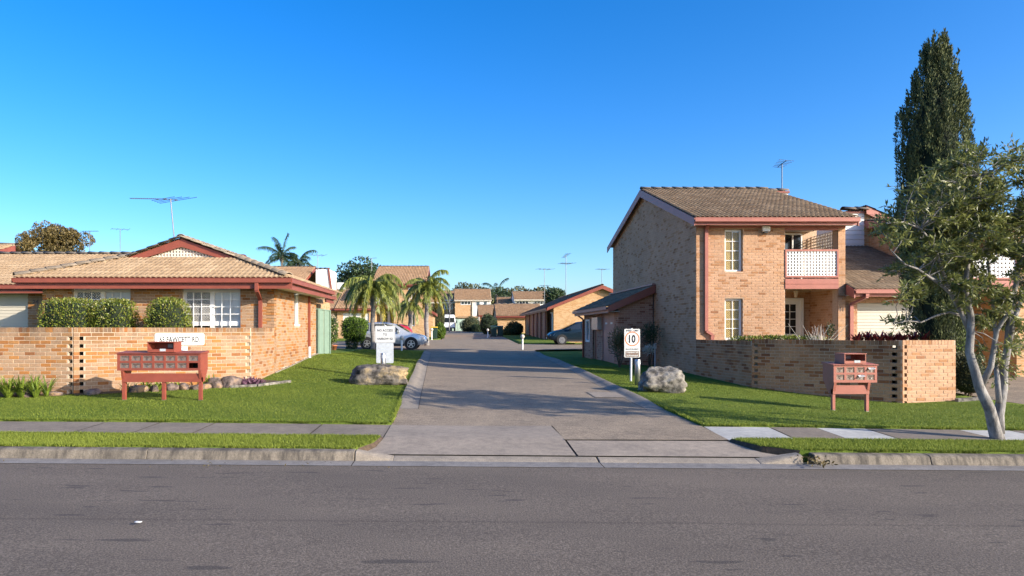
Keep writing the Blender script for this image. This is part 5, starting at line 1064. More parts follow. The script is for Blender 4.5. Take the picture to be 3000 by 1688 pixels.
def rock(label, px_, py_, r, mat, seed, cat='rock', name='garden_rock', group=None, rough=.08, zoff=0, p=2.6, sub=3, facets=9):
    o = lump(name, (0, 0, 0), r, mat, None, p, seed, rough, sub, facets=facets); o.location = (px_, py_, G(px_, py_)+r[2]*.62+zoff); o.rotation_euler = (0, 0, seed*1.7 if seed < 90 else 0); return tag(o, label, cat, group)
rk = [(-.75, .36, .30, .17, 'large grey-purple garden rock beside the strap leaf clump'), (-1.45, .33, .17, .12, 'small dark garden rock among the strap leaves at the wall foot'), (.35, .30, .30, .09, 'flat orange garden rock lying in the letterbox shadow'),
      (1.28, .42, .22, .12, 'shaded dark garden rock left of the middle letterbox leg'), (1.62, .45, .15, .12, 'pale-edged garden rock just left of the middle letterbox leg'), (2.0, .42, .16, .12, 'square grey garden rock right of the middle letterbox leg'), (2.28, .42, .16, .12, 'grey garden rock paired with a square rock'),
      (2.65, .46, .27, .10, 'long low brown garden rock beside the right letterbox leg'), (3.0, .38, .24, .18, 'tall brown garden rock behind the right letterbox leg'), (3.38, .38, .33, .19, 'largest brown garden rock near the purple plants'), (-.25, .3, .2, .08, 'flat pinkish garden rock beside the toothed wall joint')]
for i, (s, d, r_, h_, lb) in enumerate(rk):
    p = onB(s, d) if s >= 0 else (PA[0]+s, 15.4-d); rock(lb, p[0], p[1], (r_, r_*.62, h_), 'garden_rock', i+1)
m = MB(); e0, e1, e2 = onB(3.3, .62), (-4.95, 16.85), (-4.35, 17.75)
gb_ = MB()
for a, b in ((e0, e1), (e1, e2)):
    k = 3
    for i in range(k):
        p = (a[0]+(b[0]-a[0])*i/k, a[1]+(b[1]-a[1])*i/k); q = (a[0]+(b[0]-a[0])*(i+.96)/k, a[1]+(b[1]-a[1])*(i+.96)/k); gb_.bar((p[0], p[1], G(*p)+.045), (q[0], q[1], G(*q)+.045), .12, .09)
tag(gb_.build('garden_edging', 'sandstone_pale'), 'low stone edging curving round the purple plant bed', 'edging')
bd = MB(); bd.add([(*onB(2.2, .0), G(*onB(2.2, 0))+.045), (*e0, G(*e0)+.045), (*e1, G(*e1)+.045), (*e2, G(*e2)+.045), (-5.25, 18.2, G(-5.25, 18.2)+.045), (*onB(LB, 0), G(*onB(LB, 0))+.045)], [(0, 1, 2, 3, 4, 5)])
tag(bd.build('garden_bed', 'soil'), kind='structure')
tag(strip('garden_bed', k_(-16), k_(PA[0]), [14.95, 15.39], 12, .04, 'soil'), kind='structure')
m = MB(); q4 = [onB(0, .5), onB(LB-.3, .5), onB(LB-.3, .0), onB(0, .0)]
tag(m.add([(*p, G(*p)+.042) for p in q4], [(0, 1, 2, 3)]).build('garden_bed', 'soil'), kind='structure')
# boulders
rock('long flat-topped dark sandstone boulder in front of the no access sign', X(1116, 17.9), 17.9, (.80, .46, .31), 'sandstone', 91, 'boulder', 'boulder', rough=.045, p=3.6, sub=5, zoff=.04, facets=16)
rock('pale rounded sandstone boulder in front of the speed limit sign', X(1936, 16.7), 16.7, (.58, .42, .37), 'sandstone_pale', 92, 'boulder', 'boulder', rough=.045, p=3.0, sub=5, zoff=.04, facets=16)
# ------------------------------------------------------------------ letterbox banks
def letterboxes(label, xc, y, zg, cols, mat, cellw, cellh, legs, top, openc, numbers, back, papers=(), name='letterbox_bank', legw=.033):
    T = thing(name, (xc, y, zg), label, 'letterbox'); w_ = cols*cellw+.06; x0 = xc-w_/2; zb = back; zt = zb+2*cellh+.05; dp = .42
    fr = panel(MB(), (x0, y), (1, 0), (0, -1), w_, zb, zt, .02, [(.035+c*cellw+.02, .035+(c+1)*cellw-.025, zb+.03+r*cellh+.02, zb+.03+(r+1)*cellh-.02) for c in range(cols) for r in range(2)])
    fr.box(x0+.001, x0+.02, y+.021, y+dp, zb, zt); fr.box(x0+w_-.02, x0+w_-.001, y+.021, y+dp, zb, zt); fr.box(x0+.021, x0+w_-.021, y+.021, y+dp, zb+.001, zb+.02); fr.box(x0+.021, x0+w_-.021, y+dp-.015, y+dp-.001, zb+.021, zt)
    fr.build('cabinet', mat, T)
    MB().hexa([(x0-.02, y-.03, zt+.001), (x0+w_+.02, y-.03, zt+.001), (x0+w_+.02, y+dp+.02, zt+.001), (x0-.02, y+dp+.02, zt+.001), (x0-.02, y-.03, zt+.014), (x0+w_+.02, y-.03, zt+.014), (x0+w_+.02, y+dp+.02, zt+.05), (x0-.02, y+dp+.02, zt+.05)]).build('cabinet_lid', mat, T)
    k = 0
    for r in (1, 0):
        for c in range(cols):
            a, b = x0+.035+c*cellw+.02, x0+.035+(c+1)*cellw-.025; e, f = zb+.03+r*cellh+.02, zb+.03+(r+1)*cellh-.02
            if (c, r) in openc: MB().box(a, b, y+.25, y+.26, e, f).build('box_interior', 'black_interior', T); k += 1; continue
            mid = f-(f-e)*.30; d = panel(MB(), (a, y+.012), (1, 0), (0, -1), b-a, e+.001, f-.001, .012, [(.022, b-a-.022, mid-.001, f-.022)]).build('letterbox_door', 'door_metal', T)
            m = MB(); m.hexa([(a+.022, y+.014, mid-.05), (b-a+a-.022, y+.014, mid-.05), (b-.022, y+.06, f-.022), (a+.022, y+.06, f-.022), (a+.022, y+.016, mid-.052), (b-.022, y+.016, mid-.052), (b-.022, y+.062, f-.024), (a+.022, y+.062, f-.024)]); m.build('mail_slot', 'black_interior', d)
            MB().tube([((a+b)/2+.01, y-.004, e+.035), ((a+b)/2+.01, y+.004, e+.035)], .011, 8).build('lock', 'steel', d)
            if (c, r) in papers: MB().hexa([(a+.03, y-.05, mid-.02), (b-.02, y-.07, mid+.0), (b-.03, y+.03, mid+.03), (a+.03, y+.03, mid+.025), (a+.03, y-.05, mid-.012), (b-.02, y-.07, mid+.012), (b-.03, y+.03, mid+.038), (a+.03, y+.03, mid+.033)]).build('letter', 'sign_white', d)
            if k < len(numbers) and numbers[k]: text(numbers[k], (a+b)/2, e+.065, .055, .032, 'ink_brown', d, lambda x, z: (x, y-.001, z), 'door_number')
            k += 1
    # parcel hood on top
    t0, t1, th = top; hood = MB(); zq = zt+.03
    hood.box(t0, t0+.016, y-.005, y+.36, zq, zq+th); hood.box(t1-.016, t1, y-.005, y+.36, zq, zq+th); hood.box(t0+.016, t1-.016, y-.005, y+.01, zq, zq+th*.30); hood.box(t0-.01, t1+.01, y-.02, y+.37, zq+th+.001, zq+th+.016); hood.box(t0+.016, t1-.016, y+.345, y+.359, zq, zq+th); hood.box(t0+.016, t1-.016, y+.0105, y+.345, zq+.001, zq+th*.10)
    hood.build('newspaper_hood', mat, T)
    MB().box((t0+t1)/2-.02, (t0+t1)/2+.10, y-.009, y-.0055, zq+.02, zq+.07).build('hood_sticker', 'sign_faded', T)
    MB().box((t0+t1)/2-.0, (t0+t1)/2+.10, y+.338, y+.3445, zq+th*.45, zq+th*.8).build('notice', 'ink_faint', T)
    for lx in legs:
        zl = G(lx, y+.1); MB().box(lx-legw, lx+legw, y+.06, y+.13, zl-.1, zb-.14).build('leg', mat, T); MB().box(lx-legw-.003, lx+legw+.003, y+.057, y+.133, zl-.1, zl+.04).build('leg_foot', 'steel', T)
    a, b = min(legs)-legw, max(legs)+legw
    MB().box(a, b, y+.045, y+.0595, zb-.24, zb-.06).build('apron', mat, T); m = MB()
    for e in (a, b-.05): m.prism([(y-.0, zb-.002), (y+.40, zb-.002), (y+.22, zb-.24), (y+.06, zb-.24)], 'x', e, e+.05)
    m.build('bracket', mat, T)
    return T, x0, w_, zt
yl = 14.1
LBX = letterboxes('dark red bank of fourteen letterboxes on three legs before the street name board', X(465, yl), yl, .26, 7, 'mail_red', (X(587, yl)-X(343, yl)-.06)/7, .150, [X(358, yl)-.0, X(475, yl), X(583, yl)], (X(432, yl), X(511, yl), .20), {(6, 0)}, ['', '20', '21', '22', '23', '24', '25', '27', '28', '30', '31', '32', '33'], Z(1086, yl))
yr = 14.0
RBX = letterboxes('pink bank of eight letterboxes on two legs by the shaded brick wall', X(2506, yr), yr, .03, 4, 'mail_pink', (X(2568, yr)-X(2441, yr)-.06)/4, .153, [X(2448, yr), X(2547, yr)], (X(2474, yr), X(2537, yr), .195), set(), ['33', '34', '35', '36', '37', '38', '39', '40'], Z(1121, yr), papers={(3, 1), (2, 0)}, legw=.028)
# ------------------------------------------------------------------ signs and posts
def rrect(m, x0, x1, z0, z1, r, y0, y1, n=5):
    pts = []
    for cx, cz, a0 in ((x1-r, z1-r, 0), (x0+r, z1-r, 90), (x0+r, z0+r, 180), (x1-r, z0+r, 270)):
        for k in range(n+1): a = R(a0+90*k/n); pts.append((cx+r*math.cos(a), cz+r*math.sin(a)))
    return m.prism(pts, 'y', y0, y1)
def ring(m, x0, x1, z0, z1, t, y):                       # thin rectangular line on a sign
    for a, b, c, d in ((x0, x1, z1-t, z1), (x0, x1, z0, z0+t), (x0, x0+t, z0+t, z1-t), (x1-t, x1, z0+t, z1-t)): m.quad((a, y, c), (b, y, c), (b, y, d), (a, y, d))
    return m
def sB(px_):                                             # distance along the angled left wall seen at photo column px_
    k = (px_-PX)/F; return (k*PA[1]-PA[0])/(uB.x-k*uB.y)
def wall_board(name, label, px0, px1, py0, py1, lines, line=False):
    s0, s1 = sB(px0), sB(px1); yc = PA[1]+uB.y*(s0+s1)/2; z1, z0 = Z(py0, yc), Z(py1, yc); ang = math.atan2(uB.y, uB.x)
    T = thing(name, (*onB((s0+s1)/2, .012), (z0+z1)/2), label, 'sign', local=True, rz=ang); w_, h = (s1-s0)/2, (z1-z0)/2
    rrect(MB(), -w_, w_, -h, h, .04 if line else .005, -.012, 0).build('board', 'sign_white', T)
    if line: ring(MB(), -w_+.03, w_-.03, -h+.03, h-.03, .008, -.0135).build('border_line', 'ink_grey', T)
    for body, cx, cz, tw, th, mt in lines: text(body, cx*w_, cz*h, tw*2*w_, th*2*h, mt, T, lambda x, z: (x, -.0135, z))
wall_board('street_name_board', 'white board reading 65 FAWCETT RD. on the orange brick wall', 453, 598, 977, 1012, [('65 FAWCETT RD.', .0, 0, .82, .52, 'ink_black')], True)
wall_board('notice_board', 'small white private property keep out board behind the letterbox hood', 505, 549, 1015, 1036, [('PRIVATE', .1, .55, .56, .20, 'ink_blue'), ('PROPERTY', .05, -.02, .72, .20, 'ink_blue'), ('KEEP OUT', .05, -.60, .68, .20, 'ink_blue')])
ys = 19.6
S1 = thing('no_access_sign', (X(1128, ys), ys, G(X(1128, ys), ys)), 'white no access sign with faded plate below on a post behind the dark boulder', 'sign')
MB().tube([(X(1128, ys), ys+.05, G(X(1128, ys), ys)-.1), (X(1128, ys), ys+.05, Z(953, ys))], .03, 10).build('post', 'grey_post', S1)
x0, x1, z0, z1 = X(1098.5, ys), X(1157.7, ys), Z(1004, ys), Z(955, ys); rrect(MB(), x0, x1, z0, z1, .03, ys-.004, ys).build('sign_plate', 'sign_white', S1)
ring(MB(), x0+.018, x1-.018, z0+.018, z1-.018, .006, ys-.0055).build('border_line', 'ink_grey', S1)
fl_ = lambda y: (lambda x, z: (x, y, z)); cx = (x0+x1)/2; h = z1-z0
text('NO ACCESS', cx, z0+h*.73, (x1-x0)*.78, h*.15, 'ink_grey', S1, fl_(ys-.0055)); text('TO', cx, z0+h*.48, (x1-x0)*.21, h*.15, 'ink_grey', S1, fl_(ys-.0055)); text('HARROW RD', cx, z0+h*.23, (x1-x0)*.80, h*.15, 'ink_grey', S1, fl_(ys-.0055))
x0, x1, z0, z1 = X(1102.5, ys), X(1153, ys), Z(1064, ys), Z(1004.8, ys); rrect(MB(), x0, x1, z0, z1, .03, ys-.004, ys).build('lower_plate', 'sign_faded', S1)
m = ring(MB(), x0+.018, x1-.018, z0+.018, z1-.018, .006, ys-.0055)
for k in range(5): m.quad((x0+.06, ys-.0055, z1-.11-k*.09), (x0+.06+random.uniform(.2, .36), ys-.0055, z1-.11-k*.09), (x0+.42, ys-.0055, z1-.08-k*.09), (x0+.06, ys-.0055, z1-.08-k*.09))
m.build('faded_print', 'ink_faint', S1)
ys = 19.2
S2 = thing('speed_sign', (X(1850, ys), ys, G(X(1850, ys), ys)), 'white speed limit 10 sign with orange ring on a grey post', 'sign')
MB().tube([(X(1849, ys), ys+.04, G(X(1849, ys), ys)-.1), (X(1851, ys), ys+.04, Z(962, ys))], .03, 10).build('post', 'grey_post', S2)
x0, x1, z0, z1 = X(1829, ys), X(1875, ys), Z(1047.5, ys), Z(964, ys); rrect(MB(), x0, x1, z0, z1, .025, ys-.004, ys).build('sign_plate', 'sign_white', S2); cx = (x0+x1)/2; zr = Z(993, ys)
MB().disc((cx, ys-.0055, zr), (0, -1, 0), .205, 40, .178).build('orange_ring', 'ink_orange', S2)
text('10', cx, zr, .19, .235, 'ink_black', S2, fl_(ys-.0055)); text('SPEED - LIMIT', cx, Z(969, ys), .36, .05, 'ink_black', S2, fl_(ys-.0055)); text('PRIVATE PROPERTY', cx, Z(1023.5, ys), .37, .042, 'ink_grey', S2, fl_(ys-.0055))
m = MB(); m.quad((x0+.03, ys-.0055, Z(1046, ys)), (x1-.03, ys-.0055, Z(1046, ys)), (x1-.03, ys-.0055, Z(1029, ys)), (x0+.03, ys-.0055, Z(1029, ys))); m.build('warning_band', 'door_metal', S2)
text('Trespassers will', cx, Z(1033, ys), .34, .042, 'sign_white', S2, fl_(ys-.007)); text('be Prosecuted', cx, Z(1041.5, ys), .31, .042, 'sign_white', S2, fl_(ys-.007))
def bollard(label, px_, y, top, r):
    x = X(px_, y); T = thing('bollard', (x, y, G(x, y)), label, 'bollard', 'galvanised pipe bollards beside the driveway'); zt = Z(top, y)
    MB().lathe((x, y, 0), [(r, G(x, y)-.1), (r, zt-.01), (r*.93, zt), (r*.85, zt-.004)], 18).build('pipe', 'steel', T, smooth=True); MB().lathe((x, y, 0), [(r+.002, zt-.13), (r+.002, zt-.05)], 18).build('reflector_band', 'sign_faded', T)
bollard('galvanised steel bollard between the dark boulder and the faded plate', 1122.5, 18.9, 1035, .07); bollard('galvanised steel bollard beside the speed limit sign post', 1868, 18.2, 1053, .073)
def path_light(label, px_, y, top):
    x = X(px_, y); zg = G(x, y); T = thing('path_light', (x, y, zg), label, 'light', 'white bollard lights along the court'); zt = Z(top, y)
    MB().tube([(x, y, zg-.05), (x, y, zt-.2)], .05, 10).build('post', 'white_paint', T); MB().lathe((x, y, zt-.25), [(.06, 0), (.11, .06), (.12, .14), (.08, .22), (.02, .25)], 12).build('lamp_head', 'cream_panel', T, smooth=True)
path_light('white path light standing beside the silver car', 1177, 38.5, 983); path_light('white path light in front of the yellow-lidded bin', 1265, 57, 961); path_light('white path light at the mouth of the dark car bay', 1531, 41.2, 980); path_light('white path light beside the pair of dark bins', 1429, 64, 963)
def bin_(label, px_, y, lid='bin_green', w_=.6):
    x = X(px_, y); zg = G(x, y); T = thing('wheelie_bin', (x, y, zg), label, 'bin', 'wheelie bins')
    MB().hexa([(x-.22, y-.25, zg+.05), (x+.22, y-.25, zg+.05), (x+.22, y+.2, zg+.05), (x-.22, y+.2, zg+.05), (x-.29, y-.34, zg+1.0), (x+.29, y-.34, zg+1.0), (x+.29, y+.36, zg+1.0), (x-.29, y+.36, zg+1.0)]).build('body', 'bin_green', T, bevel=.02)
    MB().hexa([(x-.31, y-.38, zg+1.0), (x+.31, y-.38, zg+1.0), (x+.31, y+.4, zg+1.0), (x-.31, y+.4, zg+1.0), (x-.28, y-.34, zg+1.06), (x+.28, y-.34, zg+1.06), (x+.29, y+.4, zg+1.1), (x-.29, y+.4, zg+1.1)]).build('lid', lid, T)
    for s in (-1, 1): MB().tube([(x+s*.23, y+.26, zg+.1), (x+s*.29, y+.26, zg+.1)], .1, 12).build('wheel', 'tyre', T)
bin_('dark green wheelie bin with bright yellow lid by the palm trunk', 1272, 59, 'bin_yellow'); bin_('dark wheelie bin nearer the path light of the pair', 1446, 66); bin_('dark wheelie bin at the wall end of the pair', 1465, 66.5)
# small meter post on the townhouse side wall
T = thing('meter_post', (X(1919, 26.4), 26.4, .3), 'slim grey pipe with small white box beside the shaded wall', 'pipe'); MB().tube([(X(1919, 26.4), 26.4, .2), (X(1919, 26.4), 26.4, 1.1)], .025).build('pipe', 'grey_post', T); MB().box(X(1914, 26.4), X(1922, 26.4), 26.33, 26.42, 1.02, 1.24).build('box', 'sign_white', T)
# ------------------------------------------------------------------ vehicles
def car(name, label, x, y, rz, body, L, Wd, st, wb, wr, glassp, cat='car', rimspokes=5, extra=None):
    """lofted shell from stations (x, sill z, belt z, roof z, half width, roof half width), wheels, glass, lamps; front points to +x"""
    T = thing(name, (x, y, G(x, y)), label, cat, local=True, rz=rz); V = []; secs = []
    for (sx, zs, zb, zr, hw, rw) in st:
        half = [(hw*.90, zs), (hw*.985, zs+.10), (hw, zs+(zb-zs)*.45), (hw*.985, zs+(zb-zs)*.75), (hw*.95, zb), (rw+(hw*.95-rw)*.35, zb+(zr-zb)*.6), (rw, zr-(zr-zb)*.12-.005), (rw*.78, zr-.012), (rw*.35, zr)]
        secs.append([(sx-L/2, q, z) for q, z in half]+[(sx-L/2, -q, z) for q, z in half[::-1]])
    n = len(secs[0]); Fc = []
    for s in secs: V += s
    for i in range(len(secs)-1):
        for k in range(n): a, b = i*n+k, i*n+(k+1) % n; Fc.append((a, b, b+n, a+n))
    m = MB(); m.add(V, Fc+[tuple(range(n)), tuple(range((len(secs)-1)*n, len(secs)*n))[::-1]]); shell = m.build('body', body, T, smooth=True)
    md = shell.modifiers.new('edges', 'EDGE_SPLIT'); md.split_angle = R(38)
    xs = [s[0] for s in st]; col = lambda j: (lambda q: float(np.interp(q, xs, [s[j] for s in st])))
    hwf, rwf, zbf, zrf = col(4), col(5), col(2), col(3)
    def side_y(q, z): t = min(1, max(0, (z-zbf(q))/max(.05, zrf(q)*.88+.12*zbf(q)-zbf(q)))); return hwf(q)*.95+(rwf(q)-hwf(q)*.95)*t*.95+.012
    for poly in glassp['side']:
        for s in (1, -1): MB().add([(q-L/2, s*side_y(q, z), z) for q, z in poly], [tuple(range(len(poly)))]).build('side_window', 'glass_car', T)
    for (q0, q1, nm) in glassp['screens']:
        m = MB(); d = .018 if q1 > L/2 else -.018
        pts = []
        for q, t in ((q0, 0), (q1, 1)):
            zz = zrf(q); ww = rwf(q)*.97 if t == glassp.get('roof_end', 0) else rwf(q)*1.02; pts.append((q, ww, zz))
        (qa, wa, z_a), (qb, wb_, z_b) = pts
        m.add([(qa-L/2, -wa, z_a+.015), (qa-L/2, wa, z_a+.015), (qb-L/2, wb_, z_b+.02), (qb-L/2, -wb_, z_b+.02), ((qa+qb)/2-L/2, 0, (zrf((qa+qb)/2))+.03)], [(0, 1, 4), (1, 2, 4), (2, 3, 4), (3, 0, 4)]); m.build(nm, 'glass_car', T, smooth=True)
    for q in wb:
        for s in (1, -1):
            yo = hwf(q)
            MB().tube([(q-L/2, s*(yo-.25), wr+.03), (q-L/2, s*(yo+.012), wr+.03)], wr*1.16, 24).build('wheel_arch', 'plastic_black', T)
            w_ = thing('x', (0, 0, 0), '', '') if False else None
            tm = MB(); base = s*(yo+.02); tm.tube([(q-L/2, s*(yo-.2), wr), (q-L/2, s*(yo-.0), wr), (q-L/2, base, wr)], [wr, wr, wr*.95], 28); wo = tm.build('wheel', 'tyre', T, smooth=False)
            rm = MB(); r0 = wr*.66; rm.disc((q-L/2, base+s*.004, wr), (0, s, 0), r0, 28, r0*.88)
            for k in range(rimspokes):
                a = 2*math.pi*k/rimspokes+.3; c = Vector((math.cos(a), 0, math.sin(a))); t = Vector((-math.sin(a), 0, math.cos(a))); o = Vector((q-L/2, base+s*.006, wr))
                rm.add([o+c*r0*.12-t*.035, o+c*r0*.12+t*.035, o+c*r0*.93+t*.03, o+c*r0*.93-t*.03], [(0, 1, 2, 3)])
            rm.disc((q-L/2, base+s*.009, wr), (0, s, 0), r0*.24, 14); rm.build('rim', 'alloy', wo)
    hl = L-.24
    for s in (1, -1):
        MB().add([(L/2-.52, s*(hwf(L-.52)*.955), zbf(L-.5)-.03), (L/2-.16, s*(hwf(L-.16)+.006), zbf(L-.16)-.05), (L/2-.10, s*(hwf(L-.10)+.004)*.92, zbf(L-.1)-.16), (L/2-.40, s*(hwf(L-.40)+.008), zbf(L-.4)-.17)], [(0, 1, 2, 3)]).build('headlight', 'lamp_clear', T)
        MB().add([(-L/2+.06, s*(hwf(.06)+.006), zbf(.1)+.02), (-L/2+.30, s*(hwf(.3)*.97+.01), zbf(.3)-.0), (-L/2+.28, s*(hwf(.3)+.012), zbf(.3)-.2), (-L/2+.08, s*(hwf(.08)+.006), zbf(.1)-.2)], [(0, 1, 2, 3)]).build('tail_light', 'lamp_red', T)
        qm = glassp['mirror']; MB().box(qm-L/2-.1, qm-L/2+.08, *sorted((s*(hwf(qm)-.02), s*(hwf(qm)+.16))), zbf(qm)+.02, zbf(qm)+.17).build('mirror', body, T, bevel=.03)
        for q in glassp['handles']: MB().box(q-L/2-.1, q-L/2+.1, *sorted((s*(hwf(q)*.985), s*(hwf(q)*.985+.03))), zbf(q)-.16, zbf(q)-.125).build('door_handle', body, T)
        for q in glassp['seams']: MB().add([(q-L/2-.005, s*(hwf(q)+.004), .38), (q-L/2+.005, s*(hwf(q)+.004), .38), (q-L/2+.005, s*(hwf(q)*.952+.004), zbf(q)), (q-L/2-.005, s*(hwf(q)*.952+.004), zbf(q))], [(0, 1, 2, 3)]).build('door_seam', 'plastic_black', T)
        MB().box(wb[0]+wr*1.2-L/2, wb[1]-wr*1.2-L/2, *sorted((s*(hwf(L/2)*.9), s*(hwf(L/2)+.004))), st[len(st)//2][1]-.02, st[len(st)//2][1]+.12).build('sill', 'plastic_black', T)
    MB().box(L/2-.03, L/2+.012, -.34, .34, .46, .60).build('grille', 'plastic_black', T); MB().box(L/2+.013, L/2+.02, -.19, .19, .40, .50).build('number_plate', 'sign_white', T); MB().box(-L/2-.02, -L/2-.0, -.19, .19, .62, .73).build('number_plate', 'sign_white', T)
    return T
suv = [(0, .48, .86, .95, .66, .45), (.07, .38, .98, 1.12, .82, .58), (.30, .30, 1.06, 1.42, .885, .64), (.62, .26, 1.07, 1.60, .90, .66), (1.3, .24, 1.05, 1.655, .91, .67), (2.0, .24, 1.02, 1.64, .91, .66), (2.55, .24, 1.0, 1.54, .91, .63), (3.0, .24, .985, 1.28, .905, .64), (3.40, .25, .97, 1.03, .90, .68), (3.9, .28, .90, .96, .88, .62), (4.22, .32, .80, .85, .82, .52), (4.38, .40, .68, .73, .68, .4), (4.41, .46, .58, .62, .6, .3)]
SUVG = dict(side=[[(.50, 1.12), (.95, 1.12), (.95, 1.50), (.62, 1.42)], [(1.02, 1.11), (1.85, 1.08), (1.85, 1.53), (1.02, 1.52)], [(1.93, 1.08), (2.86, 1.05), (2.62, 1.30), (2.35, 1.46), (1.93, 1.53)]], screens=[(2.60, 3.34, 'windscreen'), (.55, .12, 'rear_window')], mirror=2.75, handles=(1.15, 2.15), seams=(1.0, 1.89, 2.98))
car('parked_suv', 'silver four-wheel-drive parked side-on behind the palm trunk and no access sign', -4.02, 41.6, R(-2), 'car_silver', 4.41, 1.82, suv, (.86, 3.50), .345, SUVG)
hat = [(0, .45, .80, .9, .62, .42), (.06, .36, .95, 1.08, .78, .54), (.30, .28, 1.0, 1.33, .845, .6), (.7, .24, 1.0, 1.46, .86, .62), (1.4, .22, .97, 1.50, .865, .63), (2.05, .22, .95, 1.45, .865, .61), (2.6, .22, .94, 1.24, .86, .6), (3.15, .23, .92, .97, .85, .64), (3.65, .26, .84, .89, .83, .58), (3.95, .30, .74, .79, .76, .5), (4.12, .38, .6, .66, .62, .36)]
HATG = dict(side=[[(.55, 1.06), (1.15, 1.05), (1.15, 1.37), (.7, 1.33)], [(1.22, 1.04), (2.45, 1.0), (2.2, 1.22), (1.9, 1.36), (1.22, 1.38)]], screens=[(2.15, 3.08, 'windscreen'), (.62, .14, 'rear_window')], mirror=2.4, handles=(1.25,), seams=(1.18, 2.6))
car('parked_hatchback', 'red hatchback partly hidden behind the silver four-wheel-drive', -5.1, 46.6, R(180), 'car_red', 4.12, 1.73, hat, (.75, 3.3), .31, HATG)
wag = [(0, .45, .85, 1.0, .62, .45), (.06, .34, 1.0, 1.25, .80, .58), (.3, .26, 1.02, 1.50, .87, .64), (.9, .22, 1.02, 1.62, .88, .66), (1.8, .22, 1.0, 1.64, .88, .66), (2.5, .22, .98, 1.56, .88, .63), (3.0, .22, .97, 1.36, .88, .62), (3.55, .23, .95, 1.06, .87, .64), (4.0, .25, .88, .96, .85, .58), (4.3, .3, .76, .84, .79, .5), (4.52, .38, .6, .68, .64, .36)]
WAGG = dict(side=[[(.5, 1.1), (1.3, 1.08), (1.3, 1.5), (.65, 1.46)], [(1.38, 1.08), (2.2, 1.06), (2.2, 1.5), (1.38, 1.51)], [(2.28, 1.06), (3.35, 1.03), (3.0, 1.26), (2.7, 1.42), (2.28, 1.5)]], screens=[(2.62, 3.5, 'windscreen'), (.5, .1, 'rear_window')], mirror=3.05, handles=(1.5, 2.4), seams=(1.34, 2.24, 3.4))
car('parked_wagon', 'dark blue people carrier nosing out from behind the meter room', 8.55, 48, R(180), 'car_blue', 4.55, 1.77, wag, (.82, 3.6), .315, WAGG, rimspokes=10)
yv = 107; xv = X(1316, yv)
VN = thing('parked_van', (xv, yv, G(xv, yv)), 'white high-roof delivery van seen from behind at the end of the court', 'van'); zg = G(xv, yv)
m = MB(); sec = [(-.98, .5), (.98, .5), (1.0, 1.2), (.95, 1.9), (.86, 2.45), (.70, 2.6), (-.70, 2.6), (-.86, 2.45), (-.95, 1.9), (-1.0, 1.2)]; m.prism([(xv+a, zg+b) for a, b in sec], 'y', yv, yv+4.6); m.build('body', 'van_white', VN, bevel=.05)
m = MB(); m.hexa([(xv-.9, yv+4.6, zg+.5), (xv+.9, yv+4.6, zg+.5), (xv+.85, yv+5.8, zg+.5), (xv-.85, yv+5.8, zg+.5), (xv-.8, yv+4.6, zg+2.5), (xv+.8, yv+4.6, zg+2.5), (xv+.75, yv+5.6, zg+1.2), (xv-.75, yv+5.6, zg+1.2)]); m.build('bonnet', 'van_white', VN)
MB().add([(xv-.84, yv-.02, zg+1.38), (xv+.84, yv-.02, zg+1.38), (xv+.78, yv-.02, zg+2.12), (xv-.78, yv-.02, zg+2.12)], [(0, 1, 2, 3)]).build('rear_window', 'glass_car', VN)
for s in (-1, 1):
    MB().box(xv+s*.93-.06, xv+s*.93+.06, yv-.03, yv-.005, zg+.75, zg+1.35).build('tail_light', 'lamp_red', VN); MB().tube([(xv+s*.97, yv+.75, zg+.34), (xv+s*.72, yv+.75, zg+.34)], .34, 16).build('wheel', 'tyre', VN)
    MB().box(xv+s*1.12-.08, xv+s*1.12+.08, yv+4.3, yv+4.4, zg+1.3, zg+1.75).build('mirror', 'plastic_black', VN)
MB().box(xv-.95, xv+.95, yv-.1, yv-.001, zg+.42, zg+.62).build('bumper', 'plastic_black', VN); MB().box(xv-.01, xv+.01, yv-.03, yv-.021, zg+.65, zg+2.3).build('door_seam', 'plastic_black', VN); MB().box(xv-.26, xv+.26, yv-.012, yv-.004, zg+.72, zg+.84).build('number_plate', 'sign_white', VN)
# ------------------------------------------------------------------ television antennas
def antenna(label, px_, y, top, base, elems, boom=1.2, span=1.5, tilt=0, yaw=.5, second=None, lean=0, r=.018, stick=0, mat='antenna_metal'):
    x = X(px_, y); zb, zt = Z(base, y), Z(top, y); T = thing('tv_antenna', (x, y, zb), label, 'antenna', 'roof antennas'); tx = x-lean
    MB().tube([(x, y, zb-.15), (tx, y, zt)], r, 6).build('mast', mat, T)
    def array(z, boom, span, elems, yaw, tilt, cx):
        d = Vector((math.cos(yaw), math.sin(yaw)*.9, math.sin(tilt))); s = Vector((-math.sin(yaw), math.cos(yaw), 0)); c = Vector((cx, y, z)); MB().tube([c-d*boom/2, c+d*boom/2], r*.7, 5).build('boom', mat, T)
        for k in range(elems): t = k/(elems-1)-.5; l = span*(.62+.38*(t+.5)); q = c+d*boom*t*.98; MB().tube([q-s*l/2, q+s*l/2], r*.42, 4).build('element', mat, T)
    array(zt-.03, boom, span, elems, yaw, tilt, tx)
    if second: array(Z(second[0], y), second[1], second[2], second[3], second[4], 0, x+(tx-x)*(Z(second[0], y)-zb)/(zt-zb))
    if stick: # yagi tail of close short elements
        for k in range(16): q = Vector((tx-.25-k*stick/16, y-.05, zt-.02+.001*k)); MB().tube([q+Vector((0, -.09, -.03)), q+Vector((0, .09, .03))], .008, 4).build('short_element', mat, T)
        MB().tube([(tx, y-.05, zt-.03), (tx-.3-stick, y-.05, zt)], .014, 5).build('tail_boom', mat, T)
    return T
antenna('large wide-armed antenna on the bungalow gable peak', 512, 21.3, 582, 700, 4, .55, 1.9, .05, 1.0, lean=.13, r=.02, stick=.95)
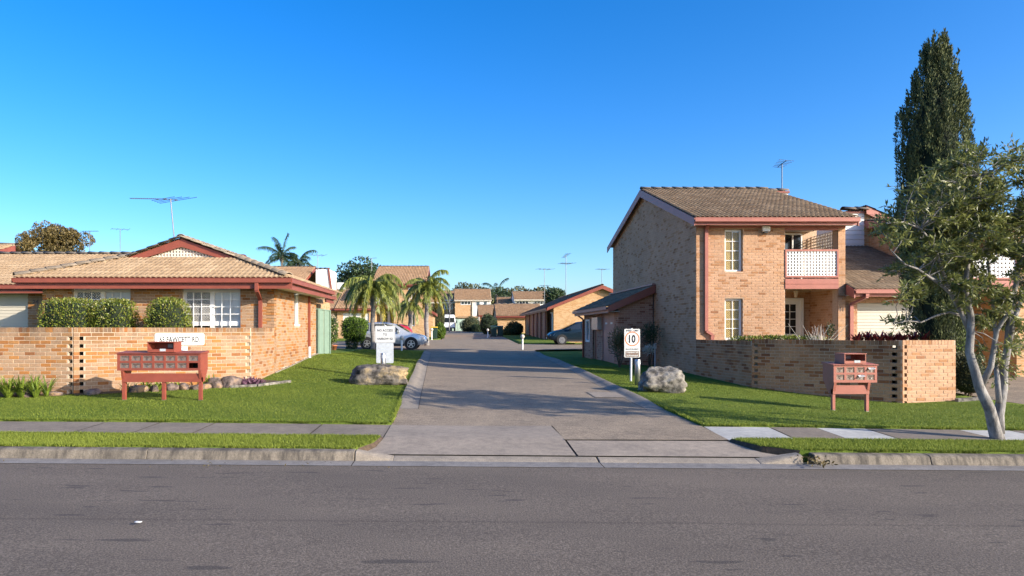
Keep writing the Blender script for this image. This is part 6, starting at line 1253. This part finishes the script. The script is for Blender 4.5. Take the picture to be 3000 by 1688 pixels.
antenna('comb antenna on the cap behind the tan townhouse ridge', 2291, 29.3, 478, 560, 6, .55, .82, .35, -1.25, r=.022)
antenna('pale single-arm antenna in front of the brown tree', 263, 40, 676, 735, 7, 1.0, .3, 0, 3.1, r=.022)
antenna('thin antenna rising over the garage wing ridge', 352, 34, 670, 735, 4, .8, 1.1, .02, .6, r=.016); antenna('thin antenna on the white clad townhouse', 931, 68, 747, 790, 4, 1.4, 1.9, .02, .5, r=.03)
antenna('short antenna above the palm crown', 1089, 70, 756, 790, 6, 1.0, .5, .1, .3, r=.03); antenna('twin-array mast in front of the round green tree', 1595, 75, 788, 895, 4, 1.6, 1.9, 0, .4, second=(837, 1.0, 1.2, 4, .3), r=.03)
antenna('tallest guyed mast with two antenna arrays', 1658, 66, 748, 862, 6, .8, .7, .6, .8, second=(772, 1.2, 1.9, 5, .35), r=.03); antenna('thin antenna beside the townhouse gable edge', 1763, 57, 788, 842, 4, .9, 1.0, 0, .5, r=.022)
# ------------------------------------------------------------------ trees
def palm(name, label, px_, y, crown_py, L, n, trunk_r=.14, droop=1.0, mat='leaf_palm', yellow=0, leaf=.42, base=None, seed=1, up=.9):
    rs = random.Random(seed); x = X(px_, y); zg = G(x, y) if base is None else base; zc = Z(crown_py, y); T = thing(name, (x, y, zg), label, 'palm'); k = 9
    MB().tube([(x+.03*math.sin(i*1.1), y, zg-.1+(zc-.7-zg+.1)*i/k) for i in range(k+1)], [trunk_r*(1.25 if i == 0 else 1.0+.06*math.sin(i*2.2)) for i in range(k+1)], 12).build('trunk', 'palm_bark', T, smooth=True)
    m = MB(); m.tube([(x, y, zc-.75), (x, y, zc-.35), (x, y, zc)], [trunk_r*1.05, trunk_r*1.5, trunk_r*.6], 10)
    for i in range(12): a = i*2.4; m.tube([(x+math.cos(a)*trunk_r, y+math.sin(a)*trunk_r, zc-.75+.03*i), (x+math.cos(a)*trunk_r*2.2, y+math.sin(a)*trunk_r*2.2, zc-.25+.03*i)], [.05, .02], 4)
    m.build('leaf_bases', 'palm_boot', T); rm = MB(); V = []; Fc = []; rn = []; V2 = []; F2 = []; rn2 = []
    for f in range(n):
        az = f*2.39996+rs.uniform(-.2, .2); t0 = (f+.5)/n; el = up*(1.25-1.55*t0)+rs.uniform(-.1, .1); ln = L*rs.uniform(.85, 1.1); p = Vector((x, y, zc-.05)); d = Vector((math.cos(az)*math.cos(el), math.sin(az)*math.cos(el), math.sin(el))); pts = [p.copy()]; ns = 12
        for i in range(ns):
            p = p+d*ln/ns; pts.append(p.copy()); d.z -= droop*.19*(1+.3*i/ns); d.normalize()
        rm.tube(pts, [.028*(1-.8*i/ns) for i in range(ns+1)], 4, cap=False); yl_ = f >= n-yellow
        A, B, C_ = (V2, F2, rn2) if yl_ else (V, Fc, rn)
        for i in range(2, ns+1):
            for sub in range(6):
                t = sub/6; q = pts[i-1].lerp(pts[i], t); dd = (pts[i]-pts[i-1]).normalized(); s = dd.cross(Vector((0, 0, 1))); s = s.normalized() if s.length > .01 else Vector((1, 0, 0))
                for sg in (1, -1):
                    l = leaf*ln/2.0*(1-.55*abs((i+t)/ns-.45))*rs.uniform(.8, 1.2); o = (s*sg*rs.uniform(.25, .9)+dd*.55+Vector((0, 0, rs.uniform(-1.3, .1)*droop))).normalized(); b = len(A); wv = dd*.022*(1+ln*.12)
                    mid = q+o*l*.5; tip = q+o*l*.75+Vector((0, 0, -l*.42*droop)); A.extend([tuple(q-wv), tuple(q+wv), tuple(mid+wv*.9), tuple(mid-wv*.9), tuple(tip+wv*.2), tuple(tip-wv*.2)]); B.extend([(b, b+1, b+2, b+3), (b+3, b+2, b+4, b+5)]); r_ = rs.random(); C_.extend([r_, r_])
    rm.build('frond_stalks', 'leaf_palm' if mat == 'leaf_palm' else mat, T); from_np('fronds', V, Fc, mat, T, 'stuff', rn=rn)
    if V2: from_np('dying_fronds', V2, F2, 'leaf_palm_yellow', T, 'stuff', rn=rn2)
    return T
palm('queen_palm', 'queen palm with broad drooping crown in front of the silver car', 1092, 40.2, 838, 2.55, 32, .13, 1.15, yellow=5, seed=3)
palm('queen_palm', 'queen palm with pale trunk beside the yellow-lidded bin', 1250, 47, 842, 2.1, 28, .15, 1.0, yellow=4, seed=5, up=1.05)
palm('queen_palm', 'short young palm in front of the townhouse window', 1202, 52, 893, 1.9, 13, .17, 1.25, seed=8)
palm('tall_palm', 'taller dark palm above the bungalow roof ridge', 826, 84, 752, 3.0, 14, .16, .62, 'leaf_dark', base=1.2, seed=12, up=1.2, leaf=.5); palm('tall_palm', 'lower dark palm leaning out behind the white clad townhouse', 872, 86, 772, 3.0, 14, .16, .75, 'leaf_dark', base=1.2, seed=15, up=1.1, leaf=.5)
palm('tall_palm', 'distant dark palm silhouette between terrace roofs', 1454, 150, 862, 5.0, 14, .25, .75, 'leaf_dark', base=1.7, seed=18, up=1.1, leaf=.45)
def tree(name, label, x, y, zt, r, h, n, size, mat, clumps=26, zb=None, seed=0, trunk=.2, dens=.55):
    """broad-leaved tree: trunk, limbs to each clump, clumps of leaves with gaps between"""
    rg = np.random.default_rng(seed); zg = G(x, y) if zb is None else zb; T = thing(name, (x, y, zg), label, 'tree'); c = np.array([x, y, zt-h/2]); m = MB(); fork = zg+(zt-h-zg)*.9
    m.tube([(x, y, zg-.2), (x+.05, y, (zg+fork)/2), (x, y, fork)], [trunk*1.2, trunk, trunk*.85], 8); d = rg.normal(0, 1, (clumps, 3)); d /= np.linalg.norm(d, axis=1)[:, None]; cc = c+d*np.array([r, r, h/2])*rg.uniform(.45, .82, (clumps, 1))
    for q in cc: mid = (np.array([x, y, fork])*.45+q*.55)+rg.normal(0, .15, 3); m.tube([(x, y, fork-.1), tuple(mid), tuple(q)], [trunk*.5, trunk*.25, trunk*.08], 5)
    m.build('trunk', 'bark_brown', T); k = rg.integers(0, clumps, n); o = rg.normal(0, 1, (n, 3)); o /= np.linalg.norm(o, axis=1)[:, None]; rr = dens*min(r, h/2)*rg.uniform(.75, 1.2, clumps)
    C = cc[k]+o*rr[k][:, None]*rg.uniform(.55, 1, (n, 1))**.6*np.array([1, 1, .8]); leaves('crown', C, rg.uniform(size*.7, size*1.3, n), mat, T, up=o*.6+np.array([0, 0, .2]), out=o, wd=.6, rn=np.clip(.5*rg.uniform(0, 1, n)+.5*rg.uniform(0, 1, clumps)[k], 0, .99)); return T
tree('brown_tree', 'large brownish evergreen tree behind the garage wing', X(180, 62), 62, Z(652, 62), 2.5, 4.2, 16000, .17, 'leaf_brown_tree', 26, seed=2, dens=.42); tree('brown_tree', 'small brownish tree left of the large one', X(78, 60), 60, Z(683, 60), 1.25, 2.6, 6500, .15, 'leaf_brown_tree', 14, seed=4, dens=.45)
tree('evergreen_tree', 'dark dense evergreen behind the queen palm crown', X(1062, 90), 90, Z(770, 90), 3.4, 5.5, 9000, .3, 'leaf_dark', 22, seed=6)
tree('round_tree', 'rounded dark green tree behind the guyed antenna', X(1628, 100), 100, Z(848, 100), 2.2, 5.0, 7000, .28, 'leaf_dark', 16, seed=9)
for i, (a, b, rr, lb) in enumerate(((1362, 836, 4.5, 'far tree crown peeping over the two-storey house ridge'), (1422, 838, 6.5, 'far wide tree beside the distant palm'), (1490, 858, 5, 'far olive tree left of the long terrace roof'), (1535, 842, 7, 'far olive tree over the long terrace roof'), (1120, 778, 4, 'far dark tree over the brick townhouse ridge'), (1575, 848, 5, 'far low tree at the end of the long terrace roof'))):
    tree('far_tree', lb, X(a, 165), 165, Z(b, 165), rr, 9, 4500, .6, 'leaf_olive', 16, seed=20+i, zb=1.7)
shrub('tall_shrub', 'grey-green tall shrub behind the white van', (X(1281, 78), 78, 2.9), (.95, 1.0, 2.1), 5000, .16, 'leaf_olive', 2.2, lumps=9); shrub('leafy_shrub', 'olive shrub beside the yellow-lidded bin', (X(1289, 60), 60.5, 1.55), (.55, .6, .75), 3800, .11, 'leaf_bush', 2.2, lumps=8)
shrub('leafy_shrub', 'bright green upright shrub in front of the silver car bonnet side', (X(1040, 38.6), 38.6, 1.75), (.72, .7, .80), 5200, .10, 'leaf_bush', 2.3, lumps=9)
T = thing('leafy_shrub', (X(1030, 38.3), 38.3, .6), 'dark lower shrub at the foot of the bright upright shrub', 'shrub'); C, d = ball(1400, (X(1030, 38.4), 38.4, .95), (.33, .3, .45), .4); leaves('foliage', C, rng.uniform(.06, .12, 1400), 'leaf_dark', T, up=d)
shrub('flowering_shrub', 'pink and yellow flowering shrub beside the green fence', (X(968, 33), 33, 1.75), (.38, .5, .72), 2400, .08, 'leaf_bush', 2.2, mat2='leaf_flower', lumps=6)
T = thing('flower_pot', (X(977, 34), 34, G(X(977, 34), 34)), 'terracotta pot under the flowering shrub', 'pot'); MB().lathe((X(978, 34), 34, G(X(977, 34), 34)), [(.11, 0), (.16, .22), (.18, .22), (.18, .28), (.14, .28)], 14).build('pot', 'terracotta', T, smooth=True)
shrub('dark_shrub', 'dark climbing shrub beside the row house porch', (X(1432, 80), 80, 2.3), (1.2, 1.0, 1.3), 3000, .14, 'leaf_dark', 2.2, lumps=7); shrub('dark_shrub', 'rounded dark shrub under the pitched wall shadow', (X(1508, 76), 76, 1.8), (1.1, .9, .85), 2600, .13, 'leaf_dark', 2.2, lumps=6); shrub('dark_shrub', 'low dark shrub left of the rounded one', (X(1490, 74), 74, 1.4), (.7, .7, .5), 1800, .12, 'leaf_dark', 2.2); shrub('dark_shrub', 'brownish shrub mass in front of the mint fence', (X(1378, 100), 100, 2.3), (1.6, 1.2, 1.3), 3000, .16, 'leaf_olive', 2.2, lumps=7); shrub('dark_shrub', 'dark shrub between the mint fence and row house', (X(1398, 98), 98, 1.8), (.9, .8, .9), 2200, .14, 'leaf_dark', 2.2, lumps=5)
# bare tree by the van
T = thing('bare_tree', (X(1316, 96), 96, 1.3), 'slender leafless tree rising above the white van', 'tree'); m = MB(); bx_ = X(1316, 96); m.tube([(bx_, 96, 1.2), (bx_+.05, 96, 4.2), (bx_+.1, 96, 6.6)], [.11, .07, .02], 6)
for k in range(9): a = random.uniform(-1.2, 1.2); z = 3.2+k*.33; m.tube([(bx_+.05, 96, z), (bx_+a, 96+random.uniform(-.5, .5), z+.9)], [.035, .01], 4)
m.build('trunk', 'bark', T)
# ------------------------------------------------------------------ cypress behind the right wall
CY = thing('cypress', (12.3, 17.6, 0), 'tall dark columnar cypress behind the sunlit wall end', 'tree'); yc_ = 17.7
prof = [(990, 2690, 2822), (900, 2660, 2822), (780, 2645, 2838), (634, 2641, 2848), (502, 2637, 2850), (413, 2634, 2838), (347, 2642, 2824), (281, 2668, 2808), (215, 2690, 2786), (160, 2716, 2770), (118, 2752, 2762)]
zz = np.array([Z(p[0], yc_) for p in prof]); xcn = np.array([(X(p[1], yc_)+X(p[2], yc_))/2 for p in prof]); hwn = np.maximum(np.array([(X(p[2], yc_)-X(p[1], yc_))/2 for p in prof])-.09, .03)
MB().tube([(12.3, yc_, -.1), (12.35, yc_, 3), (12.5, yc_, 8.0)], [.16, .13, .03], 8).build('trunk', 'bark_brown', CY)
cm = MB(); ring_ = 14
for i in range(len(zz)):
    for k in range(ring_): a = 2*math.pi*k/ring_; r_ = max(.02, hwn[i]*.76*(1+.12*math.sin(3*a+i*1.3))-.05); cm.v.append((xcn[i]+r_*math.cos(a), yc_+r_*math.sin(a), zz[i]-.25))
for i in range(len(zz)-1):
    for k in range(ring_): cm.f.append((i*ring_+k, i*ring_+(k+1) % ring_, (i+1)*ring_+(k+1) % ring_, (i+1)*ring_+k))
cm.build('filler_core', 'core_dark', CY, smooth=True)  # added dark hull; keeps light from passing through the crown
npl = 620; ph = rng.uniform(zz[0], zz[-1]-.2, npl); pa_ = rng.uniform(0, 2*np.pi, npl); pr = np.interp(ph, zz, hwn)*rng.uniform(.70, .95, npl); pc = np.c_[np.interp(ph, zz, xcn)+pr*np.cos(pa_), yc_+pr*np.sin(pa_), ph-.1]; per = 105
k = np.repeat(np.arange(npl), per); t = rng.uniform(0, 1, len(k)); rad = .155*(1-t)**.7*np.sqrt(rng.uniform(0, 1, len(k)))*(1-.45*(pc[k, 2]-zz[0])/(zz[-1]-zz[0])); an = rng.uniform(0, 2*np.pi, len(k)); outv = np.c_[np.cos(pa_), np.sin(pa_), np.zeros(npl)]
C = pc[k]+np.c_[rad*np.cos(an), rad*np.sin(an), (t-.35)*.75]+outv[k]*(t*.10)[:, None]; dirs = np.c_[.35*np.cos(an), .35*np.sin(an), np.ones(len(k))]+outv[k]*.25
leaves('crown', C, rng.uniform(.045, .11, len(k)), 'leaf_cypress', CY, up=dirs, wd=.30, jit=.18, rn=np.clip(.45*rng.uniform(0, 1, len(k))+.55*rng.uniform(0, 1, npl)[k], 0, .99))
sp = []; 
for (ax, ay, bx__, by) in ((2745, 190, 2757, 108), (2715, 220, 2710, 140), (2775, 230, 2800, 155), (2735, 215, 2738, 150), (2700, 270, 2692, 165), (2770, 300, 2790, 210), (2680, 300, 2676, 215), (2650, 375, 2628, 340), (2815, 330, 2828, 300), (2830, 470, 2885, 412), (2640, 470, 2636, 420)):
    n = 90; t = rng.uniform(0, 1, n)**.8; w__ = (1-t)*.09+.012; sp.append(np.c_[X(ax+(bx__-ax)*t, yc_)+rng.normal(0, 1, n)*w__, yc_-.1+rng.normal(0, 1, n)*w__, Z(ay+(by-ay)*t, yc_)+rng.normal(0, 1, n)*w__])
leaves('leader_shoots', np.concatenate(sp), rng.uniform(.05, .12, 90*11), 'leaf_cypress', CY, up=np.array([0.1, 0, 1.0]), wd=.35, jit=.2)
# ------------------------------------------------------------------ street tree on the verge
GT = thing('street_tree', (X(2924, 10.4), 10.4, .07), 'multi-stemmed street tree with pale bark and narrow leaves on the verge', 'tree')
def path3(pts, dy=0): return [(X(a, 10.4+dy*i/len(pts)), 10.4+dy*i/len(pts), Z(b, 10.4+dy*i/len(pts))) for i, (a, b) in enumerate(pts)]
stems = [([(2924, 1296), (2918, 1262), (2908, 1228), (2896, 1198), (2868, 1134), (2852, 1085), (2843, 1032), (2841, 969), (2845, 930), (2832, 880), (2826, 846), (2838, 770), (2850, 690), (2862, 600), (2870, 520)], -.3, .102, .018),
         ([(2922, 1270), (2926, 1215), (2942, 1138), (2940, 1085), (2949, 1022), (2960, 951), (2963, 898), (2977, 828), (2988, 757), (3000, 680), (3012, 590), (3010, 500)], .5, .082, .018),
         ([(2877, 1136), (2900, 1074), (2912, 1022), (2921, 969), (2935, 944), (2956, 916), (2977, 881), (3010, 830), (3040, 760), (3055, 660)], -.4, .048, .013),
         ([(2846, 980), (2838, 955), (2815, 909), (2790, 860), (2760, 836), (2720, 810), (2690, 790), (2655, 775), (2620, 740)], -.7, .045, .009),
         ([(2952, 1010), (2975, 935), (2999, 850), (3030, 760), (3070, 690)], .3, .05, .012),
         ([(2926, 1180), (2918, 1110), (2914, 1060), (2918, 1000), (2915, 930), (2905, 840), (2895, 740), (2890, 640), (2900, 540)], .8, .042, .012),
         ([(2815, 925), (2780, 915), (2740, 925), (2700, 945), (2660, 940), (2620, 950)], -.4, .022, .006),
         ([(2790, 860), (2760, 790), (2735, 720), (2700, 670), (2650, 650), (2600, 655)], -.9, .028, .008), ([(2832, 880), (2800, 790), (2770, 690), (2760, 610)], .5, .03, .01)]
tr = MB(); nodes_ = []
for pts, dy, r0, r1 in stems:
    P3 = path3(pts, dy); n = len(P3)
    P3 = [Vector(p)+Vector((random.uniform(-.012, .012), random.uniform(-.02, .02), 0)) for p in P3]; rad = [r0+(r1-r0)*(i/(n-1))**.75 for i in range(n)]
    if r0 > .11: rad[0] *= 1.3; rad[1] *= 1.08; rad[2] *= 1.05
    tr.tube(P3, rad, 10); nodes_ += [p for p in P3[max(3, n//2):]]
tr.build('trunk', 'bark', GT, smooth=True)
cl_ = []
for (a, b, ra, rb, k) in ((2580, 668, 62, 36, 9), (2690, 700, 80, 60, 14), (2650, 770, 70, 40, 10), (2700, 600, 70, 60, 10), (2770, 560, 80, 80, 14), (2860, 540, 90, 80, 15), (2960, 500, 70, 70, 12), (2940, 600, 90, 80, 15), (2780, 680, 90, 70, 17), (2860, 700, 90, 70, 14), (2970, 720, 70, 80, 12), (2720, 820, 70, 50, 10), (2800, 830, 70, 60, 12), (2900, 830, 80, 60, 12), (2985, 850, 50, 60, 7), (2760, 900, 60, 40, 7), (2620, 950, 50, 26, 4), (2880, 930, 60, 40, 6), (2960, 960, 50, 50, 6), (2900, 1050, 40, 30, 3), (2935, 1120, 30, 20, 2), (3060, 560, 70, 110, 14), (3070, 760, 70, 110, 14), (2850, 470, 60, 40, 5), (2990, 1010, 30, 50, 3), (2680, 650, 90, 50, 7), (2740, 640, 90, 90, 11), (2830, 620, 100, 110, 12), (2930, 680, 90, 110, 11), (2800, 760, 100, 80, 9), (2690, 850, 60, 60, 9), (2870, 870, 80, 60, 12), (2985, 640, 40, 120, 14), (3130, 520, 70, 90, 14), (3180, 640, 80, 100, 18), (3170, 780, 70, 90, 14), (3260, 700, 60, 90, 10)):
    for _ in range(k if b < 780 else int(k*.6+.5)):
        if a < 2800 and b > 560 and random.random() < .3: continue
        cl_.append((random.gauss(a, ra*.5), random.gauss(b, rb*.5), random.uniform(-.75, .75)))
tw = MB(); LC = []; LU = []; LR = []
for (a, b, dy) in cl_:
    y = 10.4+dy; c = Vector((X(a, y), y, Z(b, y))); nd = min(nodes_, key=lambda p: (p-c).length+max(0, p.z-c.z)*.8); d = c-nd
    if d.length > 1.3: nd = c-d.normalized()*1.3*.6
    mid = nd.lerp(c, .55)+Vector((random.uniform(-.05, .05), random.uniform(-.05, .05), random.uniform(0, .10))); tw.tube([nd, nd.lerp(mid, .5)+Vector((random.gauss(0, .04), random.gauss(0, .04), random.gauss(0, .04))), mid, c], [.009, .007, .005, .003], 4, cap=False); R_ = random.random()
    for q in range(random.randint(5, 8)):
        e = c+Vector((random.gauss(0, .10), random.gauss(0, .10), random.gauss(0, .08))); tw.tube([mid.lerp(c, .6), e], [.005, .002], 3, cap=False); dirn = (e-mid).normalized()
        for _ in range(random.randint(13, 20)):
            t = random.uniform(-.1, 1); LC.append(tuple(mid.lerp(e, .35+.65*t))); v = dirn*.6+Vector((random.gauss(0, .7), random.gauss(0, .7), random.gauss(-.05, .6))); LU.append(tuple(v.normalized())); LR.append(.5*R_+.5*random.random())
tw.build('twigs', 'bark', GT); leaves('crown', LC, rng.uniform(.065, .125, len(LC)), 'leaf_gum', GT, up=np.array(LU), wd=.25, jit=.12, rn=np.array(LR))
# ------------------------------------------------------------------ planting behind and beside the right wall
shrub('low_hedge', 'low clipped hedge along the top of the shaded brick wall', (10.0, 21.2, 1.12), (1.75, .35, .42), 5200, .07, 'leaf_hedge', 4, 'hedge')
T = thing('bare_shrub', (X(2400, 20.8), 20.8, .6), 'bleached leafless twiggy shrub in front of the porch', 'shrub'); m = MB()
for k in range(46):
    b = Vector((X(2400, 20.8)+random.gauss(0, .15), 20.8+random.gauss(0, .1), .7)); e = Vector((X(2395, 20.8)+random.gauss(0, .36), 20.8+random.gauss(0, .2), random.uniform(1.45, 1.95))); q = b.lerp(e, .6)+Vector((random.gauss(0, .06), 0, 0)); m.tube([b, q, e], [.014, .010, .004], 4, cap=False)
    m.tube([q, q+Vector((random.gauss(0, .12), 0, random.uniform(.05, .25)))], [.008, .003], 3, cap=False)
m.build('twigs', 'twig_pale', T); C, d = ball(160, (X(2432, 20.8), 20.8, 1.75), (.12, .12, .25), .3); leaves('foliage', C, .07, 'leaf_dark', T, up=d)
strappy('red_cordyline', 'row of glossy dark red strap plants along the wall top', [(10.62+.115*i, 18.15-.045*i+.1*(i % 2)) for i in range(14)], .42, 22, 'leaf_red', wd=.045)
for o in [bpy.data.objects['red_cordyline']]: o.location.z += 1.40
shrub('golden_conifer', 'bright green conifer at the foot of the cypress', (X(2795, 18.4), 18.4, 1.35), (.30, .3, .95), 2600, .09, 'leaf_bush', 2.2, wd=.25)
shrub('garden_shrub', 'loose grey-green shrub beside the sunlit wall end', (X(2838, 17.6), 17.6, .62), (.42, .4, .6), 2600, .06, 'leaf_olive', 2.4, lumps=7)
T = thing('side_garden_shrub', (X(1790, 25), 25, .33), 'feathery olive shrub behind the speed limit sign', 'shrub'); C, d = ball(1500, (X(1815, 25.3), 25.3, 1.25), (.42, .3, .62), .2); leaves('foliage', C, rng.uniform(.08, .16, 1500), 'leaf_olive', T, up=d*.5+np.array([-.2, 0, .7]), wd=.18); m = MB()
for k in range(6): m.tube([(X(1815, 25.3), 25.3, .3), (X(1815, 25.3)+random.uniform(-.3, .3), 25.3, 1.3)], [.02, .006], 4)
m.build('stem', 'bark_brown', T)
T = thing('side_garden_shrub', (X(1905, 25.6), 25.6, .3), 'dark wispy shrub in the corner of meter room and townhouse', 'shrub'); C, d = ball(1300, (X(1905, 25.8), 25.8, 1.55), (.42, .2, .5), .2); leaves('foliage', C, rng.uniform(.06, .13, 1300), 'leaf_dark', T, up=d*.5+np.array([.2, 0, .5]), wd=.2); m = MB()
for k in range(5): m.tube([(X(1902, 25.8), 25.8, .25), (X(1902, 25.8)+random.uniform(-.2, .3), 25.8, 1.6)], [.02, .006], 4)
m.build('stem', 'bark_brown', T)
C, d = ball(240, (X(1902, 25.3), 25.3, .98), (.2, .12, .14), .2); tag(leaves('straw_plant', C, rng.uniform(.1, .18, 240), 'twig_pale', None, up=d*.4+np.array([-.3, 0, .5]), wd=.16), 'pale straw-coloured spiky plant below the dark wispy shrub', 'plant')
ge = thing('brick_edging', (X(2860, 16.6), 16.6, 0), 'row of pale edging bricks along the side garden bed', 'edging')
for k in range(6): a = X(2800+k*20, 16.7); MB().box(a, a+.15, 16.62+.03*k, 16.74+.03*k, G(a, 16.7)-.05, G(a, 16.7)+.11).build('edging_brick', 'sandstone_pale', ge, bevel=.008)
# leaf litter caught at the broken kerb end, scraps on the road
C = np.c_[rng.normal(4.68, .09, 130), rng.uniform(8.72, 9.12, 130), np.full(130, .03)]; C[:, 2] += rng.uniform(0, .05, 130)*(C[:, 1] > 8.95); tag(leaves('leaf_litter', C, rng.uniform(.03, .07, 130), 'leaf_brown_tree', None, wd=.4), 'dry leaf litter caught in the broken kerb gap', 'leaves')
C = np.c_[rng.normal(-3.6, 1.6, 60), rng.uniform(8.5, 8.95, 60), np.full(60, .035)]; tag(leaves('leaf_litter', C, rng.uniform(.02, .05, 60), 'leaf_brown_tree', None, up=np.array([1., 0, 0]), wd=.35, jit=.5), 'scattered twigs and leaves along the left gutter', 'leaves')
tag(lump('paper_scrap', (X(405, 5.95), 5.95, .075), (.035, .02, .006), 'sign_white', None, 2.0, 3, .2, 2), 'small white paper scrap lying on the road', 'litter')
